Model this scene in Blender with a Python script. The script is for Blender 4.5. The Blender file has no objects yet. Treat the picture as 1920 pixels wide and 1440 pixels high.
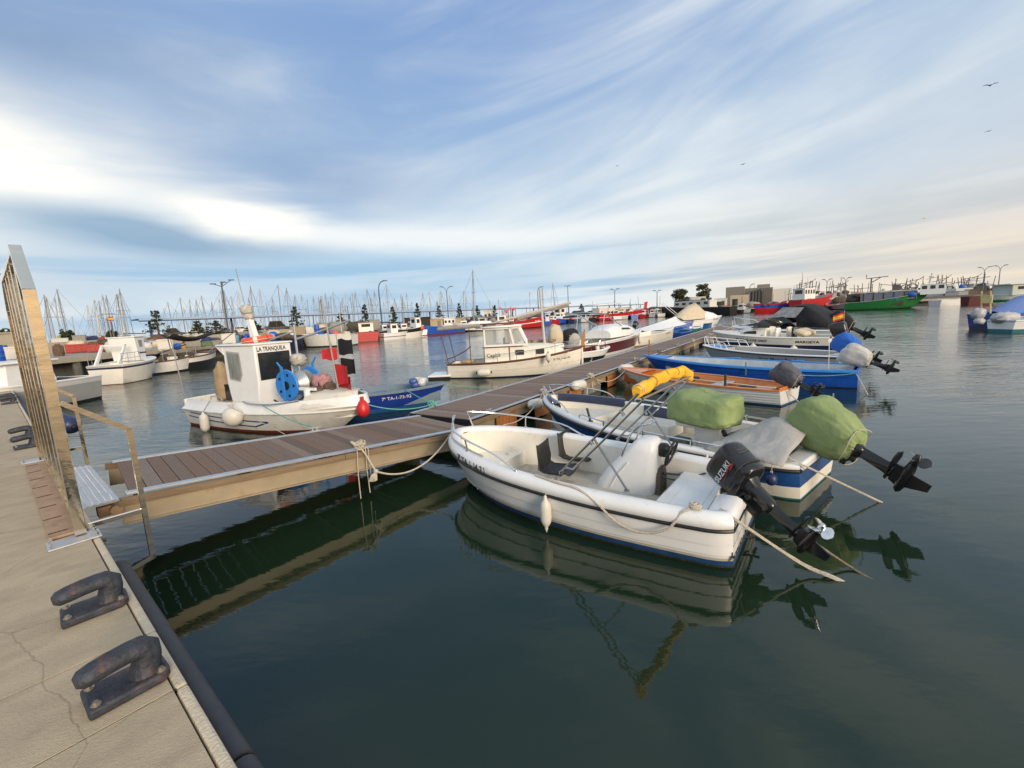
import bpy, bmesh, math, random
from mathutils import Vector, Matrix
R=math.radians; PI=math.pi
sc=bpy.context.scene; COL=sc.collection
rnd=random.Random(7)
# ------------------------------------------------------------------ camera
F=830.; CH=2.4; ROLL=math.atan(.052); HOR=592.
PITCH=math.atan((720-HOR)*math.cos(ROLL)/F)
fwd=Vector((0,math.cos(PITCH),-math.sin(PITCH))); rt0=Vector((1,0,0)); up0=rt0.cross(fwd)
cR,sR=math.cos(ROLL),math.sin(ROLL)
cr=rt0*cR-up0*sR; cu=rt0*sR+up0*cR
cam=bpy.data.cameras.new('camera'); camo=bpy.data.objects.new('camera',cam); COL.objects.link(camo)
camo.matrix_world=Matrix(((cr.x,cu.x,-fwd.x,0),(cr.y,cu.y,-fwd.y,0),(cr.z,cu.z,-fwd.z,CH),(0,0,0,1)))
cam.sensor_width=36; cam.lens=F/1920*36; cam.clip_start=.05; cam.clip_end=6000
sc.camera=camo
sc.view_settings.view_transform='Standard'; sc.view_settings.look='None'; sc.view_settings.gamma=1; sc.view_settings.exposure=1.6
try: sc.view_settings.use_curve_mapping=False
except Exception: pass
def ray(x,y):
    u=(x-960)/F; v=(y-720)/F
    return fwd+rt0*(u*cR-v*sR)-up0*(u*sR+v*cR)
def W(x,y,z=0.):            # pixel of the photograph -> point at height z
    r=ray(x,y); t=(z-CH)/r.z
    return Vector((0,0,CH))+r*t
def WD(x,y,D):              # pixel -> point D metres into the scene
    r=ray(x,y); return Vector((0,0,CH))+r*(D/r.y)
def at_col(x,D,z=0.):       # column x at the horizon -> point D metres off, height z
    y=HOR-(x-960)*.052
    p=WD(x,y,D); p.z=z; return p
# ------------------------------------------------------------------ world
world=bpy.data.worlds.new('World'); sc.world=world; world.use_nodes=True
nt=world.node_tree; N=nt.nodes; LK=nt.links; N.clear()
def nd(t,**k):
    n=N.new(t)
    for a,b in k.items(): setattr(n,a,b)
    return n
def mth(op,a,b=None,c=None,clamp=False):
    n=N.new('ShaderNodeMath'); n.operation=op; n.use_clamp=clamp
    for i,v in enumerate((a,b,c)):
        if v is None: continue
        if isinstance(v,(int,float)): n.inputs[i].default_value=v
        else: LK.new(v,n.inputs[i])
    return n.outputs[0]
def mixc(f,a,b):
    n=N.new('ShaderNodeMix'); n.data_type='RGBA'; n.clamp_factor=True
    for s,v in ((n.inputs[0],f),(n.inputs[6],a),(n.inputs[7],b)):
        if isinstance(v,(int,float)): s.default_value=v
        elif isinstance(v,tuple): s.default_value=(*v,1)
        else: LK.new(v,s)
    return n.outputs[2]
SUN_AZ=R(150); SUN_EL=R(16)
sky=nd('ShaderNodeTexSky',sky_type='NISHITA'); sky.sun_disc=False; sky.sun_elevation=SUN_EL; sky.sun_rotation=SUN_AZ
sky.air_density=1.0; sky.dust_density=1.2; sky.ozone_density=2.0; sky.altitude=0
tc=nd('ShaderNodeTexCoord'); sep=nd('ShaderNodeSeparateXYZ'); LK.new(tc.outputs['Generated'],sep.inputs[0])
X,Y,Z=sep.outputs
el=mth('MULTIPLY',mth('ARCSINE',mth('MAXIMUM',Z,0.0)),57.2958)
az=mth('MULTIPLY',mth('ARCTAN2',X,Y),57.2958)
EXPO=1.6; K=2**-1.40
def cK(*c): return tuple(v*K for v in c)
def skyvec(sx,sy,oz,lift=.2):      # cloud texture space: azimuth and elevation, streaks climbing to the right
    e2=mth('SUBTRACT',el,mth('MULTIPLY',mth('MAXIMUM',mth('ADD',az,12),0.),lift))
    c=nd('ShaderNodeCombineXYZ'); LK.new(mth('MULTIPLY',az,sx),c.inputs[0]); LK.new(mth('MULTIPLY',e2,sy),c.inputs[1]); c.inputs[2].default_value=oz
    return c.outputs[0]
def noise(vec,scale,det=6,rough=.55,dist=0.):
    n=nd('ShaderNodeTexNoise'); LK.new(vec,n.inputs['Vector']); n.inputs['Scale'].default_value=scale
    n.inputs['Detail'].default_value=det; n.inputs['Roughness'].default_value=rough; n.inputs['Distortion'].default_value=dist
    return n.outputs['Fac']
def smooth(v,a,b):
    n=N.new('ShaderNodeMapRange'); n.interpolation_type='SMOOTHSTEP'; LK.new(v,n.inputs[0]); n.inputs[1].default_value=a; n.inputs[2].default_value=b
    return n.outputs[0]
wob=mth('SUBTRACT',noise(skyvec(.022,.09,3.,.1),1.,5,.55,.4),.5)
def blob(a0,e0,sa,se,wa=18,we=5,tilt=0.):
    da=mth('ADD',mth('SUBTRACT',az,a0),mth('MULTIPLY',wob,wa))
    de=mth('ADD',mth('SUBTRACT',mth('SUBTRACT',el,e0),mth('MULTIPLY',mth('SUBTRACT',az,a0),tilt)),mth('MULTIPLY',wob,we))
    q=mth('ADD',mth('POWER',mth('DIVIDE',mth('ABSOLUTE',da),sa),2.),mth('POWER',mth('DIVIDE',mth('ABSOLUTE',de),se),2.))
    return mth('POWER',2.71828,mth('MULTIPLY',q,-1))
nA=noise(skyvec(.026,.125,0.,.22),1.,6,.52,.7)       # long soft streaks
nB=noise(skyvec(.050,.34,5.,.24),1.,7,.56,.7)       # fine streaks
nC=noise(skyvec(.03,.07,9.,.05),1.,5,.5,.3)         # big masses
nD=noise(skyvec(.020,.36,13.,.03),1.,6,.55,.3)      # level bars near the horizon
skyb=N.new('ShaderNodeVectorMath'); skyb.operation='SCALE'; LK.new(sky.outputs[0],skyb.inputs[0]); skyb.inputs['Scale'].default_value=.1*K
blue=mixc(smooth(el,3,32),cK(.45,.63,.78),cK(.225,.36,.63))
clear=mixc(.86,skyb.outputs[0],blue)
side=mth('MAXIMUM',smooth(az,-8,48),smooth(az,-70,-110)); low=smooth(el,30,8)
veil=mth('ADD',mth('ADD',mth('MULTIPLY',nA,1.04),mth('MULTIPLY',nB,.06)),mth('ADD',mth('MULTIPLY',side,.36),mth('MULTIPLY',low,.24)))
veil=mth('MAXIMUM',smooth(veil,.46,1.06),mth('MULTIPLY',smooth(el,34,60),.8))
vcol=mixc(smooth(mth('ADD',mth('MULTIPLY',nA,.35),mth('MULTIPLY',nC,.65)),.38,.60),cK(.48,.58,.69),cK(.72,.77,.79))
c1=mixc(mth('MULTIPLY',veil,.94),clear,vcol)
# pale wisps over the middle
c1=mixc(mth('MULTIPLY',mth('MULTIPLY',smooth(nB,.50,.85),smooth(el,36,12)),.35),c1,cK(.66,.74,.80))
# warm cream towards the horizon, strongest on the sunset side behind the camera
warm=mth('MULTIPLY',smooth(el,12,1),mth('MAXIMUM',smooth(az,8,44),smooth(az,-34,-75)))
c2=mixc(mth('MULTIPLY',warm,mth('ADD',.45,mth('MULTIPLY',nD,.6))),c1,cK(.86,.72,.54))
glow=mth('MULTIPLY',mth('POWER',2.71828,mth('MULTIPLY',mth('POWER',mth('DIVIDE',mth('SUBTRACT',az,130),55),2.),-1)),smooth(el,26,2))
c2=mixc(mth('MULTIPLY',glow,.95),c2,cK(1.25,.80,.36))
# lilac grey masses upper left
c3=mixc(mth('MULTIPLY',blob(-44,22,24,7.5,22,12),.72),c2,mixc(smooth(nC,.35,.65),cK(.20,.29,.45),cK(.33,.44,.60)))
c3=mixc(mth('MULTIPLY',blob(-20,16.5,17,3.6,20,7,.05),.62),c3,cK(.235,.35,.55))
# bright lit clouds
white=mixc(smooth(nB,.3,.6),cK(.82,.84,.83),cK(1.04,1.0,.90))
c4=mixc(mth('MINIMUM',mth('MULTIPLY',blob(-51,14.4,15,4.4,30,10,-.04),1.15),1.),c3,white)
c4=mixc(mth('MINIMUM',mth('MULTIPLY',blob(-27,12,8,2.2,24,8,-.08),1.3),1.),c4,white)
c4=mixc(mth('MINIMUM',mth('MULTIPLY',blob(-9,10.0,15,1.5,20,6,-.04),.9),.7),c4,cK(.86,.87,.86))
c4=mixc(mth('MINIMUM',mth('MULTIPLY',blob(18,10.2,16,1.8,20,6,.05),.8),.6),c4,cK(.86,.86,.83))
# slate blue underside, then level blue bars
c5=mixc(mth('MINIMUM',mth('MULTIPLY',blob(-37,9.6,12,1.6,24,6,-.10),1.0),.78),c4,cK(.21,.35,.50))
c5=mixc(mth('MULTIPLY',mth('MULTIPLY',smooth(nD,.45,.62),smooth(el,9,6)),mth('MULTIPLY',mth('SUBTRACT',1.,smooth(az,15,45)),.62)),c5,cK(.24,.45,.66))
c5=mixc(mth('MULTIPLY',mth('MULTIPLY',smooth(nD,.42,.6),smooth(el,13,7)),mth('MULTIPLY',smooth(az,5,30),.5)),c5,cK(.42,.48,.52))
# below the horizon: sea haze colour
c6=mixc(smooth(Z,.0,-.02),c5,cK(.25,.31,.34))
sc10=N.new('ShaderNodeVectorMath'); sc10.operation='SCALE'; LK.new(c6,sc10.inputs[0]); sc10.inputs['Scale'].default_value=10
bg=nd('ShaderNodeBackground'); bg.inputs['Strength'].default_value=.1; LK.new(sc10.outputs[0],bg.inputs[0])
wo=nd('ShaderNodeOutputWorld'); LK.new(bg.outputs[0],wo.inputs[0])
# ------------------------------------------------------------------ sun (thin cloud: soft and low, from behind right)
sl=bpy.data.lights.new('sun','SUN'); sl.energy=1.05; sl.angle=R(22); sl.color=(1,.82,.62)
so=bpy.data.objects.new('sun',sl); COL.objects.link(so)
sd=Vector((math.sin(SUN_AZ)*math.cos(SUN_EL),math.cos(SUN_AZ)*math.cos(SUN_EL),math.sin(SUN_EL)))
so.rotation_euler=sd.to_track_quat('Z','Y').to_euler()
# ------------------------------------------------------------------ materials
MATS={}
def M(name,rgb,rough=.5,metal=0.,var=.12,scale=6.,bump=0.,bscale=40.,dirt=None,damt=.3,dscale=3.,stretch=None,coat=0.,spec=None):
    if name in MATS: return MATS[name]
    m=bpy.data.materials.new(name); MATS[name]=m; m.use_nodes=True
    t=m.node_tree; b=t.nodes['Principled BSDF']; L=t.links.new
    b.inputs['Roughness'].default_value=rough; b.inputs['Metallic'].default_value=metal
    if coat: b.inputs['Coat Weight'].default_value=coat; b.inputs['Coat Roughness'].default_value=.08
    if spec is not None: b.inputs['Specular IOR Level'].default_value=spec
    co=t.nodes.new('ShaderNodeTexCoord'); mp=t.nodes.new('ShaderNodeMapping'); L(co.outputs['Object'],mp.inputs[0])
    if stretch: mp.inputs['Scale'].default_value=stretch
    n=t.nodes.new('ShaderNodeTexNoise'); n.inputs['Scale'].default_value=scale; n.inputs['Detail'].default_value=7; n.inputs['Roughness'].default_value=.62
    L(mp.outputs[0],n.inputs['Vector'])
    cr_=t.nodes.new('ShaderNodeValToRGB'); e=cr_.color_ramp.elements
    e[0].position=.3; e[1].position=.7
    e[0].color=(*[max(0,c*(1-var)) for c in rgb],1); e[1].color=(*[min(1,c*(1+var)) for c in rgb],1)
    L(n.outputs['Fac'],cr_.inputs[0]); out=cr_.outputs[0]
    if dirt:
        n2=t.nodes.new('ShaderNodeTexNoise'); n2.inputs['Scale'].default_value=dscale; n2.inputs['Detail'].default_value=9; n2.inputs['Roughness'].default_value=.7
        L(mp.outputs[0],n2.inputs['Vector'])
        r2=t.nodes.new('ShaderNodeMapRange'); r2.inputs[1].default_value=.62-damt*.4; r2.inputs[2].default_value=.75-damt*.2; r2.inputs[4].default_value=min(1,.45+damt)
        L(n2.outputs['Fac'],r2.inputs[0])
        mx=t.nodes.new('ShaderNodeMix'); mx.data_type='RGBA'; L(r2.outputs[0],mx.inputs[0]); L(out,mx.inputs[6]); mx.inputs[7].default_value=(*dirt,1); out=mx.outputs[2]
    L(out,b.inputs['Base Color'])
    if bump:
        n3=t.nodes.new('ShaderNodeTexNoise'); n3.inputs['Scale'].default_value=bscale; n3.inputs['Detail'].default_value=5
        L(mp.outputs[0],n3.inputs['Vector'])
        bp=t.nodes.new('ShaderNodeBump'); bp.inputs['Strength'].default_value=min(1,bump); bp.inputs['Distance'].default_value=.01*max(1,bump)
        L(n3.outputs['Fac'],bp.inputs['Height']); L(bp.outputs[0],b.inputs['Normal'])
    return m
# ------------------------------------------------------------------ mesh builder
class B:
    def __init__(s): s.v=[]; s.f=[]; s.m=[]
    def add(s,vs,fs,mi=0,T=None):
        o=len(s.v); s.v+=[tuple(T@Vector(p)) if T else tuple(p) for p in vs]
        for f in fs: s.f.append(tuple(i+o for i in f)); s.m.append(mi)
        return s
    def box(s,c,d,rz=0,mi=0,T=None,taper=1.):
        x,y,z=[q/2 for q in d]; vs=[]
        for sz in (-1,1):
            k=taper if sz>0 else 1
            for a,b_ in ((-1,-1),(1,-1),(1,1),(-1,1)): vs.append((a*x*k,b_*y*k,sz*z))
        if rz:
            ca,sa=math.cos(rz),math.sin(rz); vs=[(p[0]*ca-p[1]*sa,p[0]*sa+p[1]*ca,p[2]) for p in vs]
        vs=[(p[0]+c[0],p[1]+c[1],p[2]+c[2]) for p in vs]
        return s.add(vs,[(3,2,1,0),(4,5,6,7),(0,1,5,4),(1,2,6,5),(2,3,7,6),(3,0,4,7)],mi,T)
    def tube(s,pts,r,n=6,mi=0,caps=True,T=None):
        pts=[Vector(p) for p in pts]; k=len(pts); rs=r if isinstance(r,(list,tuple)) else [r]*k
        vs=[];prev=None
        for i,p in enumerate(pts):
            t=(pts[min(i+1,k-1)]-pts[max(i-1,0)])
            if t.length<1e-9: t=Vector((0,0,1))
            t.normalize()
            if prev is None:
                a=Vector((0,0,1)) if abs(t.z)<.9 else Vector((1,0,0)); u=t.cross(a).normalized()
            else:
                u=prev-t*prev.dot(t)
                if u.length<1e-6: u=t.orthogonal()
                u.normalize()
            prev=u; w=t.cross(u)
            for j in range(n):
                a=2*PI*j/n; vs.append(p+u*(math.cos(a)*rs[i])+w*(math.sin(a)*rs[i]))
        fs=[(i*n+j,i*n+(j+1)%n,(i+1)*n+(j+1)%n,(i+1)*n+j) for i in range(k-1) for j in range(n)]
        if caps: fs+=[tuple(range(n))[::-1],tuple(range((k-1)*n,k*n))]
        return s.add(vs,fs,mi,T)
    def bar4(s,a,c,w,nrm=(0,1,0),mi=0):     # square tube between two points, two faces normal to nrm
        a,c=Vector(a),Vector(c); d=(c-a).normalized(); v=Vector(nrm); v=(v-d*v.dot(d)).normalized(); u=d.cross(v); h=w/2
        q=[(-h,-h),(h,-h),(h,h),(-h,h)]
        return s.add([a-d*h*0+u*x+v*y for x,y in q]+[c+u*x+v*y for x,y in q],[(3,2,1,0),(4,5,6,7),(0,1,5,4),(1,2,6,5),(2,3,7,6),(3,0,4,7)],mi)
    def cyl(s,a,b_,r,n=12,r2=None,mi=0,T=None): return s.tube([a,b_],[r,r if r2 is None else r2],n,mi,True,T)
    def lathe(s,prof,n=16,c=(0,0,0),axis='z',mi=0,T=None):
        vs=[]
        for r,z in prof:
            for j in range(n):
                a=2*PI*j/n; x,y=math.cos(a)*r,math.sin(a)*r
                q={'z':(x,y,z),'x':(z,x,y),'y':(y,z,x)}[axis]; vs.append((q[0]+c[0],q[1]+c[1],q[2]+c[2]))
        k=len(prof); fs=[(i*n+j,i*n+(j+1)%n,(i+1)*n+(j+1)%n,(i+1)*n+j) for i in range(k-1) for j in range(n)]
        fs+=[tuple(range(n))[::-1],tuple(range((k-1)*n,k*n))]
        return s.add(vs,fs,mi,T)
    def torus(s,c,R1,r,axis='z',n=24,m=8,mi=0,T=None,a0=0,a1=2*PI):
        full=abs(a1-a0-2*PI)<1e-6; pts=[]
        for i in range(n+1):
            a=a0+(a1-a0)*i/n; x,y=math.cos(a)*R1,math.sin(a)*R1
            q={'z':(x,y,0),'x':(0,x,y),'y':(y,0,x)}[axis]; pts.append((q[0]+c[0],q[1]+c[1],q[2]+c[2]))
        return s.tube(pts,r,m,mi,not full,T)
    def se(s,c,rad,e1=.6,e2=.6,n=16,m=10,mi=0,T=None,fn=None,nz=0.,seed=0,ns=3.,cr=0.):   # superellipsoid, optional shaping and folds
        from mathutils import noise as mn
        sg=lambda q,e: math.copysign(abs(q)**e,q)
        vs=[]
        for i in range(m+1):
            v=-PI/2+PI*i/m
            for j in range(n):
                u=2*PI*j/n
                x=sg(math.cos(v),e1)*sg(math.cos(u),e2); y=sg(math.cos(v),e1)*sg(math.sin(u),e2); z=sg(math.sin(v),e1)
                if fn: x,y,z=fn(x,y,z)
                p=Vector((x*rad[0],y*rad[1],z*rad[2]))
                if nz:
                    q=1+nz*mn.fractal(Vector((x*ns+seed,y*ns,z*ns)),1.,2.,3)
                    if cr: q-=cr*(max(0,1-abs(mn.noise(Vector((math.atan2(y,x)*2.1+seed,z*.8,seed))))*5)+.8*max(0,1-abs(mn.noise(Vector((math.atan2(y,x)*4.3+z*1.5,z*1.6,seed+9))))*6))
                    p=p*q
                vs.append((p.x+c[0],p.y+c[1],p.z+c[2]))
        fs=[(i*n+j,i*n+(j+1)%n,(i+1)*n+(j+1)%n,(i+1)*n+j) for i in range(m) for j in range(n)]
        return s.add(vs,fs,mi,T)
    def loft(s,rows,mi=0,closed=False,mats=None,T=None,flip=False):
        n=len(rows[0]); o=len(s.v)
        for r in rows: s.v+=[tuple(T@Vector(p)) if T else tuple(p) for p in r]
        for i in range(len(rows)-1):
            for j in range(n if closed else n-1):
                a=o+i*n+j; b_=o+i*n+(j+1)%n; c=o+(i+1)*n+(j+1)%n; d=o+(i+1)*n+j
                s.f.append((a,d,c,b_) if flip else (a,b_,c,d)); s.m.append(mats[j] if mats else mi)
        return s
    def prism(s,poly,h0,h1,plane='xy',mi=0,T=None):   # polygon extruded along the third axis
        n=len(poly); put={'xy':lambda p,h:(p[0],p[1],h),'xz':lambda p,h:(p[0],h,p[1]),'yz':lambda p,h:(h,p[0],p[1])}[plane]
        vs=[put(p,h0) for p in poly]+[put(p,h1) for p in poly]
        fs=[tuple(range(n))[::-1],tuple(range(n,2*n))]+[(i,(i+1)%n,n+(i+1)%n,n+i) for i in range(n)]
        return s.add(vs,fs,mi,T)
    def poly(s,pts,mi=0,T=None): return s.add(pts,[tuple(range(len(pts)))],mi,T)
    def mesh(s,name,mats,smooth=True,ang=40):
        me=bpy.data.meshes.new(name); me.from_pydata(s.v,[],s.f); me.update()
        if not isinstance(mats,(list,tuple)): mats=[mats]
        for q in mats: me.materials.append(q)
        if len(mats)>1: me.polygons.foreach_set('material_index',s.m)
        bm=bmesh.new(); bm.from_mesh(me); bmesh.ops.remove_doubles(bm,verts=bm.verts,dist=1e-5)
        bmesh.ops.recalc_face_normals(bm,faces=bm.faces); bm.to_mesh(me); bm.free()
        if smooth:
            me.polygons.foreach_set('use_smooth',[True]*len(me.polygons))
            try: me.set_sharp_from_angle(angle=R(ang))
            except Exception: pass
        return me
    def build(s,name,mats,parent=None,smooth=True,bevel=0,loc=None,rot=None,ang=40,label=None):
        me=s.mesh(name,mats,smooth,ang); o=bpy.data.objects.new(name,me); COL.objects.link(o)
        if parent: o.parent=parent
        if loc: o.location=loc
        if rot: o.rotation_euler=rot
        if bevel:
            md=o.modifiers.new('bevel','BEVEL'); md.width=bevel; md.segments=2; md.limit_method='ANGLE'; md.angle_limit=R(35)
        if label: o['label']=label
        return o
def tag(o,label=None,cat=None,group=None,kind=None):
    if label: o['label']=label
    if cat: o['category']=cat
    if group: o['group']=group
    if kind: o['kind']=kind
    return o
def thing(name,label,cat,loc=(0,0,0),rz=0.,group=None):
    o=bpy.data.objects.new(name,None); COL.objects.link(o); o.location=loc; o.rotation_euler=(0,0,rz); o.empty_display_size=.1
    return tag(o,label,cat,group)
def copy_tree(o,parent=None):
    c=o.copy(); COL.objects.link(c); c.parent=parent
    if parent: c.matrix_parent_inverse=o.matrix_parent_inverse.copy()
    for ch in KIDS.get(o.name,()) or [q for q in o.children]: copy_tree(ch,c)
    return c
KIDS={}
def dup(root,loc,rz,label=None,group=None,scale=None):
    c=copy_tree(root); c.location=loc; c.rotation_euler=(0,0,rz)
    if scale: c.scale=scale
    if label: c['label']=label
    if group: c['group']=group
    return c
def textmesh(txt,size,font_shear=0.,bold=0.,sx=1.):
    cu_=bpy.data.curves.new('lettering','FONT'); cu_.body=txt; cu_.size=size; cu_.shear=font_shear; cu_.offset=bold; cu_.resolution_u=2
    o=bpy.data.objects.new('t',cu_); COL.objects.link(o)
    dg=bpy.context.evaluated_depsgraph_get(); dg.update()
    me=bpy.data.meshes.new_from_object(o.evaluated_get(dg)); bpy.data.objects.remove(o)
    return [(v.co.x*sx,v.co.y) for v in me.vertices],[tuple(p.vertices) for p in me.polygons]
def flat_text(txt,size,T,mat,parent,name='lettering',bold=0.,sx=1.,shear=0.):
    vs,fs=textmesh(txt,size,shear,bold,sx); b=B(); b.add([(x,y,0) for x,y in vs],fs,T=T)
    me=bpy.data.meshes.new(name); me.from_pydata(b.v,[],b.f); me.materials.append(mat)
    o=bpy.data.objects.new(name,me); COL.objects.link(o); o.parent=parent; return o
def catenary(a,b,sag,n=14):
    a,b=Vector(a),Vector(b); return [a.lerp(b,i/n)+Vector((0,0,-sag*4*(i/n)*(1-i/n))) for i in range(n+1)]
def spline(pts,k=6):
    pts=[Vector(p) for p in pts]; out=[]; P=[pts[0]*2-pts[1]]+pts+[pts[-1]*2-pts[-2]]
    for i in range(1,len(P)-2):
        for j in range(k):
            t=j/k; a,b_,c,d=P[i-1],P[i],P[i+1],P[i+2]
            out.append(.5*((2*b_)+(c-a)*t+(2*a-5*b_+4*c-d)*t*t+(3*b_-a-3*c+d)*t**3))
    out.append(pts[-1]); return out
# ------------------------------------------------------------------ palette
white=M('white_gelcoat',(.80,.80,.785),.28,var=.05,scale=3,coat=.3,dirt=(.42,.38,.30),damt=.06,dscale=5)
cream=M('cream_paint',(.77,.73,.64),.35,var=.06,scale=3,dirt=(.40,.33,.24),damt=.08,dscale=4)
oldwhite=M('chalky_white_paint',(.71,.70,.66),.5,var=.09,scale=4,dirt=(.33,.25,.17),damt=.16,dscale=5)
navy=M('navy_paint',(.018,.026,.07),.3,var=.2,coat=.3)
blue=M('bright_blue_paint',(.012,.09,.46),.35,var=.15,scale=5,coat=.2,dirt=(.05,.15,.4),damt=.05)
royal=M('royal_blue_paint',(.012,.04,.27),.35,var=.15,scale=5,coat=.2)
midblue=M('mid_blue_paint',(.02,.10,.28),.4,var=.15)
skyblue=M('sky_blue_paint',(.03,.22,.62),.4,var=.12)
teal=M('teal_antifouling',(.02,.14,.17),.6,var=.25,scale=8)
antiblue=M('blue_antifouling',(.012,.06,.17),.6,var=.3,scale=9)
weed=M('dark_weed',(.018,.02,.012),.8,var=.6,scale=30,bump=1,bscale=60,dirt=(.16,.10,.05),damt=.25,dscale=40)
black=M('black_rubber',(.012,.012,.013),.45,var=.3,scale=20)
blackp=M('black_plastic',(.012,.012,.014),.28,var=.2,scale=12,coat=.25)
blackcloth=M('black_canvas',(.012,.012,.015),.85,var=.3,scale=5,bump=.4,bscale=12)
steel=M('polished_steel',(.72,.71,.69),.16,1.,var=.06,scale=5)
gatesteel=M('brushed_gate_steel',(.74,.68,.58),.07,1.,var=.10,scale=3,bump=.32,bscale=3.,dirt=(.30,.22,.13),damt=.12,dscale=3,stretch=(1,1,2.5))
alu=M('dull_aluminium',(.58,.59,.60),.38,.85,var=.08,scale=9,dirt=(.35,.33,.30),damt=.12)
galv=M('galvanised_steel',(.45,.46,.46),.5,.7,var=.12,scale=10)
rusty=M('rusted_plate',(.40,.26,.16),.62,.25,var=.18,scale=6,dirt=(.16,.06,.03),damt=.22,dscale=9,bump=.3,bscale=50)
castiron=M('worn_cast_iron',(.042,.048,.062),.62,.35,var=.45,scale=14,bump=.9,bscale=45,dirt=(.22,.09,.05),damt=.20,dscale=11)
boltm=M('zinc_bolt',(.42,.38,.30),.4,.8,var=.2,scale=60)
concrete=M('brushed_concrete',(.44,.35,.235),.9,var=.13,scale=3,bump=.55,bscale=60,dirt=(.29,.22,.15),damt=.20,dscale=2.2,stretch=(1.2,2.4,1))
_t=concrete.node_tree; _b=_t.nodes['Principled BSDF']; _src=_b.inputs['Base Color'].links[0].from_socket
_co=_t.nodes.new('ShaderNodeTexCoord'); _n=_t.nodes.new('ShaderNodeTexNoise'); _n.inputs['Scale'].default_value=1.6; _n.inputs['Detail'].default_value=6
_t.links.new(_co.outputs['Object'],_n.inputs['Vector']); _ad=_t.nodes.new('ShaderNodeMix'); _ad.data_type='RGBA'; _ad.inputs[0].default_value=.22; _t.links.new(_co.outputs['Object'],_ad.inputs[6]); _t.links.new(_n.outputs['Color'],_ad.inputs[7])
_vo=_t.nodes.new('ShaderNodeTexVoronoi'); _vo.feature='DISTANCE_TO_EDGE'; _vo.inputs['Scale'].default_value=.85; _t.links.new(_ad.outputs[2],_vo.inputs['Vector'])
_mr=_t.nodes.new('ShaderNodeMapRange'); _mr.inputs[1].default_value=.0006; _mr.inputs[2].default_value=.0032; _mr.inputs[3].default_value=.42; _mr.inputs[4].default_value=0; _t.links.new(_vo.outputs['Distance'],_mr.inputs[0])
_m=_t.nodes.new('ShaderNodeMix'); _m.data_type='RGBA'; _t.links.new(_mr.outputs[0],_m.inputs[0]); _t.links.new(_src,_m.inputs[6]); _m.inputs[7].default_value=(.14,.10,.065,1)
_t.links.new(_m.outputs[2],_b.inputs['Base Color'])
nosing=M('pale_concrete_nosing',(.60,.50,.36),.85,var=.12,scale=12,bump=.8,bscale=60)
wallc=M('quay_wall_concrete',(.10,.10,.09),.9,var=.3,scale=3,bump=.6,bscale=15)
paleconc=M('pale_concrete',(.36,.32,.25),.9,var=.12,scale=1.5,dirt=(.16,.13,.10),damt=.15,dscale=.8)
asphalt=M('harbour_asphalt',(.11,.105,.10),.9,var=.15,scale=.8)
plankm=[M('grey_deck_plank_%s'%n,c,.75,var=.16,scale=9,bump=.5,bscale=30,dirt=(.16,.13,.11),damt=.1,dscale=7,stretch=(7,1,1)) for n,c in (('a',(.215,.150,.112)),('b',(.165,.115,.086)),('c',(.265,.20,.155)),('d',(.22,.138,.095)))]
fenderwood=M('worn_fender_timber',(.21,.145,.085),.75,var=.28,scale=5,bump=.6,bscale=25,stretch=(.5,6,6),dirt=(.06,.04,.03),damt=.16,dscale=4)
beamm=M('tan_painted_beam',(.43,.355,.245),.42,.35,var=.12,scale=3,dirt=(.20,.13,.07),damt=.12,dscale=3)
orangewood=M('varnished_slat',(.38,.145,.045),.5,var=.35,scale=6,stretch=(6,6,.6),dirt=(.12,.045,.02),damt=.2)
varnish=M('orange_varnish',(.60,.185,.035),.35,var=.2,scale=4,coat=.35,stretch=(1,5,1))
teak=M('brown_teak_trim',(.12,.045,.022),.45,var=.25,scale=6)
ropew=M('cream_rope',(.56,.50,.40),.85,var=.2,scale=60,bump=1.5,bscale=90)
ropeg=M('mint_rope',(.16,.48,.40),.8,var=.2,scale=60,bump=1,bscale=90)
ropeo=M('weedy_rope',(.24,.19,.13),.9,var=.45,scale=40,bump=1.5,bscale=70)
fend=M('white_fender_vinyl',(.66,.63,.56),.42,var=.08,scale=6,dirt=(.33,.27,.19),damt=.12,dscale=7)
fendblue=M('navy_fender_vinyl',(.015,.03,.10),.4,var=.2)
redv=M('red_vinyl',(.55,.02,.025),.38,var=.15)
orangev=M('life_ring_orange',(.72,.09,.035),.5,var=.1)
yellow=M('yellow_canvas',(.86,.46,.03),.8,var=.12,scale=5,bump=.5,bscale=18)
greenc=M('green_canvas',(.25,.32,.13),.85,var=.12,scale=2.2,bump=3.2,bscale=5,dirt=(.36,.42,.22),damt=.12,dscale=2.5)
greyc=M('grey_tarpaulin',(.40,.385,.36),.8,var=.12,scale=4,bump=3,bscale=6)
bagc=M('grey_motor_cover',(.10,.10,.115),.7,var=.3,scale=5,bump=2.5,bscale=8)
tanc=M('tan_canvas',(.36,.26,.155),.85,var=.14,scale=4,bump=2.5,bscale=7)
palec=M('cream_canvas',(.58,.49,.35),.8,var=.12,scale=4,bump=.6,bscale=10)
bluec=M('blue_tarpaulin',(.015,.12,.50),.6,var=.2,scale=4,bump=.5,bscale=9)
glass=M('dark_window_glass',(.02,.024,.028),.05,var=.3,scale=2)
glassl=M('curtained_glass',(.22,.24,.23),.12,var=.45,scale=3,stretch=(5,5,.6))
red=M('red_hull_paint',(.42,.012,.014),.4,var=.2,scale=2,dirt=(.2,.02,.015),damt=.1)
burg=M('burgundy_paint',(.10,.008,.012),.3,var=.2,coat=.3)
redanti=M('red_antifouling',(.16,.028,.02),.6,var=.3,scale=8)
green=M('green_hull_paint',(.02,.19,.045),.5,var=.25,scale=2,dirt=(.08,.10,.03),damt=.15)
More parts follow.
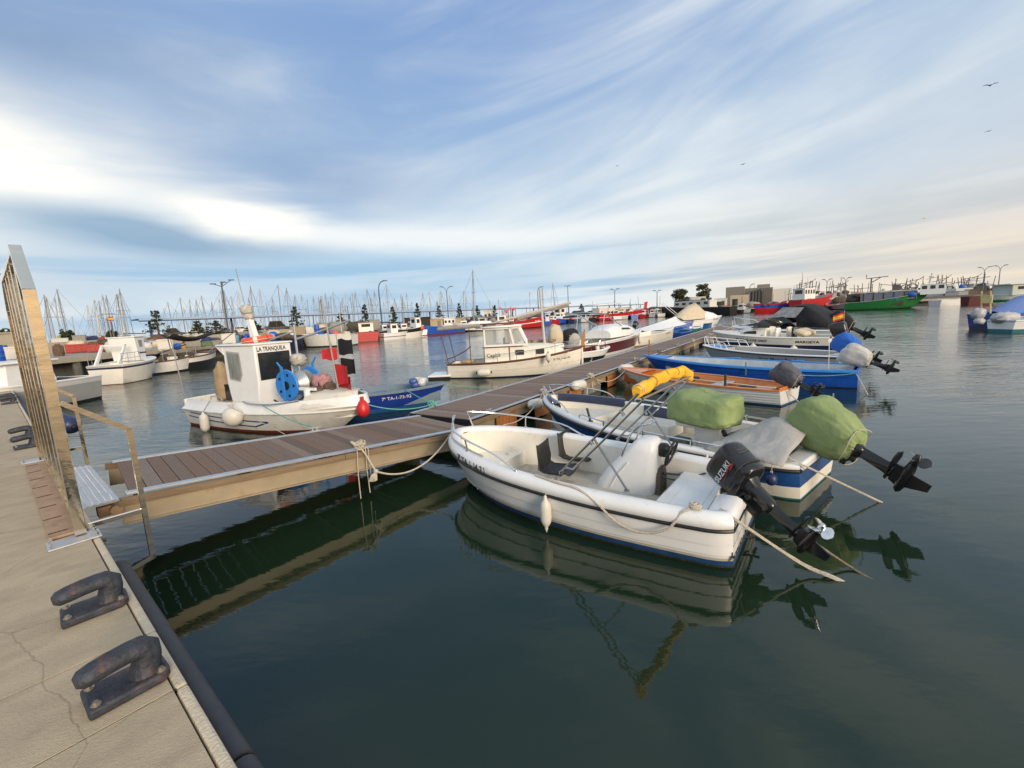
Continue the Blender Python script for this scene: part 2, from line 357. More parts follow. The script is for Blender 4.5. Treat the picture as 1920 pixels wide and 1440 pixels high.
greyh=M('grey_gelcoat',(.36,.37,.37),.35,var=.06,dirt=(.22,.2,.18),damt=.06)
lightgrey=M('light_grey_deck',(.42,.47,.50),.6,var=.16,scale=3,dirt=(.55,.58,.58),damt=.1)
floorm=M('stained_boat_floor',(.50,.46,.38),.7,var=.15,scale=4,dirt=(.20,.13,.05),damt=.25,dscale=3)
ink=M('black_lettering',(.01,.01,.01),.5,var=.1)
inkw=M('white_lettering',(.7,.7,.68),.5,var=.05)
inkr=M('red_decal',(.5,.02,.03),.4,var=.05)
netm=M('heaped_net',(.07,.065,.045),.95,var=.6,scale=6,bump=1,bscale=14,dirt=(.16,.12,.06),damt=.2)
leafd=M('dark_pine_foliage',(.028,.042,.018),.9,var=.5,scale=1.2)
leafm=M('olive_tree_foliage',(.055,.062,.022),.9,var=.45,scale=.8)
bark=M('tree_bark',(.10,.075,.05),.95,var=.3)
mastm=M('mast_aluminium',(.38,.36,.34),.45,.4,var=.15)
mastd=M('mast_dark',(.16,.15,.15),.5,.2,var=.15)
canop=M('canopy_pale_blue',(.34,.42,.54),.5,var=.06)
canopd=M('canopy_navy_edge',(.02,.05,.16),.5,var=.1)
lampm=M('lamp_post_grey',(.10,.13,.16),.5,.3,var=.1)
# ------------------------------------------------------------------ water
wm=bpy.data.materials.new('harbour_water'); wm.use_nodes=True; t=wm.node_tree; b=t.nodes['Principled BSDF']; L=t.links.new
b.inputs['Base Color'].default_value=(.009,.021,.016,1); b.inputs['Roughness'].default_value=.025; b.inputs['IOR'].default_value=1.46
gm=t.nodes.new('ShaderNodeNewGeometry'); mp=t.nodes.new('ShaderNodeMapping'); L(gm.outputs['Position'],mp.inputs[0])
mp.inputs['Rotation'].default_value=(0,0,R(25)); mp.inputs['Scale'].default_value=(.75,1.9,1)
def wn(scale,det,src=None):
    n=t.nodes.new('ShaderNodeTexNoise'); n.inputs['Scale'].default_value=scale; n.inputs['Detail'].default_value=det; n.inputs['Roughness'].default_value=.5; L((src or mp).outputs[0 if src is None else 'Position'],n.inputs['Vector']); return n.outputs['Fac']
def wmath(op,a,b_,cl=False):
    n=t.nodes.new('ShaderNodeMath'); n.operation=op; n.use_clamp=cl
    for i,v in enumerate((a,b_)):
        if isinstance(v,(int,float)): n.inputs[i].default_value=v
        else: L(v,n.inputs[i])
    return n.outputs[0]
dist=t.nodes.new('ShaderNodeVectorMath'); dist.operation='LENGTH'; L(gm.outputs['Position'],dist.inputs[0])
# the basin is calm beside the quay and breezier further out
mr=t.nodes.new('ShaderNodeMapRange'); mr.interpolation_type='SMOOTHSTEP'; L(dist.outputs['Value'],mr.inputs[0]); mr.inputs[1].default_value=5; mr.inputs[2].default_value=26; mr.inputs[3].default_value=.09; mr.inputs[4].default_value=1.
patch=wn(.16,3,gm); pr=t.nodes.new('ShaderNodeMapRange'); L(patch,pr.inputs[0]); pr.inputs[1].default_value=.38; pr.inputs[2].default_value=.62; pr.inputs[3].default_value=.45; pr.inputs[4].default_value=1.2
h=wmath('ADD',wmath('ADD',wmath('MULTIPLY',wn(3.2,4),.55),wmath('MULTIPLY',wn(.9,3),1.0)),wmath('MULTIPLY',wn(11.,3,gm),.10))
h=wmath('MULTIPLY',h,wmath('MULTIPLY',mr.outputs[0],pr.outputs[0]))
bp=t.nodes.new('ShaderNodeBump'); bp.inputs['Strength'].default_value=1; bp.inputs['Distance'].default_value=.055; L(h,bp.inputs['Height']); L(bp.outputs[0],b.inputs['Normal'])
gr=t.nodes.new('ShaderNodeMix'); gr.data_type='RGBA'; L(wn(.05,3,gm),gr.inputs[0]); gr.inputs[6].default_value=(.010,.025,.011,1); gr.inputs[7].default_value=(.015,.028,.015,1); L(gr.outputs[2],b.inputs['Base Color'])
wb=B(); wb.poly([(-3000,-1500,0),(3000,-1500,0),(3000,4500,0),(-3000,4500,0)])
tag(wb.build('water',wm,smooth=False),kind='structure')
# ------------------------------------------------------------------ near quay.  local x = towards the water, y = along the quay away from the camera
QO=Vector((-3.103,3.130,0)); QD=Vector((-.76057,.64925,0)); QN=Vector((.64925,.76057,0)); QA=math.atan2(QN.y,QN.x); QZ=.85
def Q(s,n,z=QZ): return QO+QD*s+QN*n+Vector((0,0,z))
quay=bpy.data.objects.new('quay',None); COL.objects.link(quay); quay.location=QO; quay.rotation_euler=(0,0,QA); tag(quay,kind='structure')
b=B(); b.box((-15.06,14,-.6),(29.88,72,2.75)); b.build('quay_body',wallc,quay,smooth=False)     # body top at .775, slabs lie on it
js=[-22,-14.6,-7.4,-2.08,-1.51,4.6,10.7,16.8,22.9,29.,35.1,41.2,48]
for i in range(len(js)-1):
    w=js[i+1]-js[i]; b=B(); g=.007
    hgt=QZ-.775; rnd.random()
    b.box((-7.58,(js[i]+js[i+1])/2,.775+hgt/2),(15.04,w-g,hgt)); o=b.build('slab',concrete,quay,smooth=False,bevel=.002)
    b=B(); b.box((-.030,(js[i]+js[i+1])/2,.775+.0365),(.045,w-g,.073)); b.build('nosing',nosing,quay,smooth=False,bevel=.012)
for j_ in js[1:-1]:
    b=B(); b.box((-7.55,j_,.775+.0355),(15.0,.009,.071)); b.build('joint_filler',black,quay,smooth=False)
# long rubber bumper under the quay edge, in lengths
fs=thing('rubber_bumper','long dark rubber bumper under the quay edge beside the water','bumper',Q(-4,.0,.57),QA)
for a,c in ((-9,-6.05),(-6,-2.42),(-2.4,.2),):
    bb=B(); bb.cyl((.062,a+4,0),(.062,c+4,0),.062,14); bb.build('bumper_length',M('dark_bumper_rubber',(.055,.052,.056),.6,var=.25,scale=8),fs,bevel=.01)
for a,c in ((4.3,9.),(9.05,15),(15.1,22)):
    bb=B(); bb.cyl((.062,a+4,0),(.062,c+4,0),.062,10); bb.build('bumper_length',MATS['dark_bumper_rubber'],fs)
# mooring hooks -----------------------------------------------------
def hook(first=True):
    r=thing('mooring_hook','x','mooring hook')
    b=B(); pts=[]
    for x,y in ((-.135,-.1),(.12,-.1),(.15,-.06),(.15,.06),(.12,.1),(-.135,.1)): pts.append((x,y))
    b.prism(pts,0,.045); b.build('base_plate',castiron,r,bevel=.012)
    b=B(); prof=[]
    # side profile (x,z) of the hook arm, swept with rounded cross sections
    path=[(.070,.02),(.078,.07),(.088,.11),(.090,.140),(.066,.160),(.03,.163),(-.03,.158),(-.09,.149),(-.130,.141),(-.150,.138)]
    rad=[.10,.085,.082,.082,.074,.066,.066,.066,.060,.034]; wid=[.085,.062,.058,.056,.055,.055,.055,.053,.046,.026]
    rows=[]
    for i,(x,z) in enumerate(path):
        a=path[max(0,i-1)]; c=path[min(len(path)-1,i+1)]; dx,dz=c[0]-a[0],c[1]-a[1]; l=math.hypot(dx,dz); nx,nz=-dz/l,dx/l
        hh=rad[i]*.66
        rows.append([(x+nx*hh*math.cos(q),wid[i]*math.sin(q),z+nz*hh*math.cos(q)) for q in [2*PI*k/14 for k in range(14)]])
    b.loft(rows,closed=True); o=len(b.v); b.poly(rows[-1]); b.poly(rows[0]); b.build('hook_arm',castiron,r,ang=60)
    for x,y in ((-.105,-.07),(-.105,.07),(.115,-.07),(.115,.07)):
        b=B(); b.cyl((x,y,.045),(x,y,.050),.018,12); b.cyl((x,y,.050),(x,y,.062),.011,6); b.build('bolt',boltm,r,smooth=False)
    return r
h0=hook(); KIDS[h0.name]=list(h0.children)
hl=[(-1.9,'nearest cast iron hook with a rust red streak on its arm'),(-1.0,'second nearest cast iron mooring hook, beside the steel foot plate'),(5.2,'cast iron hook just past the gate, nearer of that pair'),(6.15,'cast iron hook just past the gate, farther of that pair'),(12.5,'cast iron hook by the navy fender, nearer of the far pair'),(13.4,'cast iron hook by the navy fender, farther of the far pair')]
for i,(s,l) in enumerate(hl):
    o=h0 if i==0 else copy_tree(h0); o.location=Q(s,-.19,QZ); o.rotation_euler=(0,0,QA+R(-3 if i%2 else 2)); tag(o,l,'mooring hook','mooring hooks along the quay edge')
rs=B(); 
# steel gate ----------------------------------------------------------
gate=thing('security_gate','tall polished steel gate frame standing at the quay edge','gate',Q(.42,-.10,QZ),QA)
G0=gate; gb=lambda: B()
PW=.072; H1=1.92; H2=2.30; GL=3.5
def post(name,y): b=B(); b.box((0,y,H1/2+.01),(PW,PW,H1-.02)); return b.build(name,gatesteel,gate,smooth=False,bevel=.004)
post('gate_post',0); post('gate_post',GL)
for y0,y1 in ((0,.46),(GL,GL-.46)):
    b=B(); sg=1 if y1>y0 else -1
    b.prism([(y0-sg*PW/2,H1+.004),(y0+sg*PW/2,H1+.004),(y1+sg*.0,H2-PW),(y1,H2)],-PW/2,PW/2,'yz'); b.build('mitred_corner',gatesteel,gate,smooth=False,bevel=.003)
b=B(); b.box((0,GL/2,H2-PW/2),(PW,GL-.92-.006,PW)); b.build('lintel',gatesteel,gate,smooth=False,bevel=.003)
b=B(); b.box((0,GL/2,.13),(.05,GL-PW-.01,.06)); b.build('bottom_rail',gatesteel,gate,smooth=False)
for k in range(5):
    y=.60+k*(GL-1.2)/4; zt=H2-PW-.01 if .5<y<GL-.5 else H1+(min(y,GL-y)-PW/2)/.46*(H2-H1)-.15
    b=B(); b.box((0,y,(.165+zt)/2),(.05,.06,zt-.165)); b.build('bar',gatesteel,gate,smooth=False,bevel=.004)
for y in (-.08,GL+.08):
    b=B(); b.box((-.045,y*1.0,.004+.003),(.30,.20,.012)); p=b.build('foot_plate',alu,gate,smooth=False,bevel=.003)
    for dx,dy in ((-.17,-.06),(-.17,.07),(.08,-.06),(.08,.07)):
        b=B(); b.cyl((-.0+dx,y+dy,.014),(dx,y+dy,.034),.012,6); b.cyl((dx,y+dy,.034),(dx,y+dy,.048),.006,8); b.build('bolt',steel,p,smooth=False)
def wing(y,name):
    b=B(); w=.036
    pts=[(.05,y,1.06),(.40,y,.78),(.40,y,-.36),(.16,y,-.42)]
    for a,c in zip(pts,pts[1:]):
        a,c=Vector(a),Vector(c); d=(c-a).normalized(); b.bar4(a-d*w*.45,c+d*w*.45,w)
    b.bar4((.05,y,.07),(.385,y,.07),w*.92)
    return b.build(name,gatesteel,gate,smooth=False)
wing(-.03,'side_guard'); wing(GL+.05,'side_guard')
# rusty cover plate and ribbed threshold
tp=thing('cover_plate','long rusty steel plate bolted to the quay under the gate','steel plate',Q(2.1,-.17,QZ),QA)
b=B(); b.box((0,0,.016),(.2,3.22,.02)); b.build('plate',rusty,tp,smooth=False,bevel=.004)
for k in range(8):
    b=B(); b.box((-.045,-1.5+k*.43,.0275),(.11,.014,.003)); b.build('slot',M('rust_dark',(.06,.02,.012),.8,var=.3),tp,smooth=False)
th=thing('threshold_plate','ribbed aluminium threshold plate between the quay and the gangway','threshold',Q(2.07,.09,QZ),QA)
b=B(); b.box((0,0,.0),(.30,1.86,.02)); b.build('plate',alu,th,smooth=False)
for k in range(6): 
    b=B(); b.box((-.115+k*.046,0,.0145),(.02,1.85,.009)); b.build('rib',alu,th,smooth=False,bevel=.002)
b=B(); b.cyl((.13,-.70,-.12),(.13,-.84,-.12),.05,14); b.box((.05,-.72,-.12),(.1,.12,.1)); b.build('hinge',rusty,th)
b=B(); b.cyl((.13,-.60,-.12),(.13,.84,-.12),.055,14); b.build('hinge_roller',black,th)
# ------------------------------------------------------------------ gangway (slopes down to the pontoon)
GA=Vector((-4.50,4.72,.0)); GE=Vector((-1.28,7.95,0)); gdir=(GE-GA).normalized(); GLn=(GE-GA).length; GW=1.70
z0,z1=.865,.555; gang=thing('gangway','wooden plank gangway with aluminium edges sloping down to the pontoon','gangway',(GA.x,GA.y,z0),0)
gang.rotation_euler=(0,math.atan2(z0-z1,GLn),math.atan2(gdir.y,gdir.x))
def plank(parent,x,w,y0,y1,z,i,grooves=True):
    b=B(); t_=.028; zz=z+rnd.uniform(-.0012,.0012)
    if grooves:
        n=7; pr=[]
        for k in range(n):
            a=-w/2+w*k/n; c=-w/2+w*(k+1)/n; pr+= [(a,zz),(c-w/n*.35,zz),(c-w/n*.3,zz-.003),(c-w/n*.04,zz-.003)]
        pr=[(w/2,zz-t_)]+[(w/2,zz)]+pr[::-1][1:]+[(-w/2,zz-t_)]
        pr=[(w/2,zz-t_),(w/2,zz-.001)]
        for k in range(n-1,-1,-1):
            a=-w/2+w*k/n; c=-w/2+w*(k+1)/n; pr+=[(c-w/n*.02,zz),(a+w/n*.38,zz),(a+w/n*.34,zz-.003),(a+w/n*.04,zz-.003)]
        pr.append((-w/2,zz-t_))
        b.prism(pr,y0,y1,'xz')
    else: b.box((0,(y0+y1)/2,zz-t_/2),(w,y1-y0,t_))
    return b.mesh('plank',plankm[i%4],smooth=False)
pm=[plank(None,0,.134,-GW/2+.10,GW/2-.10,0,i) for i in range(4)]
npl=31; st=(GLn-.13)/npl
for i in range(npl):
    o=bpy.data.objects.new('plank',pm[rnd.choice((0,0,1,2,3))]); COL.objects.link(o); o.parent=gang; o.location=(.10+st*(i+.5),rnd.uniform(-.003,.003),rnd.uniform(-.0015,.0015))
for sg in (1,-1):
    b=B(); b.box((GLn/2+.04,sg*(GW/2-.05),-.002),(GLn-.06,.10,.022)); b.build('edge_strip',alu,gang,smooth=False,bevel=.003)
    b=B()
    for k in range(2): b.box((GLn*.25+k*GLn*.5,sg*(GW/2+.022),-.062),(GLn*.5-.006,.044,.075))
    b.build('timber_rubbing_strake',fenderwood,gang,smooth=False,bevel=.006)
    b=B(); x0,x1=.03,GLn-.05; y=sg*(GW/2-.03)
    b.box(((x0+x1)/2,y,-.195),(x1-x0,.012,.18)); b.box(((x0+x1)/2,y+sg*.018,-.105),(x1-x0,.05,.014)); b.box(((x0+x1)/2,y+sg*.022,-.292),(x1-x0,.06,.014))
    b.build('side_beam',beamm,gang,smooth=False)
b=B(); 
for k in range(5): b.box((.2+k*1.02,0,-.16),(.06,GW-.12,.1))
b.build('cross_beam',galv,gang,smooth=False)
# ------------------------------------------------------------------ pontoon: local x along, y = left of travel
PD=Vector((.5577,.8300,0)); PN=Vector((-.8300,.5577,0)); PA=math.atan2(PD.y,PD.x); PZ=.50; N0,N1=5.22,6.86; PS0,PS1=6.32,46.
def P(s,n,z=PZ): return PD*s+PN*n+Vector((0,0,z))
pon=thing('pontoon','long floating wooden pontoon with pale aluminium edges, boats on both sides','pontoon',P(0,0,PZ),PA)
pw=.134; step=.1445; ymid=(N0+N1)/2
pm2=[plank(None,0,pw,-.725,.725,0,i,False) for i in range(4)]
i=0; s=PS0+.10; far=B()
while s<PS1-.1:
    if i<270:
        o=bpy.data.objects.new('plank',pm2[rnd.choice((0,0,1,2,3))]); COL.objects.link(o); o.parent=pon; o.location=(s,ymid+rnd.uniform(-.003,.003),rnd.uniform(-.0015,.0015))
    else: far.box((s,ymid,-.014),(pw,1.45,.028))
    i+=1; s+=step
if far.v: tag(far.build('far_planks',plankm[0],pon,smooth=False),kind='stuff')
for y,sg in ((N0,-1),(N1,1)):
    s=PS0
    while s<PS1:
        e=min(s+4.0,PS1); b=B(); b.box(((s+e)/2,y-sg*.045,.002),(e-s-.006,.09,.020)); b.build('edge_strip',alu,pon,smooth=False,bevel=.003)
        b=B(); b.box(((s+e)/2,y+sg*.025,-.075),(e-s-.01,.05,.095)); b.build('timber_strake',fenderwood,pon,smooth=False,bevel=.008)
        b=B(); b.box(((s+e)/2,y-sg*.02,-.20),(e-s,.012,.16)); b.build('side_beam',beamm,pon,smooth=False)
        s=e
    # concrete floats under the deck and varnished slats hanging before them
s=PS0+.9
while s<PS1:
    b=B(); b.box((s,ymid,-.36),(1.2,1.5,.42)); b.build('float',M('grey_float',(.16,.15,.14),.8,var=.25),pon,smooth=False,bevel=.02); s+=2.5
for c in (7.1,8.6,10.4,13.1):
    for k in range(7):
        b=B(); b.box((c+k*.105,N0-.062,-.30),(.096,.02,.34+rnd.uniform(-.02,.02))); b.build('slat',orangewood,pon,smooth=False)
b=B(); b.box((PS0-.01,ymid,-.05),(.02,1.6,.10)); b.build('end_plate',black,pon,smooth=False)
# cleats on the pontoon
def cleat_obj():
    r=thing('pontoon_cleat','x','cleat'); b=B(); b.box((0,0,.006),(.16,.05,.012)); 
    for x in (-.035,.035): b.cyl((x,0,.01),(x,0,.045),.012,8)
    b.tube([(-.11,0,.062),(-.06,0,.052),(.06,0,.052),(.11,0,.062)],[.007,.013,.013,.007],8); tag(b.build('horns',galv,r))
    return r
c0=cleat_obj(); KIDS[c0.name]=list(c0.children)
cl=[((-3.42+.0,7.26),'gangway cleat beside the white workboat bow, mint rope on it','g'),]
clp=[(7.0,1,'left pontoon cleat with tangled mint rope, beside the small blue boat'),(9.35,1,'left pontoon cleat off the stern of the small blue boat'),(12.2,1,'left pontoon cleat holding the launch with the wheelhouse'),(15.6,1,'left pontoon cleat by the bow of the white tender'),(19.6,1,'left pontoon cleat by the burgundy motorboat'),
 (6.95,-1,'right pontoon cleat nearest the gangway, by the white open boat'),(9.2,-1,'right pontoon cleat over the first slats, cream rope wound on it'),(12.0,-1,'right pontoon cleat above the long white fender, many rope turns'),(16.2,-1,'right pontoon cleat by the orange and white rowing boat'),(22.5,-1,'right pontoon cleat past the long blue boat')]
first=True
for s_,sd_,l in clp:
    o=c0 if first else copy_tree(c0); first=False
    o.location=P(s_,N1-.045 if sd_>0 else N0+.045,PZ+.012); o.rotation_euler=(0,0,PA); tag(o,l,'cleat','cleats along the pontoon edges')
o=copy_tree(c0); gp=gang.matrix_basis@Vector((2.55,GW/2-.05,.009)); o.location=gp; o.rotation_euler=gang.rotation_euler; tag(o,'cleat on the gangway edge beside the white workboat, mint rope on it','cleat','cleats along the pontoon edges')
# ------------------------------------------------------------------ boats: hull form
class Hull:
    def __init__(s,L,B,zs,zb,tr=.8,tm=.4,p=2.2,q=.8,zc=2.,rake=.4,wl=.86,fine=.35,draft=.25,k=1.,rc=0.):
        s.__dict__.update(L=L,B=B,zs=zs,zb=zb,tr=tr,tm=tm,p=p,q=q,zc=zc,rake=rake,wl=wl,fine=fine,draft=draft,k=k,rc=rc)
    def half(s,t):
        return s.half0(t)*(1-s.rc*(1-t/.06)**2.4) if s.rc and t<.06 else s.half0(t)
    def half0(s,t):
        if t<s.tm: return s.B/2*(s.tr+(1-s.tr)*math.sin(PI/2*t/s.tm))
        return s.B/2*max(0,1-((t-s.tm)/(1-s.tm))**s.p)**s.q
    def sheer(s,t): return s.zs+(s.zb-s.zs)*t**s.zc
    def pos(s,t,r,side=1,out=0.):
        w=s.wl*(1-s.fine*t**3)
        if r>=0: y=s.half(t)*(w+(1-w)*r**s.k); z=r*s.sheer(t); x=t*s.L-s.rake*(1-r)*t**3
        else: y=s.half(t)*w*math.sqrt(max(0,1-r*r*.98)); z=r*s.draft; x=t*s.L-s.rake*t**3*(1-r*.5)
        if out:
            nx,ny=s.nrm(t,side); x+=nx*out; y+=abs(ny)*out
        return (x,y*side,z)
    def nrm(s,t,side):
        a=s.pos(max(0,t-.012),1,side); b_=s.pos(min(1,t+.012),1,side)
        dx,dy=b_[0]-a[0],b_[1]-a[1]; l=math.hypot(dx,dy) or 1; nx,ny=-dy/l,dx/l
        if t>=.999: return (1,0.)
        if ny*side<0: nx,ny=-nx,-ny
        return (nx,ny)
    def off(s,t,side,d,dz):     # d inward from the sheer line, dz up
        x,y,z=s.pos(t,1,side); nx,ny=s.nrm(t,side); x2=x-nx*d; y2=y-ny*d
        if y2*side<0: y2=0
        return (x2,y2,z+dz)
    def t_at(s,x,r=1.):
        t=min(1,max(0,x/s.L))
        for _ in range(6): t=min(1,max(0,(x+s.rake*(1-max(0,r))*t**3)/s.L))
        return t
def stations(n=26,t0=0.,t1=1.,rc=0.):
    q=[t0+(t1-t0)*(1-(1-i/n)**1.35) for i in range(n+1)]
    return sorted(set(q+([.004,.010,.018,.030] if rc and t0==0 else [])))
def hull_shell(root,h,bands,steps=(),name='hull',n=26,steph=.007):
    """bands: list of (r_top, material) downwards; last goes to the keel"""
    mats=[]; lv=[]
    for i,(r,m) in enumerate(bands):
        if m not in mats: mats.append(m)
    tops=[r for r,_ in bands]+[-1.]
    rl=[];mi=[]
    for i in range(len(bands)):
        a,c=tops[i],tops[i+1]; k=max(1,int(abs(a-c)/.22)) if c>=0 else max(1,int(abs(a-c)/.35))
        for j in range(k): rl.append((a+(c-a)*j/k,0.)); mi.append(mats.index(bands[i][1]))
    rl.append((-1.,0.))
    st=sorted(steps,reverse=True)
    if st:  # insert a small outward lap at each step: surface above the lap stands proud
        out=[];mo=[]
        for i,(r,_) in enumerate(rl):
            out.append((r,None)); 
            if i<len(mi): mo.append(mi[i])
            if i<len(rl)-1:
                for q in st:
                    if rl[i+1][0]<q<r-1e-6: out+= [(q,'a'),(q-.012,'b')]; mo+=[mi[i],mi[i]]
        rl=out; mi=mo
    def o_at(r,flag):
        if not st: return 0.
        ab=[q for q in st if q>=r-1e-6 and not (flag=='b')]
        lo=[q for q in st if q<r-1e-9] 
        if flag=='a': return steph
        if flag=='b': return 0.
        # linear swell between laps
        below=max([q for q in st if q<=r] or [None],key=lambda v:-9 if v is None else v) if any(q<=r for q in st) else None
        above=min([q for q in st if q>r] or [1.0])
        if below is None: return 0.
        return steph*max(0,1-(r-below)/max(.05,above-below))
    b=B(); rows=[]
    for t in stations(n,rc=h.rc):
        row=[h.pos(t,r,1,o_at(r,f)) for r,f in rl]+[h.pos(t,r,-1,o_at(r,f)) for r,f in rl[::-1][1:]]
        rows.append(row)
    m2=mi+mi[::-1]
    b.loft(rows,mats=m2)
    r0=rows[0]; k=len(r0)
    o=len(b.v); b.v+= [tuple(p) for p in r0]
    for j in range(k//2):
        a,c,d,e=j,j+1,k-2-j,k-1-j
        if c==d: b.f.append((o+a,o+c,o+e))
        else: b.f.append((o+a,o+c,o+d,o+e))
        b.m.append(mi[min(j,len(mi)-1)])
    return b.build(name,mats,root,ang=32)
def gunwale(root,h,prof,mat,name='gunwale',t0=0.,t1=1.,n=30,mats=None):
    b=B()
    for sd in (1,-1):
        b.loft([[h.off(t,sd,d,dz) for d,dz in prof] for t in stations(n,t0,t1,h.rc)])
    # close across the stern
    a=[h.off(t0,1,d,dz) for d,dz in prof]; c=[h.off(t0,-1,d,dz) for d,dz in prof]
    return b.build(name,mats or mat,root,ang=50)
def rail_line(h,side,d,dz,t0,t1,n=16): return [h.off(t0+(t1-t0)*i/n,side,d,dz) for i in range(n+1)]
def rubrail(root,h,mat,r=.022,name='rub_rail',d=-.008,dz=0.,t0=0.):
    st_=stations(26,t0,1,h.rc); b=B(); pts=[h.off(t,1,d,dz) for t in st_]+[h.off(t,-1,d,dz) for t in st_][::-1][1:]
    b.tube([pts[-1]]+[(p[0]-.0,p[1],p[2]) for p in pts] if False else pts,r,8); b.tube([pts[0],pts[-1]],r,8)
    return b.build(name,mat,root)
def inner(root,h,gd,gz,t0,t1,zf,wall,floor,names=('inner_liner','cockpit_floor'),slope=.04,n=18,back=None):
    st=[t0+(t1-t0)*i/n for i in range(n+1)]; b=B(); fl=B(); bots={}
    for sd in (1,-1):
        tp=[h.off(t,sd,gd,gz) for t in st]; bt=[]
        for t,p in zip(st,tp):
            yb=max(0,abs(p[1])-slope); hb=abs(h.pos(t,max(0,zf/h.sheer(t)),sd)[1])-.03
            bt.append((p[0]-(.0 if t<t1 else .0),sd*max(0,min(yb,hb)),zf))
        bots[sd]=bt; b.loft([list(x) for x in zip(tp,bt)])
    for i in (0,n):
        a=h.off(st[i],1,gd,gz); c=h.off(st[i],-1,gd,gz); b.poly([a,bots[1][i],bots[-1][i],c])
    for i in range(n): fl.poly([bots[1][i],bots[1][i+1],bots[-1][i+1],bots[-1][i]])
    o1=b.build(names[0],wall,root,ang=35); o2=fl.build(names[1],floor,root,smooth=False)
    return o1,o2
def deck(root,h,t0,t1,d,dz,mat,name='fore_deck',crown=.04,n=14,edge=True):
    b=B(); rows=[]
    for i in range(n+1):
        t=t0+(t1-t0)*i/n; a=Vector(h.off(t,1,d,dz)); c=Vector(h.off(t,-1,d,dz)); cr_=crown*min(1,(a-c).length/h.B*1.2)
        rows.append([a.lerp(c,k/6)+Vector((0,0,cr_*(1-(2*k/6-1)**2))) for k in range(7)])
    b.loft(rows); return b.build(name,mat,root)
def transom_cap(root,h,gd,gz,x1,mat,name='transom_top',dz0=0.):
    a=h.off(0,1,0,gz); c=h.off(0,-1,0,gz); b=B(); y0=abs(a[1]); z=a[2]
    b.box((x1/2,0,z-.03+dz0),(x1,2*(y0-gd*.6),.06)); return b.build(name,mat,root,smooth=False,bevel=.012)
def bulk(root,x,y0,y1,z0,z1,mat,name,th=.04,bevel=.006):
    b=B(); b.box((x,(y0+y1)/2,(z0+z1)/2),(th,y1-y0,z1-z0)); return b.build(name,mat,root,smooth=False,bevel=bevel)
def pbox(root,name,c,d,mat,rz=0.,bevel=.01,taper=1.,rot=None,label=None):
    b=B(); b.box((0,0,0),d,0,0,None,taper); o=b.build(name,mat,root,smooth=bevel>0,bevel=bevel,loc=c,rot=rot or (0,0,rz),ang=30)
    if label: o['label']=label
    return o
def ptube(root,name,pts,r,mat,n=6): b=B(); b.tube(pts,r,n); return b.build(name,mat,root)
def hull_text(root,h,txt,size,x0,side,mat,rr=.75,zoff=0.,surf='hull',eps=.006,bold=0.,sx=1.,name='lettering',prof=None):
    vs,fs=textmesh(txt,size,0,bold,sx); out=[]
    for u,v in vs:
        x=x0-side*u; t=h.t_at(x); zt=h.sheer(t)
        if surf=='hull':
            r=rr+(v+zoff)/zt; t=h.t_at(x,r); out.append(h.pos(t,r,side,eps))
        else:
            dz=zoff+v; d=0.
            for (d0,z0_),(d1,z1_) in zip(prof,prof[1:]):
                if z0_<=dz<=z1_: d=d0+(d1-d0)*(dz-z0_)/(z1_-z0_+1e-9)
            p=h.off(t,side,d-eps,dz); out.append(p)
    b=B(); b.add(out,fs); me=bpy.data.meshes.new(name); me.from_pydata(b.v,[],b.f); me.materials.append(mat)
    o=bpy.data.objects.new(name,me); COL.objects.link(o); o.parent=root; return o
class Place:      # local frame of a boat on the water
    def __init__(s,x,y,a): s.x,s.y,s.a=x,y,R(a); s.c,s.s=math.cos(s.a),math.sin(s.a)
    def w(s,p): return Vector((s.x+s.c*p[0]-s.s*p[1],s.y+s.s*p[0]+s.c*p[1],p[2]))
    def l(s,p): dx,dy=p[0]-s.x,p[1]-s.y; return Vector((s.c*dx+s.s*dy,-s.s*dx+s.c*dy,p[2]))
    def Z(s,px,py,z): return s.l(W(px,py,z))
    def _pl(s,px,py,i,val):
        o=s.l((0,0,CH)); r=ray(px,py); d=s.l((r.x+s.x,r.y+s.y,r.z)); t=(val-o[i])/d[i]; return o+d*t
    def Yp(s,px,py,y): return s._pl(px,py,1,y)
    def Xp(s,px,py,x): return s._pl(px,py,0,x)
def between(px_s,z_s,px_b,z_b):
    a=W(*px_s,z_s); c=W(*px_b,z_b); d=c-a; return Place(a.x,a.y,math.degrees(math.atan2(d.y,d.x))),math.hypot(d.x,d.y)
def rope(pts,r,mat,label,name='rope',cat='rope',group=None,n=5,smooth_=True,k=5,fray=None):
    P_=spline(pts,k) if smooth_ else pts; b=B(); rr=r
    if fray:
        rr=[r*(1+(fray*(.4+.6*rnd.random()) if i>len(P_)*.45 else 0)) for i in range(len(P_))]
    b.tube(P_,rr,n); o=b.build(name,mat); return tag(o,label,cat,group)
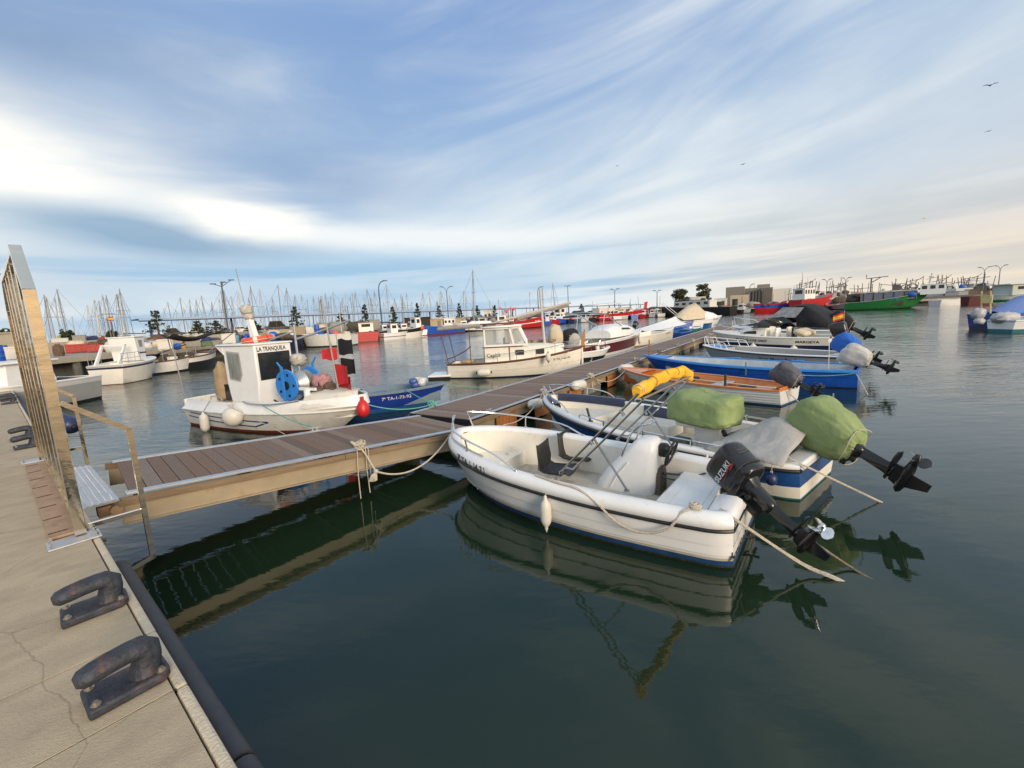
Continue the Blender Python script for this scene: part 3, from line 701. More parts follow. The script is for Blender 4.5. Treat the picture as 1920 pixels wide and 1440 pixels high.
def fender(top,ln,rad,mat,label,tilt=None,rope_to=None,group='fenders on boats and pontoon',ropemat=None,capm=None):
    t=thing('fender',label,'fender',top,0,group)
    b=B(); pr=[(rad*.18,0),(rad*.30,-.015),(rad*.30,-.04),(rad*.62,-.065),(rad*.9,-.10),(rad,-.15),(rad,-ln+.15),(rad*.9,-ln+.10),(rad*.62,-ln+.065),(rad*.3,-ln+.04),(rad*.3,-ln+.015),(rad*.18,-ln)]
    b.lathe(pr,14); b.build('body',mat,t)
    if capm:
        b=B(); b.lathe([(rad*.2,.002),(rad*.33,-.015),(rad*.33,-.045),(rad*.66,-.068)],12); b.lathe([(rad*.70,-ln+.075),(rad*.35,-ln+.045),(rad*.34,-ln+.01),(rad*.2,-ln-.004)],12); b.build('end_cap',capm,t)
    if tilt: t.rotation_euler=tilt
    else:
        b=B(); b.torus((0,0,-ln-.008),rad*.22,rad*.08,'x',10,5); b.build('eye',mat,t)
    if rope_to is not None:
        b=B(); q=Vector(rope_to)-Vector(top); b.tube([(0,0,-.01),q*.5,q],.006,5); b.build('lanyard',ropemat or ropew,t)
    return t
def outboard(root,pl,tilt,yaw=0.,S=1.,mat=None,cover=None,brand=None,cover_nz=.05,prop=None,name='outboard_motor'):
    """built upright about the transom clamp, then tipped up; forward is +x"""
    mat=mat or blackp; mt=B()
    mt.se((-.13*S,0,-.02*S),(.085*S,.07*S,.20*S),.6,.7,12,8)
    rows=[]
    for z,x0,x1,w in ((.12,-.28,.0,.085),(.02,-.22,-.05,.06),(-.2,-.20,-.08,.04),(-.42,-.21,-.08,.03),(-.50,-.23,-.07,.03)):
        rows.append([(x*S,y*S,z*S) for x,y in ((x1,0),((x0+x1)/2+.04,w),(x0+.03,w*.8),(x0,0),(x0+.03,-w*.8),((x0+x1)/2+.04,-w))])
    mt.loft(rows,closed=True); mt.poly(rows[0]); mt.poly(rows[-1])
    mt.prism([(-.36*S,-.03*S),(-.30*S,-.055*S),(-.06*S,-.03*S),(-.03*S,0),(-.06*S,.03*S),(-.30*S,.055*S),(-.36*S,.03*S)],-.475*S,-.462*S)     # cavitation plate
    mt.lathe([(.004,.07*S),(.03*S,.04*S),(.042*S,-.02*S),(.045*S,-.2*S),(.034*S,-.27*S)],12,(-.05*S,0,-.60*S),'x')
    mt.prism([(-.24*S,-.50*S),(-.06*S,-.50*S),(-.04*S,-.60*S),(-.26*S,-.60*S)],-.018*S,.018*S,'xz')
    mt.prism([(-.22*S,-.60*S),(-.05*S,-.60*S),(-.15*S,-.80*S),(-.23*S,-.80*S)],-.007*S,.007*S,'xz')  # skeg
    o=mt.build(name,mat,root,ang=50); o.location=pl; o.rotation_mode='ZYX'
    o.rotation_euler=(0,tilt,yaw) ; o.rotation_mode='XYZ'
    o.rotation_euler=(Matrix.Rotation(yaw,3,'Z')@Matrix.Rotation(tilt,3,'Y')).to_euler()
    b=B(); b.box((-.00*S,.0,-.02*S),(.05*S,.20*S,.22*S)); b.box((.03*S,.07*S,-.04*S),(.04*S,.03*S,.20*S)); b.box((.03*S,-.07*S,-.04*S),(.04*S,.03*S,.20*S))
    b.cyl((-.09*S,-.11*S,.02*S),(-.09*S,.11*S,.02*S),.03*S,10); b.build('clamp_bracket',black,o,smooth=False,bevel=.004)
    if not cover:
        b=B(); 
        def fn(x,y,z): return (x*(1+.10*z)-.10*z*0,y*(1-.12*max(0,z)),z+(.10*x if z>0 else 0))
        b.se((-.15*S,0,.36*S),(.245*S,.165*S,.215*S),.42,.55,24,16,fn=fn); b.build('cowling',mat,o,ang=60)
        b=B(); b.se((-.15*S,0,.19*S),(.235*S,.155*S,.075*S),.4,.55,20,8); b.build('lower_cowl',mat,o,ang=60)
        b=B(); b.se((-.15*S,0,.232*S),(.248*S,.168*S,.010*S),.5,.55,24,4); b.build('cowl_seam',M('seam_grey',(.06,.06,.065),.5),o)
        # air intake ribs at the back
        b=B()
        for k in range(4): b.box((-.385*S,0,(.36+.035*k)*S),(.03*S,.16*S-.02*S*k,.012*S))
        b.build('air_vent',M('seam_grey',(.06,.06,.065),.5),o,smooth=False)
    else:
        b=B(); b.se((-.14*S,0,.22*S),(.29*S,.215*S,.36*S),.52,.66,80,44,nz=cover_nz*.7,seed=S*7,ns=1.6,cr=.022,fn=lambda x,y,z:(x*(1+.16*z-.10*z*z*(z<0)),y*(1+.14*z),z+.16*x*(z>0))); mc=b.build('motor_cover',cover,o,ang=80)
        b=B(); rr_=[(-.14*S+.225*S*math.cos(a),.17*S*math.sin(a),-.115*S+.02*S*math.sin(3*a)) for a in [2*PI*k/24 for k in range(25)]]; b.tube(rr_,.006*S,5); b.build('draw_cord',MATS['cream_rope'],mc)
    # propeller facing aft (-x)
    pb=B(); pb.lathe([(.030*S,0),(.032*S,-.04*S),(.026*S,-.09*S),(.014*S,-.10*S)],14,(-.325*S,0,-.60*S),'x')
    for k in range(3):
        a=2*PI*k/3+.3; rows=[]
        for i in range(6):
            q=i/5; rr=(.028+.085*q)*S; w=(.026+.044*math.sin(PI*min(1,q*.85+.12)))*S*(1 if q<1 else .3); tw=R(42-20*q); row=[]
            for j in (-1,-.5,0,.5,1):
                ta=j*w; row.append((-.37*S+ta*math.sin(tw)*.8,rr*math.cos(a)-ta*math.cos(tw)*math.sin(a),-.60*S+rr*math.sin(a)+ta*math.cos(tw)*math.cos(a)))
            rows.append(row)
        pb.loft(rows)
    pb.build('propeller',prop or (blackp if cover else steel),o,ang=60)
    return o
def flag(root,p,size,ang,cols,name='flag',pole=None,drape=0.):
    if pole: ptube(root,'flag_pole',pole,.008,steel,6)
    b=B(); n=7; rows=[]
    for i in range(n+1):
        u=i/n; x=u*size*1.3*math.cos(ang); y=u*size*1.3*math.sin(ang)+.04*size*math.sin(u*9)
        rows.append([(p[0]+x,p[1]+y+.03*size*math.sin(u*7+k),p[2]-k/4*size-drape*u*size) for k in range(5)])
    b.loft(rows,mats=[0,1,1,2] if len(cols)==3 else [0,0,0,0]); return b.build(name,list(cols),root)
# ------------------------------------------------------------------ nearest white boat
SP=Place(2.311,4.238,143.1)
sb=thing('open_motorboat','nearest white open motorboat with a black outboard motor and folded yellow sunshade','motorboat',(SP.x,SP.y,0),SP.a)
sh=Hull(3.995,1.84,.41,.60,tr=.84,tm=.45,p=2.6,q=.62,rake=.35,wl=.86,draft=.22,k=.8,rc=.10)
hull_shell(sb,sh,[(1.,white),(.27,M('stained_gelcoat',(.50,.46,.36),.45,var=.2,scale=9,dirt=(.3,.26,.16),damt=.2,dscale=9)),(.20,antiblue),(.06,weed)],steps=(.62,.36),steph=.012)
GP=[(.0,.0),(-.022,.03),(-.030,.065),(-.018,.105),(.015,.138),(.065,.152),(.115,.145),(.150,.120),(.158,.09)]
gunwale(sb,sh,GP,white)
rubrail(sb,sh,black,.021)
inner(sb,sh,.156,.095,.055,.985,.13,cream,floorm,slope=.03)
# stern part of the gunwale
b=B(); y0=sh.half(0)-.03
b.loft([[(p[0],y,p[1]+.41) for p in ((-.012,0.),(-.02,.05),(-.0,.11),(.05,.135),(.20,.13),(.235,.10),(.24,-.0))] for y in (-y0,-.25,-.22)]); 
b.loft([[(p[0],y,p[1]+.41) for p in ((-.012,0.),(-.02,.05),(-.0,.11),(.05,.135),(.20,.13),(.235,.10),(.24,-.0))] for y in (.22,.25,y0)])
b.loft([[(p[0],y,p[1]+.41) for p in ((-.012,0.),(-.02,.02),(-.0,.04),(.05,.05),(.20,.05),(.235,.04),(.24,-.0))] for y in (-.23,.23)])
b.build('transom_top',white,sb,ang=50)
pbox(sb,'stern_bench',(.52,0,.25),(.60,1.42,.26),white,bevel=.03)
b=B(); b.box((.52,0,.382),(.30,.80,.006)); b.build('bench_hatch',white,sb,smooth=False,bevel=.003)
# raised fore platform
rows=[]
b=B(); hs=[]
for i in range(13):
    t=.80+.175*i/12; a=sh.off(t,1,.17,0); hs.append((a[0],abs(a[1]))); rows.append([(a[0],y*abs(a[1]),.335) for y in (-1,-.5,0,.5,1)])
b.loft(rows); a=hs[0]; b.poly([(a[0],-a[1],.335),(a[0],a[1],.335),(a[0]-.0,a[1],.12),(a[0],-a[1],.12)]); b.build('fore_platform',cream,sb,smooth=False)
b=B(); b.box((hs[0][0]-.004,.0,.33),(.02,2*hs[0][1]-.01,.022)); b.build('platform_edge',white,sb,smooth=False,bevel=.005)
b=B(); b.box((3.29,-.30,.342),(.05,.03,.012)); b.torus((3.27,-.30,.35),.018,.005,'y',10,5); b.build('lift_ring',steel,sb)
# two moulded black seats
for x,y,rz in ((2.28,-.10,.15),(2.32,-.72,.05)):
    T=Matrix.Translation((x,y,.30))@Matrix.Rotation(PI+rz,4,'Z'); s_=B(); rows=[]
    for k,(u,z) in enumerate([(.22,.0),(.18,.02),(.05,.0),(-.12,-.005),(-.19,.03),(-.225,.13),(-.245,.27),(-.25,.36)]):
        w=.205 if k<6 else .19; rows.append([(u+(.04*abs(q)**2 if k>4 else 0),q*w,z+.045*abs(q)**3) for q in (-1,-.8,-.4,0,.4,.8,1)])
    s_.loft(rows,T=T); o=s_.build('seat',black,sb); md=o.modifiers.new('thick','SOLIDIFY'); md.thickness=.016
    b=B(); b.cyl((0,0,0),(0,0,-.17),.035,10,T=T); b.box((0,0,-.01),(.2,.25,.02),T=T); b.build('seat_pedestal',galv,o)
# steering console: a moulded white pod
cx,cy=1.52,-.50
b=B(); rows=[]
for k,(z,x0,x1,w) in enumerate([(.13,1.06,1.86,.235),(.22,1.04,1.82,.235),(.38,1.03,1.70,.225),(.54,1.03,1.54,.215),(.67,1.03,1.42,.205),(.765,1.04,1.34,.185),(.81,1.08,1.28,.13)]):
    n=20; row=[]
    for j in range(n):
        a=2*PI*j/n; c_,s_=math.cos(a),math.sin(a); e=.45
        row.append(((x0+x1)/2+(x1-x0)/2*math.copysign(abs(c_)**e,c_)*(1 if c_<0 else .97),cy+w*math.copysign(abs(s_)**.6,s_),z))
    rows.append(row)
b.loft(rows,closed=True); b.poly(rows[-1]); con=b.build('steering_console',white,sb,ang=60)
b=B(); b.prism([(cy-.13,.14),(cy+.13,.14),(cy+.13,.38),(cy+.09,.46),(cy-.09,.46),(cy-.13,.38)],.998,1.04,'yz'); b.build('console_opening',M('dark_recess',(.10,.08,.06),.8,var=.3),con,smooth=False)
b=B(); b.tube([(1.60,cy+.236,.16),(1.50,cy+.236,.34),(1.36,cy+.222,.52)],.012,6); b.build('moulded_rib',white,con)
b=B(); b.tube(spline([(1.46,cy+.18,.58),(1.34,cy+.17,.88),(1.24,cy+.15,.99),(1.14,cy+.12,1.01),(1.14,cy-.12,1.01),(1.24,cy-.15,.99),(1.34,cy-.17,.88),(1.46,cy-.18,.58)],4),.012,6); b.build('grab_rail',steel,con)
T=Matrix.Translation((.90,cy,.66))@Matrix.Rotation(R(-18),4,'Y')
b=B(); b.torus((0,0,0),.165,.015,'x',28,8,T=T); 
for k in range(3): a=2*PI*k/3+.5; b.tube([(0.02,0,0),(0,.16*math.cos(a),.16*math.sin(a))],.011,6,T=T)
b.cyl((-.01,0,0),(.03,0,0),.035,12,T=T); sw=b.build('steering_wheel',black,con)
b=B(); b.se((.99,cy,.68),(.07,.085,.085),.7,.8,14,10); b.build('wheel_hub_cover',black,con)
# cables, tiller rod
b=B(); b.tube(spline([(.98,cy+.05,.40),(.80,cy-.15,.35),(.55,cy-.30,.42),(.30,-.45,.46)],5),.014,6); b.tube(spline([(.98,cy+.09,.36),(.8,cy-.05,.31),(.5,cy-.2,.42)],5),.009,6); b.build('control_cable',MATS['navy_paint'],sb)
b=B(); b.cyl((1.4,-.05,.2),(.90,.02,.19),.013,8); b.cyl((.90,.02,.19),(.86,.025,.19),.022,8); b.build('boat_hook',alu,sb)
# bow rails
for sd,tag_ in ((1,'near'),(-1,'far')):
    base=[sh.off(.975,sd,.06,.15),sh.off(.80,sd,.07,.15),sh.off(.57,sd,.07,.15)]
    top=[Vector(sh.off(.985,sd,.03,.36)),Vector(sh.off(.90,sd,.02,.335)),Vector(sh.off(.80,sd,.04,.31)),Vector(sh.off(.66,sd,.06,.27))]
    b=B(); b.tube(spline([base[0],Vector(base[0]).lerp(top[0],.8)+Vector((.0,0,.02)),top[0]+Vector((-.05,0,.02)),top[1],top[2],top[3],base[2]],4),.0125,8); b.tube([base[1],top[2]],.011,8)
    for q in base: b.cyl(q,(q[0],q[1],q[2]+.008),.028,10)
    b.build('bow_rail',steel,sb)
# folding sunshade frame with a rolled yellow cover
yn,yf=.72,-.72
A=SP.Yp(1197,738,yn+.02); C=SP.Yp(1290,697,yf-.0)
bn=SP.Yp(1052,884,yn+.02); bf=SP.Yp(1158,822,-.78)
def lerp(a,c,t): return Vector(a).lerp(Vector(c),t)
b=B()
for base,end,sg in ((bn,A,1),(bf,C,-1)):
    d=Vector((-.045,0,-.06)); k1=lerp(base,end,.40)
    b.tube([base,end],.0125,8); b.tube([lerp(base,end,.06)+Vector((0,0,0)),lerp(base,end,.12)+d,lerp(base,end,.5)+d*1.1,end+d],.0115,8)
    b.tube([lerp(base,end,.42)+d*.5,lerp(base,end,.42)-d*.2],.02,6)
    b.tube([lerp(base,end,.8)+d*.7,lerp(base,end,.8)-d*.2],.017,6)
    b.cyl(base,(base[0],base[1],base[2]-.03),.025,8)
b.tube([A+Vector((-.04,0,-.05)),C+Vector((-.04,0,-.05))],.0115,8)
b.build('sunshade_frame',M('dark_steel_tube',(.35,.33,.31),.18,1.,var=.1),sb)
for base,end,px_,y in ((bn,A,(1175,918),yn),(bf,C,(1266,845),-.76)):
    b=B(); q=SP.Yp(*px_,y+.0); b.tube([q,lerp(base,end,.46)],.0125,8); b.cyl(q,(q[0],q[1],q[2]-.02),.03,8); b.build('sunshade_strut',MATS['dark_steel_tube'],sb)
b=B(); rows=[]; nn=30
for i in range(nn+1):
    u=i/nn; c=A.lerp(C,u)+Vector((.02,0,.05*math.sin(u*PI)+.02)); c+=Vector((0,0,.007*math.sin(u*23))); rr=.047+.004*math.sin(u*17)+.003*math.sin(u*41+1)
    if u>.93: c+=Vector((-.03*(u-.93)/.07,0,-.05*(u-.93)/.07)); rr+=.02*(u-.93)/.07
    if i in(0,): rr*=.85
    rows.append([(c.x+math.cos(a)*rr*(1+.12*math.sin(3*a+u*20)),c.y,c.z+math.sin(a)*rr*(1+.10*math.cos(2*a+u*31))-(0.03 if math.sin(a)<-.3 else 0)) for a in [2*PI*k/16 for k in range(16)]])
b.loft(rows,closed=True); b.poly(rows[0]); b.poly(rows[-1]); rl_=b.build('rolled_canvas',yellow,sb)
b=B()
for u in (.02,.05): c=A.lerp(C,u)+Vector((.02,0,.03)); b.torus(c,.052,.006,'y',18,6)
b.build('canvas_hem',palec,rl_)
for u in (.27,.5,.72,.86): c=A.lerp(C,u)+Vector((.02,0,.05*math.sin(u*PI)+.015)); b=B(); b.torus(c,.053,.003,'y',18,5); b.build('canvas_tie',M('tie_brown',(.16,.07,.02),.8),rl_)
# outboard, tipped up out of the water and turned to port
om=outboard(sb,(-.05,.02,.43),R(60),R(-30),.95)
T=Matrix.Translation((-.15,.185,.33))
def side_txt(txt,size,x,z,mat,sx=1.,sgn=1,par=om,rot=0.,bold=.002):
    # lettering on the port face of the cowling, reading aft
    T=Matrix.Translation((x,sgn*.174,z))@Matrix.Rotation(PI,4,'Z')@Matrix.Rotation(PI/2,4,'X')@Matrix.Rotation(rot,4,'Z')
    flat_text(txt,size,T,mat,par,bold=bold,sx=sx)
side_txt('SUZUKI',.085,-.00,.295,inkw)
T=Matrix.Translation((-.05,0,.582))@Matrix.Rotation(R(4),4,'Y')@Matrix.Rotation(-PI/2,4,'Z'); flat_text('15',.12,Matrix.Translation((-.16,-.06,.590))@Matrix.Rotation(R(-80),4,'Z'),inkw,om,bold=.004)
b=B(); b.prism([(-.05,.26),(-.24,.285),(-.30,.31),(-.16,.272)],.1755,.178,'xz'); b.prism([(-.22,.262),(-.30,.27),(-.31,.29),(-.25,.278)],.1755,.178,'xz'); b.build('red_stripe',inkr,om,smooth=False)
b=B(); b.tube(spline([(.10,.08,.05),(.20,.16,-.05),(.28,.12,-.18),(.22,.0,-.25)],5),.012,6); b.tube(spline([(.10,-.05,.10),(.24,.02,-.02),(.30,.05,-.2)],5),.009,6); b.build('fuel_hose',black,om)
# lettering
hull_text(sb,sh,'7ª TA-1-14-21',.115,3.30,1,ink,zoff=.022,surf='gun',prof=GP,eps=.012,bold=.0022,sx=.92)
T=Matrix(((0,0,-1,-.006),(-1,0,0,.0),(0,1,0,0),(0,0,0,1)))
flat_text('ESTHER',.12,Matrix.Translation((-.004,.66,.235))@Matrix.Rotation(-PI/2,4,'Z')@Matrix.Rotation(PI/2,4,'X'),ink,sb,bold=.003)
flat_text('MARINA',.13,Matrix.Translation((-.004,.68,.095))@Matrix.Rotation(-PI/2,4,'Z')@Matrix.Rotation(PI/2,4,'X'),ink,sb,bold=.003)
# fender and ropes of this boat
ft=SP.w((1.80,.96,.46)); fender(ft,.40,.062,fend,'long dirty white fender hanging on the near side of the open motorboat',rope_to=SP.w((1.80,.80,.60)))
rope([SP.w(sh.off(.50,1,.07,.165)),SP.w(sh.off(.42,1,.03,.16)),SP.w(sh.off(.36,1,.02,.15)),SP.w(sh.off(.30,1,-.03,.06)),SP.w(sh.off(.25,1,-.045,-.08)),SP.w(sh.off(.19,1,-.045,-.13)),SP.w(sh.off(.13,1,-.045,-.04)),SP.w(sh.off(.10,1,.0,.13)),SP.w(sh.off(.07,1,.07,.165))],.0125,ropew,'cream rope looped along the near gunwale of the open motorboat',n=6)
b=B(); kc=SP.w(sh.off(.075,1,.07,.175))
for k in range(5): b.torus((kc.x+rnd.uniform(-.02,.02),kc.y+rnd.uniform(-.02,.02),kc.z+.006*k),.045-.005*k,.011,'z',14,6)
tag(b.build('rope_knot',ropew),'knotted rope end on the stern corner of the open motorboat','knot')
# ------------------------------------------------------------------ boat with green covers
GPL=Place(3.91,5.489,130.5)
gb_=thing('open_motorboat','blue and cream open motorboat with green canvas covers over its console and outboard','motorboat',(GPL.x,GPL.y,0),GPL.a)
gh=Hull(4.955,1.99,.40,.62,tr=.82,tm=.42,p=2.2,q=.75,rake=.5,wl=.86,draft=.22,k=.9,rc=.10)
hull_shell(gb_,gh,[(1.,M('hull_blue',(.012,.065,.22),.35,var=.15,coat=.2)),(.46,cream),(.06,teal)],steps=(.46,),steph=.01)
GP2=[(0,0),(-.018,.03),(-.02,.06),(.0,.085),(.05,.095),(.11,.09),(.13,.07)]
gunwale(gb_,gh,GP2,white)
rubrail(gb_,gh,black,.026)
inner(gb_,gh,.13,.075,.055,.985,.16,cream,floorm,slope=.03)
pbox(gb_,'stern_bench',(.38,0,.27),(.5,1.5,.24),cream,bevel=.03)
y0=gh.half(0)-.02
pbox(gb_,'transom_top',(.09,0,.43),(.24,2*y0,.12),white,bevel=.03)
rows=[];b=B()
for i in range(13):
    t=.72+.26*i/12; a=gh.off(t,1,.14,0); rows.append([(a[0],y*abs(a[1]),.43) for y in (-1,0,1)])
b.loft(rows); a=rows[0]; b.poly([a[0],a[2],(a[2][0],a[2][1],.17),(a[0][0],a[0][1],.17)]); b.build('fore_platform',cream,gb_,smooth=False)
# navy cushions round the bow and on the far side
for sd,t0,t1 in ((-1,.70,.965),(1,.84,.965)):
    b=B(); b.loft([[gh.off(t,sd,d,dz) for d,dz in ((.055,.10),(.06,.135),(.10,.15),(.15,.14),(.17,.09),(.16,-.01))] for t in [t0+(t1-t0)*i/12 for i in range(13)]]); b.build('bow_cushion',navy,gb_)
b=B(); b.loft([[gh.off(t,-1,d,dz) for d,dz in ((.135,.08),(.165,.10),(.19,.07),(.19,-.13),(.14,-.14))] for t in (.45,.5,.56,.62)]); b.build('side_cushion',navy,gb_)
pbox(gb_,'side_locker',(2.9,-.52,.27),(1.3,.5,.22),cream,bevel=.02)
# console pod under its green cover
pbox(gb_,'console_pod',(1.42,-.1,.37),(.34,.34,.44),white,bevel=.02,taper=1.25)
pbox(gb_,'console_shelf',(1.55,-.10,.62),(.62,.70,.10),white,bevel=.03)
c=GPL.Yp(1338,783,.15); c.z=max(c.z,.86)
b=B(); b.se((0,0,0),(.54,.33,.25),.42,.5,90,50,nz=.07,seed=3.,ns=1.7,cr=.018,fn=lambda x,y,z:(x,y*(1-.1*z),z+.10*math.sin(x*5)*max(0,z)+.05*x)); o=b.build('console_cover',greenc,gb_,loc=(1.50,.02,.86),rot=(0,0,R(-5)),ang=80)
b=B(); b.cyl((1.10,.26,.60),(1.04,.34,.58),.035,10); b.build('throttle',blackp,gb_)
pbox(gb_,'bucket',(1.75,.28,.28),(.26,.26,.24),M('dark_bucket',(.03,.05,.05),.5),bevel=.03)
# grey tarpaulin over the stern quarter
b=B(); n=16; rows=[]
from mathutils import noise as MN
def _hn(x,y,s): return MN.fractal(Vector((x*3+s,y*3,s)),1.,2.,4)
for i in range(n+1):
    u=i/n; row=[]
    for j in range(13):
        v=j/12; x=.10+.95*u; y=-.55+1.55*v*(1-.05*u)
        z=.585+.27*math.exp(-((u-.35)/.38)**2-((v-.42)/.25)**2)+.035*_hn(x,y,2.)+.016*_hn(x*3,y*2,4.)+.02*abs(_hn(x*1.5+y,y*2-x,9.))+ (-.12*max(0,v-.88)/.12*.6 if v>.88 else 0) - (.10*max(0,u-.8)/.2*(1-v))
        row.append((x+.03*_hn(y,x,5.),y+.02*_hn(x,y,7.),z))
    rows.append(row)
b.loft(rows); o=b.build('tarpaulin',greyc,gb_,ang=80); md=o.modifiers.new('thick','SOLIDIFY'); md.thickness=.006
# rails
b=B()
for sd in (1,-1):
    base=[gh.off(.975,sd,.05,.09),gh.off(.86,sd,.06,.09),gh.off(.74,sd,.07,.09)]
    top=[Vector(gh.off(.985,sd,.0,.30)),Vector(gh.off(.86,sd,.0,.27)),Vector(gh.off(.78,sd,.04,.22))]
    b=B(); b.tube(spline([base[0],top[0],top[1],top[2],base[2]],4),.012,8); b.tube([base[1],top[1]],.010,8); b.build('bow_rail',steel,gb_)
    b=B(); q=rail_line(gh,sd,.045,.17,.12,.66,10); q=[gh.off(.10,sd,.05,.09)]+q+[gh.off(.67,sd,.05,.09)]; b.tube(spline(q,3),.0125,8); 
    for t in (.25,.4,.55): b.tube([gh.off(t,sd,.045,.17),gh.off(t,sd,.045,.08)],.010,6); b.tube([gh.off(t,sd,.045,.19),gh.off(t,sd,.045,.12)],.018,6)
    b.build('side_rail',steel,gb_)
b=B(); q=Vector(gh.off(.62,1,.09,.09)); b.tube([q,q+Vector((.07,.0,.22))],.02,10); b.cyl(q,q+Vector((0,0,.01)),.045,12); b.build('rod_holder',black,gb_)
om2=outboard(gb_,(-.22,.04,.52),R(68),R(-22),1.17,cover=greenc,cover_nz=.10)
# folded swim ladder on the quarter and a blue buoy
b=B()
for k in range(5): b.tube([gh.off(.10+.0*k,1,-.03,-.02-.028*k),gh.off(.26,1,-.03,-.02-.028*k)],.008,6)
for t in (.10,.15,.21,.26): b.tube([gh.off(t,1,-.035,.0),gh.off(t,1,-.035,-.15)],.009,6)
b.build('boarding_ladder',steel,gb_)
bf_=thing('buoy','small navy blue ball buoy hanging at the stern corner of the green covered boat','buoy',GPL.w(gh.off(.05,1,-.08,-.10)))
b=B(); b.se((0,0,0),(.07,.07,.08),1,1,14,10); b.build('ball',fendblue,bf_); b=B(); b.torus((0,0,.09),.018,.006,'x',10,5); b.tube([(0,0,.10),(.02,.02,.20)],.005,5); b.build('eye',ropew,bf_)
for k,l in ((0,'left one of two short white fenders on the rail of the green covered boat'),(1,'right one of two short white fenders on the rail of the green covered boat')):
    fender(GPL.w(gh.off(.20-.05*k,1,-.06,.06)),.26,.055,fend,l)
fs_=thing('small_flag','small red and yellow flag on a staff behind the green motor cover','flag',GPL.w((-.02,-.45,.5)))
flag(fs_,(0,0,.62),.17,R(200),(M('flag_red',(.50,.03,.02),.8),M('flag_yellow',(.78,.42,.03),.8),MATS.get('flag_red')),name='cloth',pole=[(0,0,0),(0,0,.66)],drape=.5)
# ------------------------------------------------------------------ orange and white rowing boat
OP=Place(6.564,10.283,127.4)
ob_=thing('rowing_boat','white lapstrake rowing boat with orange varnished inside and a grey covered outboard','rowing boat',(OP.x,OP.y,0),OP.a)
oh=Hull(4.94,1.59,.39,.57,tr=.72,tm=.42,p=2.1,q=.85,rake=.5,wl=.80,draft=.2,k=.8)
hull_shell(ob_,oh,[(1.,M('white_lapstrake',(.62,.63,.62),.4,var=.06,dirt=(.3,.26,.2),damt=.06)),(.10,antiblue)],steps=(.84,.68,.52,.36,.2),steph=.016)
gunwale(ob_,oh,[(-.02,-.035),(-.028,-.01),(-.02,.012),(.03,.018),(.07,.012),(.07,-.02)],varnish,'varnished_gunwale')
inner(ob_,oh,.06,-.0,.02,.985,.12,varnish,lightgrey,names=('varnished_lining','bottom_boards'),slope=.10)
y0=oh.half(0)
pbox(ob_,'transom_board',(.02,0,.40),(.05,2*y0-.03,.09),varnish,bevel=.01)
deck(ob_,oh,.80,.985,.05,-.01,varnish,'fore_deck',.05)
for x,w in ((.55,.34),(1.75,.26),(2.95,.26)):
    hw=oh.half(oh.t_at(x))-.12; pbox(ob_,'thwart',(x,0,.30),(w,2*hw,.035),varnish if x!=1.75 else lightgrey,bevel=.008)
for sd in (1,-1):
    for x0,x1 in ((.85,1.55),(1.95,2.75)):
        b=B(); b.loft([[oh.off(oh.t_at(x),sd,.075,dz) for dz in (-.04,-.17)] for x in [x0+(x1-x0)*i/6 for i in range(7)]]); o=b.build('side_pocket_panel',lightgrey,ob_); 
pbox(ob_,'black_cushion',(2.6,-.15,.37),(.30,.42,.09),blackcloth,bevel=.03)
pbox(ob_,'black_cushion',(.95,.1,.33),(.30,.40,.07),blackcloth,bevel=.03)
b=B(); q=Vector(oh.off(.24,1,.03,.0)); b.tube([q,q+Vector((0,0,.30))],.028,10); b.build('rod_holder',black,ob_)
b=B(); b.tube([(.45,.42,.42),(2.9,.30,.45)],.016,8); b.box((.35,.43,.42),(.4,.10,.02)); b.build('oar',M('pale_oar',(.6,.55,.45),.6),ob_,bevel=.004)
outboard(ob_,(-.04,.02,.48),R(62),R(-10),.88,cover=bagc,cover_nz=.13)
# ------------------------------------------------------------------ long blue boat
UP=Place(9.605,12.055,139.)
ub=thing('fishing_skiff','long bright blue open boat with pale blue inside and a plastic wrapped outboard','boat',(UP.x,UP.y,0),UP.a)
uh=Hull(6.26,1.95,.50,.74,tr=.78,tm=.42,p=2.1,q=.85,rake=.7,wl=.80,draft=.2,k=.9)
hull_shell(ub,uh,[(1.,blue),(.06,navy)],steps=(.62,),steph=.014)
gunwale(ub,uh,[(-.03,-.06),(-.035,-.01),(-.02,.012),(.06,.016),(.09,.010),(.09,-.02)],skyblue,'blue_gunwale')
inner(ub,uh,.085,-.0,.02,.85,.18,lightgrey,lightgrey,slope=.06)
deck(ub,uh,.845,.99,.05,.0,skyblue,'fore_deck',.06)
pbox(ub,'transom_board',(.02,0,.47),(.05,2*uh.half(0)-.03,.11),blue,bevel=.01)
for x in (.45,1.6,2.9,4.2):
    hw=uh.half(uh.t_at(x))-.12; pbox(ub,'thwart',(x,0,.34),(.24,2*hw,.035),lightgrey,bevel=.008)
for x in (1.6,3.4):
    q=Vector(uh.off(uh.t_at(x),-1,.04,.02)); pbox(ub,'rowlock_pad',q,(.35,.10,.04),skyblue,bevel=.008)
b=B(); q=Vector(uh.off(.42,1,.02,.0)); b.tube([q-Vector((0,-.03,.25)),q+Vector((0,.03,.14))],.018,8); b.build('rod_holder',M('dull_green_grey',(.12,.15,.13),.6),ub)
b=B(); q=Vector(uh.off(.985,1,.05,.0)); b.box(q+Vector((-.1,0,.27)),(.03,.03,.56)); 
for k in range(4): b.box(q+Vector((-.1,0,.08+.1*k)),(.034,.034,.04),mi=1)
b.build('painted_stake',[M('rust_red_stake',(.25,.04,.02),.7,var=.3),M('stake_yellow',(.35,.25,.05),.7)],ub,smooth=False)
b=B(); b.tube([uh.off(.10,1,.15,-.1),Vector(uh.off(.10,1,.15,0))+Vector((0.02,0,.75))],.012,6); b.build('light_pole',galv,ub)
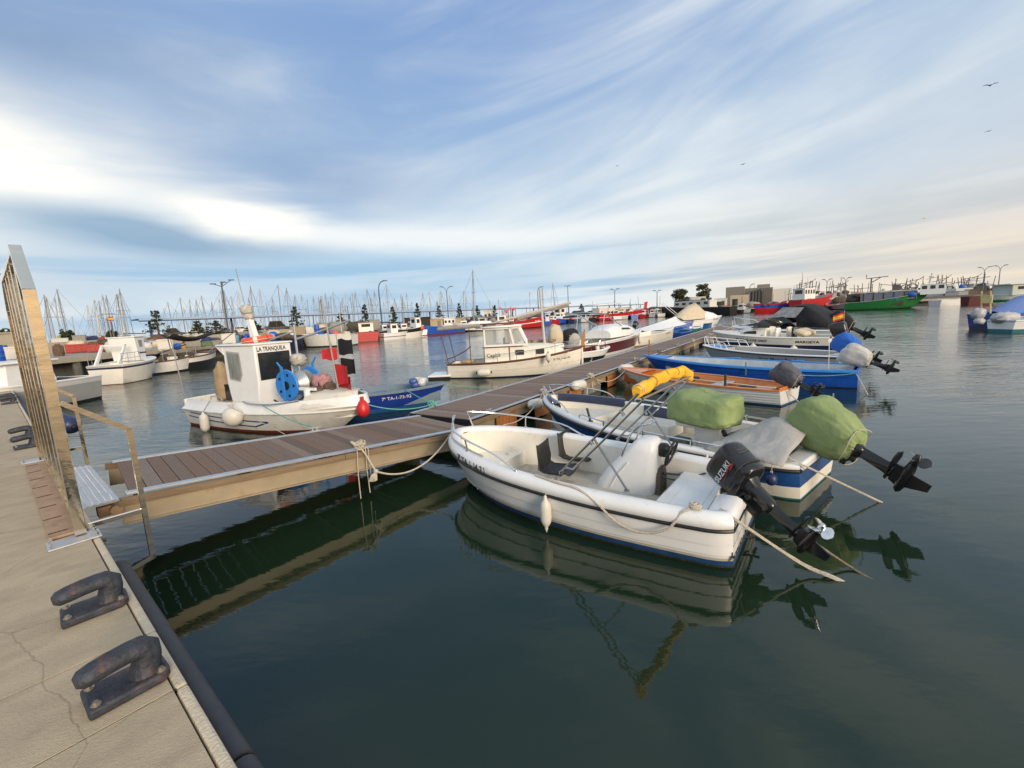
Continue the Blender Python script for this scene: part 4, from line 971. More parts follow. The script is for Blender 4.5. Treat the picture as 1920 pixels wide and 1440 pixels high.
outboard(ub,(-.04,.0,.60),R(66),R(-8),.98,cover=M('milky_plastic',(.50,.49,.46),.35,var=.15,bump=.8,bscale=9,dirt=(.3,.26,.2),damt=.1),cover_nz=.12)
hull_text(ub,uh,'7ª TA-1-44-96',.10,1.35,1,navy,rr=.70,bold=.002)
# ------------------------------------------------------------------ grey hull with handwritten name
yP,yL=between((1592,672),.5,(1318,655),.62)
gy=thing('open_motorboat','grey hulled open boat with a white pulpit rail, beyond the long blue boat','motorboat',(yP.x,yP.y,0),yP.a)
yh=Hull(yL,2.0,.62,.80,tr=.80,tm=.42,p=2.1,q=.8,rake=.6,wl=.84,draft=.2)
hull_shell(gy,yh,[(1.,greyh),(.12,antiblue)])
gunwale(gy,yh,[(0,-.03),(-.02,0),(-.01,.02),(.06,.03),(.13,.02),(.13,0)],white); rubrail(gy,yh,black,.018,dz=-.03)
inner(gy,yh,.13,.0,.03,.80,.2,greyh,floorm); deck(gy,yh,.78,.985,.10,.015,skyblue,'fore_deck',.05)
for sd in (1,-1):
    b=B(); top=[Vector(yh.off(t,sd,.04,.34-.10*(1-t)/.25)) for t in (.99,.93,.86,.79,.74)]; b.tube(spline(top+[yh.off(.71,sd,.05,.02)],3),.014,6)
    for t,q in zip((.97,.91,.84,.77),top): b.tube([yh.off(t,sd,.05,.02),q],.012,6)
    b.tube([Vector(yh.off(t,sd,.045,.17)) for t in (.97,.9,.84,.78,.73)],.010,6); b.build('pulpit_rail',white,gy)
T_=hull_text(gy,yh,'Vora Mares Sancho',.17,2.35,1,ink,rr=.62,bold=.003); hull_text(gy,yh,'7ª TA-1-18',.14,2.1,1,ink,rr=.36,bold=.003)
pbox(gy,'stern_bench',(.4,0,.45),(.5,1.5,.25),white,bevel=.03)
outboard(gy,(-.04,0,.7),R(60),R(-5),1.05,cover=bluec,cover_nz=.12)
# ------------------------------------------------------------------ white cuddy boat with navy stripe
mP,mL=between((1566,652),.55,(1336,640),.75)
mg=thing('cabin_motorboat','white cuddy boat with a navy hull stripe, small windscreen and blue tarp at the stern','motorboat',(mP.x,mP.y,0),mP.a)
mh=Hull(mL,2.3,.95,1.2,tr=.82,tm=.42,p=2.2,q=.75,rake=.9,wl=.82,draft=.2)
hull_shell(mg,mh,[(1.,cream),(.74,navy),(.30,white)])
gunwale(mg,mh,[(0,0),(-.02,.03),(.03,.06),(.13,.06),(.15,.03)],cream)
inner(mg,mh,.15,.03,.03,.50,.3,cream,floorm); deck(mg,mh,.50,.99,.12,.04,cream,'fore_deck',.12)
b=B(); rows=[]
for x,w,z in ((mL*.86,.10,.98),(mL*.78,.42,1.20),(mL*.66,.62,1.36),(mL*.54,.70,1.42),(mL*.48,.70,1.40)): rows.append([(x,w*math.copysign(abs(math.cos(a))**.6,math.cos(a)),.85+(z-.85)*math.sin(a)**.6) for a in [PI*k/10 for k in range(11)]])
b.loft(rows); b.poly(rows[-1]); b.build('cuddy_roof',cream,mg)
for sd in (1,-1):
    b=B(); b.prism([(mL*.55,1.12),(mL*.70,1.06),(mL*.68,1.16),(mL*.62,1.24),(mL*.55,1.26)],sd*.665,sd*.70,'xz'); b.build('side_window',glass,mg,smooth=False)
b=B()
rows=[[(mL*.60,-.62,1.38),(mL*.60,.62,1.38)],[(mL*.51,-.55,1.72),(mL*.51,.55,1.72)]]; b.loft(rows)
for sd in (1,-1): b.poly([(mL*.60,sd*.62,1.38),(mL*.51,sd*.55,1.72),(mL*.44,sd*.68,1.55),(mL*.44,sd*.72,1.38)])
o=b.build('windscreen',glass,mg); o.modifiers.new('t','SOLIDIFY').thickness=.01
for sd in (1,-1):
    b=B(); b.tube(spline([mh.off(.985,sd,.05,.05),Vector(mh.off(.98,sd,.05,.36)),mh.off(.85,sd,.08,.34),mh.off(.72,sd,.10,.28),mh.off(.62,sd,.10,.06)],4),.016,6); b.build('bow_rail',steel,mg)
for x,y,m_ in ((mL*.40,.35,white),(mL*.36,-.35,cream),(mL*.29,.1,blackp)):
    o=pbox(mg,'helm_seat',(x,y,1.0),(.12,.42,.72),m_,bevel=.05); pbox(o,'cushion',(-.2,0,-.22),(.4,.42,.14),m_,bevel=.04)
pbox(mg,'folded_hood',(mL*.22,0,1.15),(.5,1.3,.22),palec,bevel=.1,rot=(0,R(-20),0))
hull_text(mg,mh,'7ª GR-5-148-2007',.13,mL*.70,1,ink,rr=.83,bold=.003,sx=1.35); hull_text(mg,mh,'MARGETA',.13,mL*.22,1,ink,rr=.83,bold=.003,sx=1.3)
outboard(mg,(-.05,0,.85),R(20),0,1.1); 
b=B(); b.se((-.35,.35,.55),(.5,.35,.42),.7,.7,20,12,nz=.2,seed=1,ns=2); b.build('blue_tarp_bundle',bluec,mg,ang=80)
for k,(t,l) in enumerate(((.52,'small white bottle shaped fender on the navy striped boat, nearer its bow'),(.22,'small white bottle shaped fender on the navy striped boat, nearer its stern'))): fender(mP.w(mh.off(t,1,-.16,-.22)),.42,.13,fend,l,rope_to=mP.w(mh.off(t,1,-.03,.05)))
fl_=thing('small_flag','small yellow and red flag above the blue tarp of the navy striped boat','flag',mP.w((-.25,.1,.9)))
flag(fl_,(0,0,1.0),.26,R(150),(MATS['flag_red'],MATS['flag_yellow'],MATS['flag_red']),name='cloth',pole=[(0,0,0),(0,0,1.05)],drape=.45)
# ------------------------------------------------------------------ cruiser with black canopy
rP,rL=between((1578,632),.6,(1372,622),.85)
rc=thing('cabin_cruiser','white cabin cruiser with a big black canvas canopy and a black covered tilted engine','cabin cruiser',(rP.x,rP.y,0),rP.a)
rh=Hull(rL,2.6,.92,1.12,tr=.85,tm=.42,p=2.2,q=.75,rake=1.2,wl=.80,draft=.2)
hull_shell(rc,rh,[(1.,white),(.86,ink),(.80,greyh),(.06,antiblue)])
gunwale(rc,rh,[(0,0),(-.03,.03),(.03,.08),(.2,.1),(.25,.05)],white)
deck(rc,rh,.45,.99,.2,.06,white,'fore_deck',.3); inner(rc,rh,.25,.05,.03,.46,.5,white,floorm)
for sd in (1,-1):
    b=B(); b.prism([(rL*.84,1.22),(rL*.60,1.40),(rL*.46,1.38),(rL*.40,1.28),(rL*.60,1.23)],sd*1.06,sd*1.12,'xz'); b.build('side_window',glass,rc,smooth=False)
    b=B(); b.tube(spline([rh.off(.985,sd,.05,.08),Vector(rh.off(.98,sd,.05,.55)),rh.off(.82,sd,.10,.55),rh.off(.66,sd,.14,.5),rh.off(.58,sd,.14,.1)],4),.022,6); b.build('bow_rail',steel,rc)
b=B(); rows=[[(rL*.62,y,1.34) for y in (-1.0,0,1.0)],[(rL*.40,y,1.95) for y in (-.8,0,.8)]]; b.loft(rows); o=b.build('windscreen',M('windscreen_blue_grey',(.25,.32,.38),.1,var=.1),rc)
def gable(pts_side,mat,name,y=1.08):
    for sd in (1,-1):
        b=B(); b.poly([(x,sd*(y-(z-1.4)*.22),z) for x,z in pts_side]); o=b.build(name,mat,rc,smooth=False); o.modifiers.new('t','SOLIDIFY').thickness=.02
gable([(rL*.62,1.34),(rL*.30,1.34),(rL*.40,1.66),(rL*.53,1.60)],glass,'lower_window')
gable([(rL*.52,1.64),(rL*.30,1.60),(rL*.24,2.08),(rL*.42,2.12)],M('clear_vinyl_window',(.34,.34,.34),.12,var=.35),'vinyl_window')
b=B(); rows=[]
for x,z,y in ((rL*.41,2.14,.82),(rL*.30,2.24,.86),(rL*.24,2.22,.88),(rL*.12,1.80,.95),(rL*.02,1.34,1.02),(-rL*.02,1.15,1.05)): rows.append([(x,q*y,z-.10*q*q) for q in (-1,-.8,-.3,0,.3,.8,1)])
b.loft(rows); 
for sd in (1,-1): b.poly([(rL*.24,sd*.885,2.14),(rL*.30,sd*.98,1.6),(rL*.28,sd*1.1,1.15),(0,sd*1.08,1.1),(rL*.02,sd*1.02,1.25),(rL*.12,sd*.95,1.72)])
o=b.build('black_canopy',blackcloth,rc); o.modifiers.new('t','SOLIDIFY').thickness=.02
hull_text(rc,rh,'PALAMOS',.2,rL*.80,1,ink,rr=.62,bold=.004,sx=1.3)
T=Matrix.Translation((rL*.46,1.30,.86))@Matrix.Rotation(PI,4,'Z')@Matrix.Rotation(PI/2,4,'X'); flat_text('RIO 550',.17,T,ink,rc,bold=.004,sx=1.2)
outboard(rc,(-.10,0,.95),R(60),0,1.5,cover=blackcloth,cover_nz=.08)
# rail of stern ropes and sterns of small things near the far end (white dinghy)
dP,dL=between((1440,640),.3,(1345,633),.35)
dg_=thing('small_dinghy','low pale grey dinghy tucked between the cruiser and the navy striped boat','dinghy',(dP.x,dP.y,0),dP.a)
dh=Hull(dL,1.4,.35,.5,draft=.1); hull_shell(dg_,dh,[(1.,greyh)]); gunwale(dg_,dh,[(0,-.03),(-.02,0),(.0,.02),(.1,.02),(.1,-.05)],white); inner(dg_,dh,.1,-.02,.03,.97,.1,greyh,lightgrey)
# ------------------------------------------------------------------ La Tranquila workboat (bow towards the pontoon)
TP=Place(-8.245,12.109,-25.6)
tb=thing('work_boat','white workboat LA TRANQUILA with a square wheelhouse, orange life ring and blue net reel','fishing boat',(TP.x,TP.y,0),TP.a)
th_=Hull(5.41,2.0,.44,.52,tr=.80,tm=.42,p=2.2,q=.68,rake=.75,wl=.86,draft=.25,k=.8)
hull_shell(tb,th_,[(1.,oldwhite),(.13,redanti)])
BW=[(0,0),(-.03,.01),(-.03,.03),(.03,.08),(.06,.20),(.07,.245),(.10,.25),(.14,.23),(.14,.15)]
BWf=lambda t:[(d-(.16*max(0,t-.55)/.45 if i>2 else 0)*(0 if i==0 else 1),dz*(1+.35*t*t)) for i,(d,dz) in enumerate(BW)]
b=B()
for sd in (1,-1): b.loft([[th_.off(t,sd,d,dz) for d,dz in BWf(t)] for t in stations(30)])
b.build('bulwark',white,tb,ang=50)
rubrail(tb,th_,oldwhite,.02,d=-.03,dz=.02)
inner(tb,th_,.12,.12,.02,.97,.34,oldwhite,floorm,slope=.02)
pbox(tb,'transom_top',(.03,0,.57),(.08,2*th_.half(0)-.06,.26),oldwhite,bevel=.02)
for r_,x0,x1 in ((.72,4.9,1.05),(.46,5.05,1.55)):
    pass
b=B()
for (xa,ra),(xb,rb_) in (((.35,.86),(3.35,.60)),((.18,.62),(2.9,.34)),((2.9,.34),(3.35,.60))):
    pts=[]; 
    for i in range(15):
        u=i/14; x=xa+(xb-xa)*u; r=ra+(rb_-ra)*u; pts.append((x,r))
    rows=[[th_.pos(th_.t_at(x,r+d),r+d,-1,.004) for d in (.035,-.035)] for x,r in pts]; b.loft(rows)
b.build('blue_pinstripe',M('stripe_blue',(.02,.05,.22),.4),tb,smooth=False)
# wheelhouse
wx0,wx1=1.52,2.68; wy=.50; wzb,wzt=.42,2.02
w=thing; b=B()
sec=[(wx0+.10,wzb),(wx1-.10,wzb),(wx1,1.12),(wx1+.0,wzt),(wx0-.02,wzt),(wx0-.02,1.1)]
b.prism([(x,z) for x,z in sec],-wy,wy,'xz'); wh=b.build('wheelhouse',white,tb,smooth=True,bevel=.025,ang=30)
pbox(wh,'roof',((wx0+wx1)/2-.1,0,wzt+.02),(wx1-wx0+.26,2*wy+.10,.05),white,bevel=.02)
b=B(); b.prism([(wx0-.32,wzt-.0),(wx0-.02,wzt-.0),(wx0-.02,wzt-.22)],-wy,wy,'xz'); b.build('roof_visor',white,wh,smooth=False,bevel=.01)
# front window (faces the bow) and side window
b=B(); b.box((wx1+.012,0,1.50),(.02,.80,.60)); b.build('front_window',glass,wh,smooth=False,bevel=.03)
b=B(); b.box((wx1+.008,0,1.50),(.018,.86,.66)); b.build('window_gasket',black,wh,smooth=False,bevel=.04)
for sd in (1,-1):
    T=Matrix.Translation((0,sd*(wy+.008),0)); b=B(); b.prism([(wx0+.12,1.20),(wx0+.50,1.14),(wx0+.62,1.32),(wx0+.60,1.86),(wx0+.10,1.90)],sd*wy-.004,sd*wy+.010*sd,'xz'); b.build('side_window_frame',greyh,wh,smooth=False)
    b=B(); b.prism([(wx0+.16,1.24),(wx0+.48,1.19),(wx0+.57,1.34),(wx0+.56,1.82),(wx0+.14,1.86)],sd*(wy+.008),sd*(wy+.018),'xz'); b.build('side_window',glassl,wh,smooth=False)
flat_text('LA TRANQUILA',.15,Matrix.Translation((wx1+.006,-.44,1.865))@Matrix.Rotation(PI/2,4,'Z')@Matrix.Rotation(PI/2,4,'X'),ink,wh,bold=.003,sx=.74)
# leaning mast, life ring
b=B(); b.prism([(-.09,0),(.09,0),(.06,.72),(-.06,.72)],-.06,.06,'xz',T=Matrix.Translation((wx0+.42,.1,wzt+.04))@Matrix.Rotation(R(-13),4,'Y')); mst=b.build('radar_mast',white,tb,smooth=False,bevel=.01)
b=B(); b.se((wx0+.21,.1,wzt+.88),(.13,.13,.12),.8,.8,16,10,nz=.25,seed=4,ns=3); b.se((wx0+.26,.1,wzt+.70),(.15,.10,.08),.8,.8,14,8,nz=.25,seed=8,ns=3); b.build('wrapped_radar',M('plastic_wrap',(.5,.48,.42),.4,var=.3,bump=1,bscale=15,dirt=(.15,.05,.04),damt=.2,dscale=8),mst,ang=80)
b=B(); b.tube([(wx0+.2,.1,wzt+.9),(wx0+.02,.1,wzt+1.9)],.012,6); b.build('aerial',mastm,mst)
lr=thing('life_ring','orange life ring with white bands lying on the wheelhouse roof','life ring',TP.w((wx0+.72,-.05,wzt+.13)),TP.a)
b=B(); b.torus((0,0,0),.30,.075,'z',32,10); b.build('ring',orangev,lr)
for k in range(4):
    a=PI/4+k*PI/2; b=B(); b.torus((0,0,0),.30,.079,'z',4,10,a0=a-.13,a1=a+.13); b.build('reflective_band',inkw,lr)
b=B(); b.torus((0,0,-.01),.385,.009,'z',28,5); b.build('grab_line',ropew,lr)
lr.rotation_euler=(R(6),R(-4),TP.a)
# net reel
T=Matrix.Translation((3.62,-.28,1.10))
nr=B(); 
rl=bpy.data.objects.new('net_hauler',None); 
b=B(); b.cyl((3.62,-.42,1.08),(3.62,.22,1.08),.11,16); b.lathe([(.12,-.30),(.30,-.05),(.14,.0),(.14,.08),(.30,.12),(.12,.36)],18,(3.62,-.05,1.08),'y'); hub=b.build('hauler_drum',galv,tb)
for y,nm in ((-.46,'a'),(.20,'b')):
    b=B(); b.lathe([(.06,-.02),(.355,-.03),(.37,0),(.355,.03),(.06,.02)],28,(3.62,y,1.08),'y'); b.build('drum_flange',skyblue,hub)
for y in (-.50,):
    b=B(); b.cyl((3.62,y-.02,1.08),(3.62,y+.01,1.08),.10,12)
    b.build('drum_hub',black,hub)
    for k in range(5): b=B(); a=2*PI*k/5; b.cyl((3.62+.25*math.cos(a),y+.005,1.08+.25*math.sin(a)),(3.62+.25*math.cos(a),y+.022,1.08+.25*math.sin(a)),.035,8); b.build('drum_hole',black,hub)
b=B(); b.box((3.62,-.56,1.05),(.06,.03,.95)); b.box((3.62,.30,1.05),(.06,.03,.95)); b.tube([(3.62,-.56,1.5),(3.50,-.56,1.62)],.02,6); b.tube([(3.62,.30,1.5),(3.75,.30,1.66)],.02,6); b.box((3.62,-.13,.60),(.36,.94,.06)); b.build('hauler_frame',skyblue,tb,smooth=False)
b=B(); b.tube(spline([(3.35,-.5,.66),(3.3,-.6,.75),(3.5,-.62,.7),(3.95,-.62,.7),(4.1,-.4,.85)],4),.02,6); b.tube(spline([(3.9,.0,1.0),(4.05,.1,1.25),(4.15,-.05,1.0)],4),.018,6); b.build('hydraulic_hose',black,tb)
b=B(); b.cyl((4.35,-.55,.5),(4.35,-.55,1.02),.07,12); b.box((4.32,-.50,1.02),(.5,.05,.06)); b.build('bitt_post',white,tb)
b=B(); b.se((4.05,.15,1.05),(.23,.2,.22),.8,.8,18,12,nz=.3,seed=2,ns=3); b.build('net_bundle',M('pink_net',(.42,.22,.22),.9,var=.4,scale=12,bump=1,bscale=25),tb,ang=80)
b=B(); 
for k in range(7): b.se((4.5+rnd.uniform(-.25,.25),rnd.uniform(-.3,.3),.86+rnd.uniform(-.1,.12)),(.18,.16,.15),.8,.8,12,8,nz=.35,seed=k,ns=4)
b.build('gear_heap',M('brown_gear',(.12,.075,.05),.9,var=.6,scale=14,bump=1,bscale=20),tb,ang=80)
# white tarpaulin draped over the bow
b=B(); rows=[]
for i in range(13):
    t=.80+.19*i/12; a=Vector(th_.off(t,-1,-.10,.36)); c=Vector(th_.off(t,1,-.02,.36)); 
    rows.append([a.lerp(c,j/8)+Vector((0,0,.10*math.sin(PI*j/8)+.03*_hn(i*.3,j*.4,3.)-( .22 if j==0 else 0))) for j in range(9)])
b.loft(rows); b.build('bow_tarpaulin',M('white_tarpaulin',(.62,.58,.50),.6,var=.08,bump=.6,bscale=8,dirt=(.3,.25,.18),damt=.1),tb,ang=80)
# covered engine at the stern and black plate
b=B(); b.se((.42,.05,1.02),(.21,.19,.52),.7,.8,24,20,nz=.16,seed=5,ns=2.4,fn=lambda x,y,z:(x*(1-.22*z)+.1*z*z,y*(1-.2*z),z)); b.build('engine_cover',tanc,tb,ang=80)
b=B(); b.prism([(.62,.55),(1.15,.60),(1.02,.84),(.80,.98),(.62,.98)],-.06,-.02,'xz'); b.build('black_panel',blackp,tb,smooth=False)
b=B(); b.tube([(.05,-.75,.66),(-.10,-.78,2.25)],.014,6); b.build('stern_pole',mastm,tb)
b=B(); b.tube(spline([(1.15,-.75,.72),(1.2,-.75,.80),(1.6,-.80,.80),(1.66,-.80,.72)],3),.012,6); b.build('deck_rail',galv,tb)
b=B(); b.tube(spline([(2.7,-.95,.76),(3.1,-1.03,.74),(3.7,-.98,.74),(4.3,-.75,.80)],4),[.03]*8+[.02]*6+[.014]*50 if False else .02,6); b.build('hand_rail',galv,tb)
# steel mast with arm carrying the wrapped light
b=B(); q=(3.2,.25,.5); b.tube([q,(3.2,.25,2.45)],.028,8); b.tube([(3.2,.25,2.10),(3.6,.5,2.22),(4.5,.8,2.50)],.026,8); b.tube([(3.2,.25,2.3),(2.5,.0,2.1)],.02,6); b.build('boom_mast',galv,tb)
b=B(); b.se((3.2,.25,1.60),(.19,.17,.15),.8,.8,14,10,nz=.3,seed=9,ns=3); b.build('wrapped_lamp',MATS['plastic_wrap'],tb,ang=80)
b=B(); b.tube([(4.9,-.15,.7),(4.62,-.1,3.05)],.018,8); b.build('tall_bow_pole',mastm,tb)
# marker flags (black and red) on poles
mf=thing('marker_flag','cluster of black and red marker flags standing in the workboat bow','flag',TP.w((4.85,.05,.65)),TP.a)
for k,(dx,dy,z,m_,an,s_) in enumerate(((-.15,.1,1.42,blackcloth,-10,.50),(-.13,.0,1.22,redv,200,.36),(-.16,.1,.98,blackcloth,-5,.52),(-.2,-.05,.86,redv,-15,.62),(-.2,.1,.62,redv,-25,.70))):
    n=6; b=B(); rows=[]
    for i in range(n+1):
        u=i/n; rows.append([(dx+math.cos(R(an))*u*s_,dy+math.sin(R(an))*u*s_+.03*math.sin(u*8+k),z-j/3*s_*.7+.02*math.sin(u*6+j)) for j in range(4)])
    b.loft(rows); b.build('cloth',m_,mf,ang=80)
b=B(); b.tube([(-.15,.1,0),(-.18,.1,1.6)],.012,6); b.tube([(-.2,-.02,0),(-.26,.0,1.35)],.012,6); b.tube([(.02,.1,0),(-.0,.1,.98)],.012,6); b.build('pole',galv,mf)
hull_text(tb,th_,'TA-1-3-19',.15,3.30,-1,ink,zoff=.065,surf='gun',prof=BW,eps=.012,bold=.003,sx=.8)
fender(TP.w((1.35,-1.10,.48)),.52,.10,fend,'long white fender hanging on the near side of the LA TRANQUILA workboat',rope_to=TP.w((1.45,-.95,.74)),ropemat=black)
bo=thing('ball_fender','round weathered white ball fender on the near side of the workboat','fender',TP.w((2.58,-1.16,.45)),0,'fenders on boats and pontoon')
b=B(); b.se((0,0,0),(.225,.19,.225),1,1,24,16); b.build('ball',fend,bo); b=B(); b.cyl((0,0,.20),(0,0,.28),.04,8); b.tube([(0,0,.27),(.02,.1,.36)],.012,5); b.build('eye',ropew,bo)
b=B(); b.torus((0,0,0),.212,.012,'y',24,5,T=Matrix.Rotation(R(20),4,'X')); b.build('ball_seam',M('seam_tan',(.4,.33,.25),.7),bo)
# ------------------------------------------------------------------ small blue boat
CP=Place(-5.639,11.98,6.9)
cb=thing('open_boat','small royal blue open boat with a grey rim, behind the workboat bow','boat',(CP.x,CP.y,0),CP.a)
ch=Hull(3.78,1.54,.52,.62,tr=.8,tm=.42,p=2.1,q=.8,rake=.45,wl=.78,draft=.2)
hull_shell(cb,ch,[(1.,royal),(.20,midblue)])
greyrim=M('grey_blue_rim',(.16,.22,.28),.5,var=.12)
gunwale(cb,ch,[(-.0,-.05),(-.025,-.04),(-.03,.0),(0,.02),(.07,.02),(.09,0),(.09,-.04)],greyrim)
inner(cb,ch,.085,-.0,.03,.97,.14,greyrim,greyrim)
pbox(cb,'thwart',(1.9,0,.42),(.26,1.2,.04),greyrim,bevel=.01); pbox(cb,'thwart',(.6,0,.42),(.3,1.2,.04),greyrim,bevel=.01); pbox(cb,'stern_locker',(.95,-.25,.48),(.55,.5,.22),palec,bevel=.02)
b=B()
for k in range(6): b.se((3.05+rnd.uniform(-.16,.16),rnd.uniform(-.12,.12),.66+rnd.uniform(-.03,.10)),(.12,.11,.09),.8,.8,12,8,mi=k%3,nz=.3,seed=k+3,ns=4)
b.build('rope_and_bottle_heap',[M('bag_blue',(.05,.10,.3),.4),palec,M('clear_plastic',(.55,.57,.58),.2,var=.3)],cb,ang=80)
hull_text(cb,ch,'7ª TA-1-73-92',.125,2.10,-1,inkw,rr=.62,bold=.002,sx=1.05)
rb=thing('red_buoy','bright red teardrop buoy between the workboat bow and the small blue boat','buoy',TP.w((5.52,-.12,.55)))
b=B(); b.se((0,0,0),(.14,.14,.20),.95,1,20,14,fn=lambda x,y,z:(x*(1-.2*z),y*(1-.2*z),z)); b.build('body',redv,rb); b=B(); b.cyl((0,0,.17),(0,0,.26),.04,10); b.build('neck',redv,rb)
r2=thing('red_buoy','red disc shaped buoy lying inside the small blue boat','buoy',CP.w((.95,-.15,.62))); b=B(); b.se((0,0,0),(.20,.20,.07),.8,1,18,8); b.build('body',redv,r2)
# ------------------------------------------------------------------ launch with wheelhouse and mast
JP=Place(-2.525,18.372,-3.7)
jb=thing('wooden_launch','cream launch with teak trim, wheelhouse, bare mast and boarding platform','launch',(JP.x,JP.y,0),JP.a)
jh=Hull(5.45,2.15,.60,1.02,tr=.55,tm=.46,p=2.1,q=.8,zc=2.4,rake=.12,wl=.78,draft=.2,k=.8)
hull_shell(jb,jh,[(1.,cream),(.07,navy)],steps=(.80,.48),steph=.012)
gunwale(jb,jh,[(-.01,-.06),(-.03,-.04),(-.03,.0),(0,.015),(.07,.015),(.09,-.02)],teak,'teak_rail')
inner(jb,jh,.085,.0,.02,.30,.35,cream,floorm); deck(jb,jh,.30,.985,.09,-.03,cream,'side_deck',.04)
pbox(jb,'transom_board',(.03,0,.55),(.06,2*jh.half(0)-.05,.12),teak,bevel=.01)
b=B(); b.box((-.38,0,.13),(.9,1.3,.07)); o=b.build('swim_platform',white,jb,bevel=.02); b=B(); b.box((-.38,0,.04),(.88,1.26,.10)); b.build('platform_float',black,o,smooth=False)
b=B(); 
for y in (-.52,-.32): b.tube([(-.06,y,.15),(-.05,y,.80)],.014,6)
for z in (.25,.4,.55,.7): b.tube([(-.06,-.52,z),(-.06,-.32,z)],.012,6)
b.build('stern_ladder',steel,jb)
# trunk cabin forward of the house
x0,x1,x2=1.55,3.0,4.45
b=B(); rows=[]
for x,w_,z in ((x0,.72,1.22),(2.4,.74,1.22),(3.3,.70,1.22),(4.0,.60,1.20),(x2,.46,1.12),(x2+.25,.36,.95)): rows.append([(x,-w_,.60),(x,-w_*.97,z-.05),(x,-w_*.8,z),(x,0,z+.05),(x,w_*.8,z),(x,w_*.97,z-.05),(x,w_,.60)])
b.loft(rows); b.poly(rows[0]); b.poly(rows[-1]); tr_=b.build('trunk_cabin',cream,jb,ang=30)
for x in (2.95,3.75):
    for sd in (1,-1):
        wy_=.735 if x<3 else .665; b=B(); b.box((x,sd*(wy_+.004),.96),(.34,.03,.20)); b.build('porthole',M('porthole_frame',(.03,.03,.03),.5),tr_,smooth=False,bevel=.03)
b=B(); b.box((4.55,0,1.12),(.35,.45,.14)); b.build('deck_hatch',white,tr_,bevel=.02)
# house
b=B(); hs_=[(x0,1.20),(x1+.28,1.20),(x1-.10,1.98),(x0,1.98)]
for sd in (1,-1): b.prism([(x0,1.20),(x1+.28,1.20),(x1+.24,1.30),(x0,1.30)],sd*.70,sd*.66,'xz')
for (xa,za),(xb,zb_),w_ in (((x0+.03,1.3),(x0+.03,1.98),.07),((x1-.28,1.3),(x1-.42,1.98),.09),((x1+.24,1.3),(x1-.08,1.98),.07)):
    for sd in (1,-1): b.prism([(xa-w_/2,za),(xa+w_/2,za),(xb+w_/2,zb_),(xb-w_/2,zb_)],sd*.70,sd*.65,'xz')
for sd in (1,-1): b.prism([(x0,1.9),(x1-.02,1.9),(x1-.06,1.99),(x0,1.99)],sd*.70,sd*.65,'xz')
for y in (-.66,-.02,.62): b.tube([(x1+.24,y+.02,1.28),(x1-.07,y+.02,1.98)],.035,4)
b.box((x0+.02,0,1.25),(.04,1.36,.12)); b.box((x1+.24,0,1.25),(.06,1.36,.10))
hs2=b.build('wheelhouse_frame',white,jb,smooth=False)
b=B(); rows=[[(x0-.30,y,2.03-.02*q) for y,q in ((-.78,1),(-.4,0),(.4,0),(.78,1))],[(x1+.05,y,2.05-.02*q) for y,q in ((-.76,1),(-.4,0),(.4,0),(.76,1))]]; b.loft(rows); o=b.build('wheelhouse_roof',white,jb); o.modifiers.new('t','SOLIDIFY').thickness=.06
b=B(); b.box((x0+.4,0,2.11),(1.6,1.0,.06)); b.build('folded_awning',teak,o,bevel=.02)
for sd in (1,-1):
    b=B(); b.poly([(x0+.07,sd*.675,1.31),(x1-.33,sd*.675,1.31),(x1-.46,sd*.675,1.89),(x0+.07,sd*.675,1.89)]); b.poly([(x1-.22,sd*.675,1.31),(x1+.20,sd*.675,1.31),(x1-.09,sd*.675,1.89),(x1-.35,sd*.675,1.89)])
    gm_=bpy.data.materials.get('clear_pane')
    if not gm_:
        gm_=bpy.data.materials.new('clear_pane'); gm_.use_nodes=True; pb_=gm_.node_tree.nodes['Principled BSDF']; pb_.inputs['Base Color'].default_value=(.75,.82,.84,1); pb_.inputs['Roughness'].default_value=.03; pb_.inputs['Transmission Weight'].default_value=.0; pb_.inputs['Alpha'].default_value=.25
    b.build('window_pane',gm_,hs2,smooth=False)
b=B(); b.box((x0+.22,-.55,1.60),(.28,.02,.56)); b.box((x1-.55,-.5,1.6),(.14,.02,.5)); b.box((x1-.2,.45,1.55),(.3,.03,.5)); b.build('curtain',M('grey_green_curtain',(.36,.38,.33),.9,var=.2,scale=12,stretch=(6,6,.5)),hs2,smooth=False)
pbox(jb,'helm_chair',(x1-.6,-.1,1.35),(.25,.4,.4),M('brown_chair',(.18,.09,.08),.7),bevel=.04)
# tan trim lines, rails
b=B()
for x in (x0-.01,x0+1.0): b.box((x,-.745,.92),(.03,.02,.60))
b.box(((x0+x1)/2,-.745,1.21),(x1-x0+.2,.025,.03)); b.build('teak_trim',teak,jb,smooth=False)
b=B(); ps=[Vector(jh.off(t,-1,.05,.30)) for t in (.38,.52,.66,.80,.92,.99)]; b.tube(spline(ps,3),.011,6)
for t in (.38,.52,.66,.80,.92): b.tube([jh.off(t,-1,.05,.0),jh.off(t,-1,.05,.30)],.010,6)
b.build('side_rail',steel,jb)
b=B(); ps=[Vector(jh.off(t,1,.05,.30)) for t in (.38,.52,.66,.80,.92,.99)]; b.tube(spline(ps,3),.011,6)
for t in (.38,.52,.66,.80,.92): b.tube([jh.off(t,1,.05,.0),jh.off(t,1,.05,.30)],.010,6)
b.build('side_rail',steel,jb)
ms=B(); ms.tube([(3.95,0,1.2),(3.85,0,3.35)],[.055,.045],10); ms.tube([(3.85,0,3.35),(3.845,0,3.45)],.03,8); ms.build('mast',M('pale_mast',(.52,.48,.42),.5,var=.1),jb)
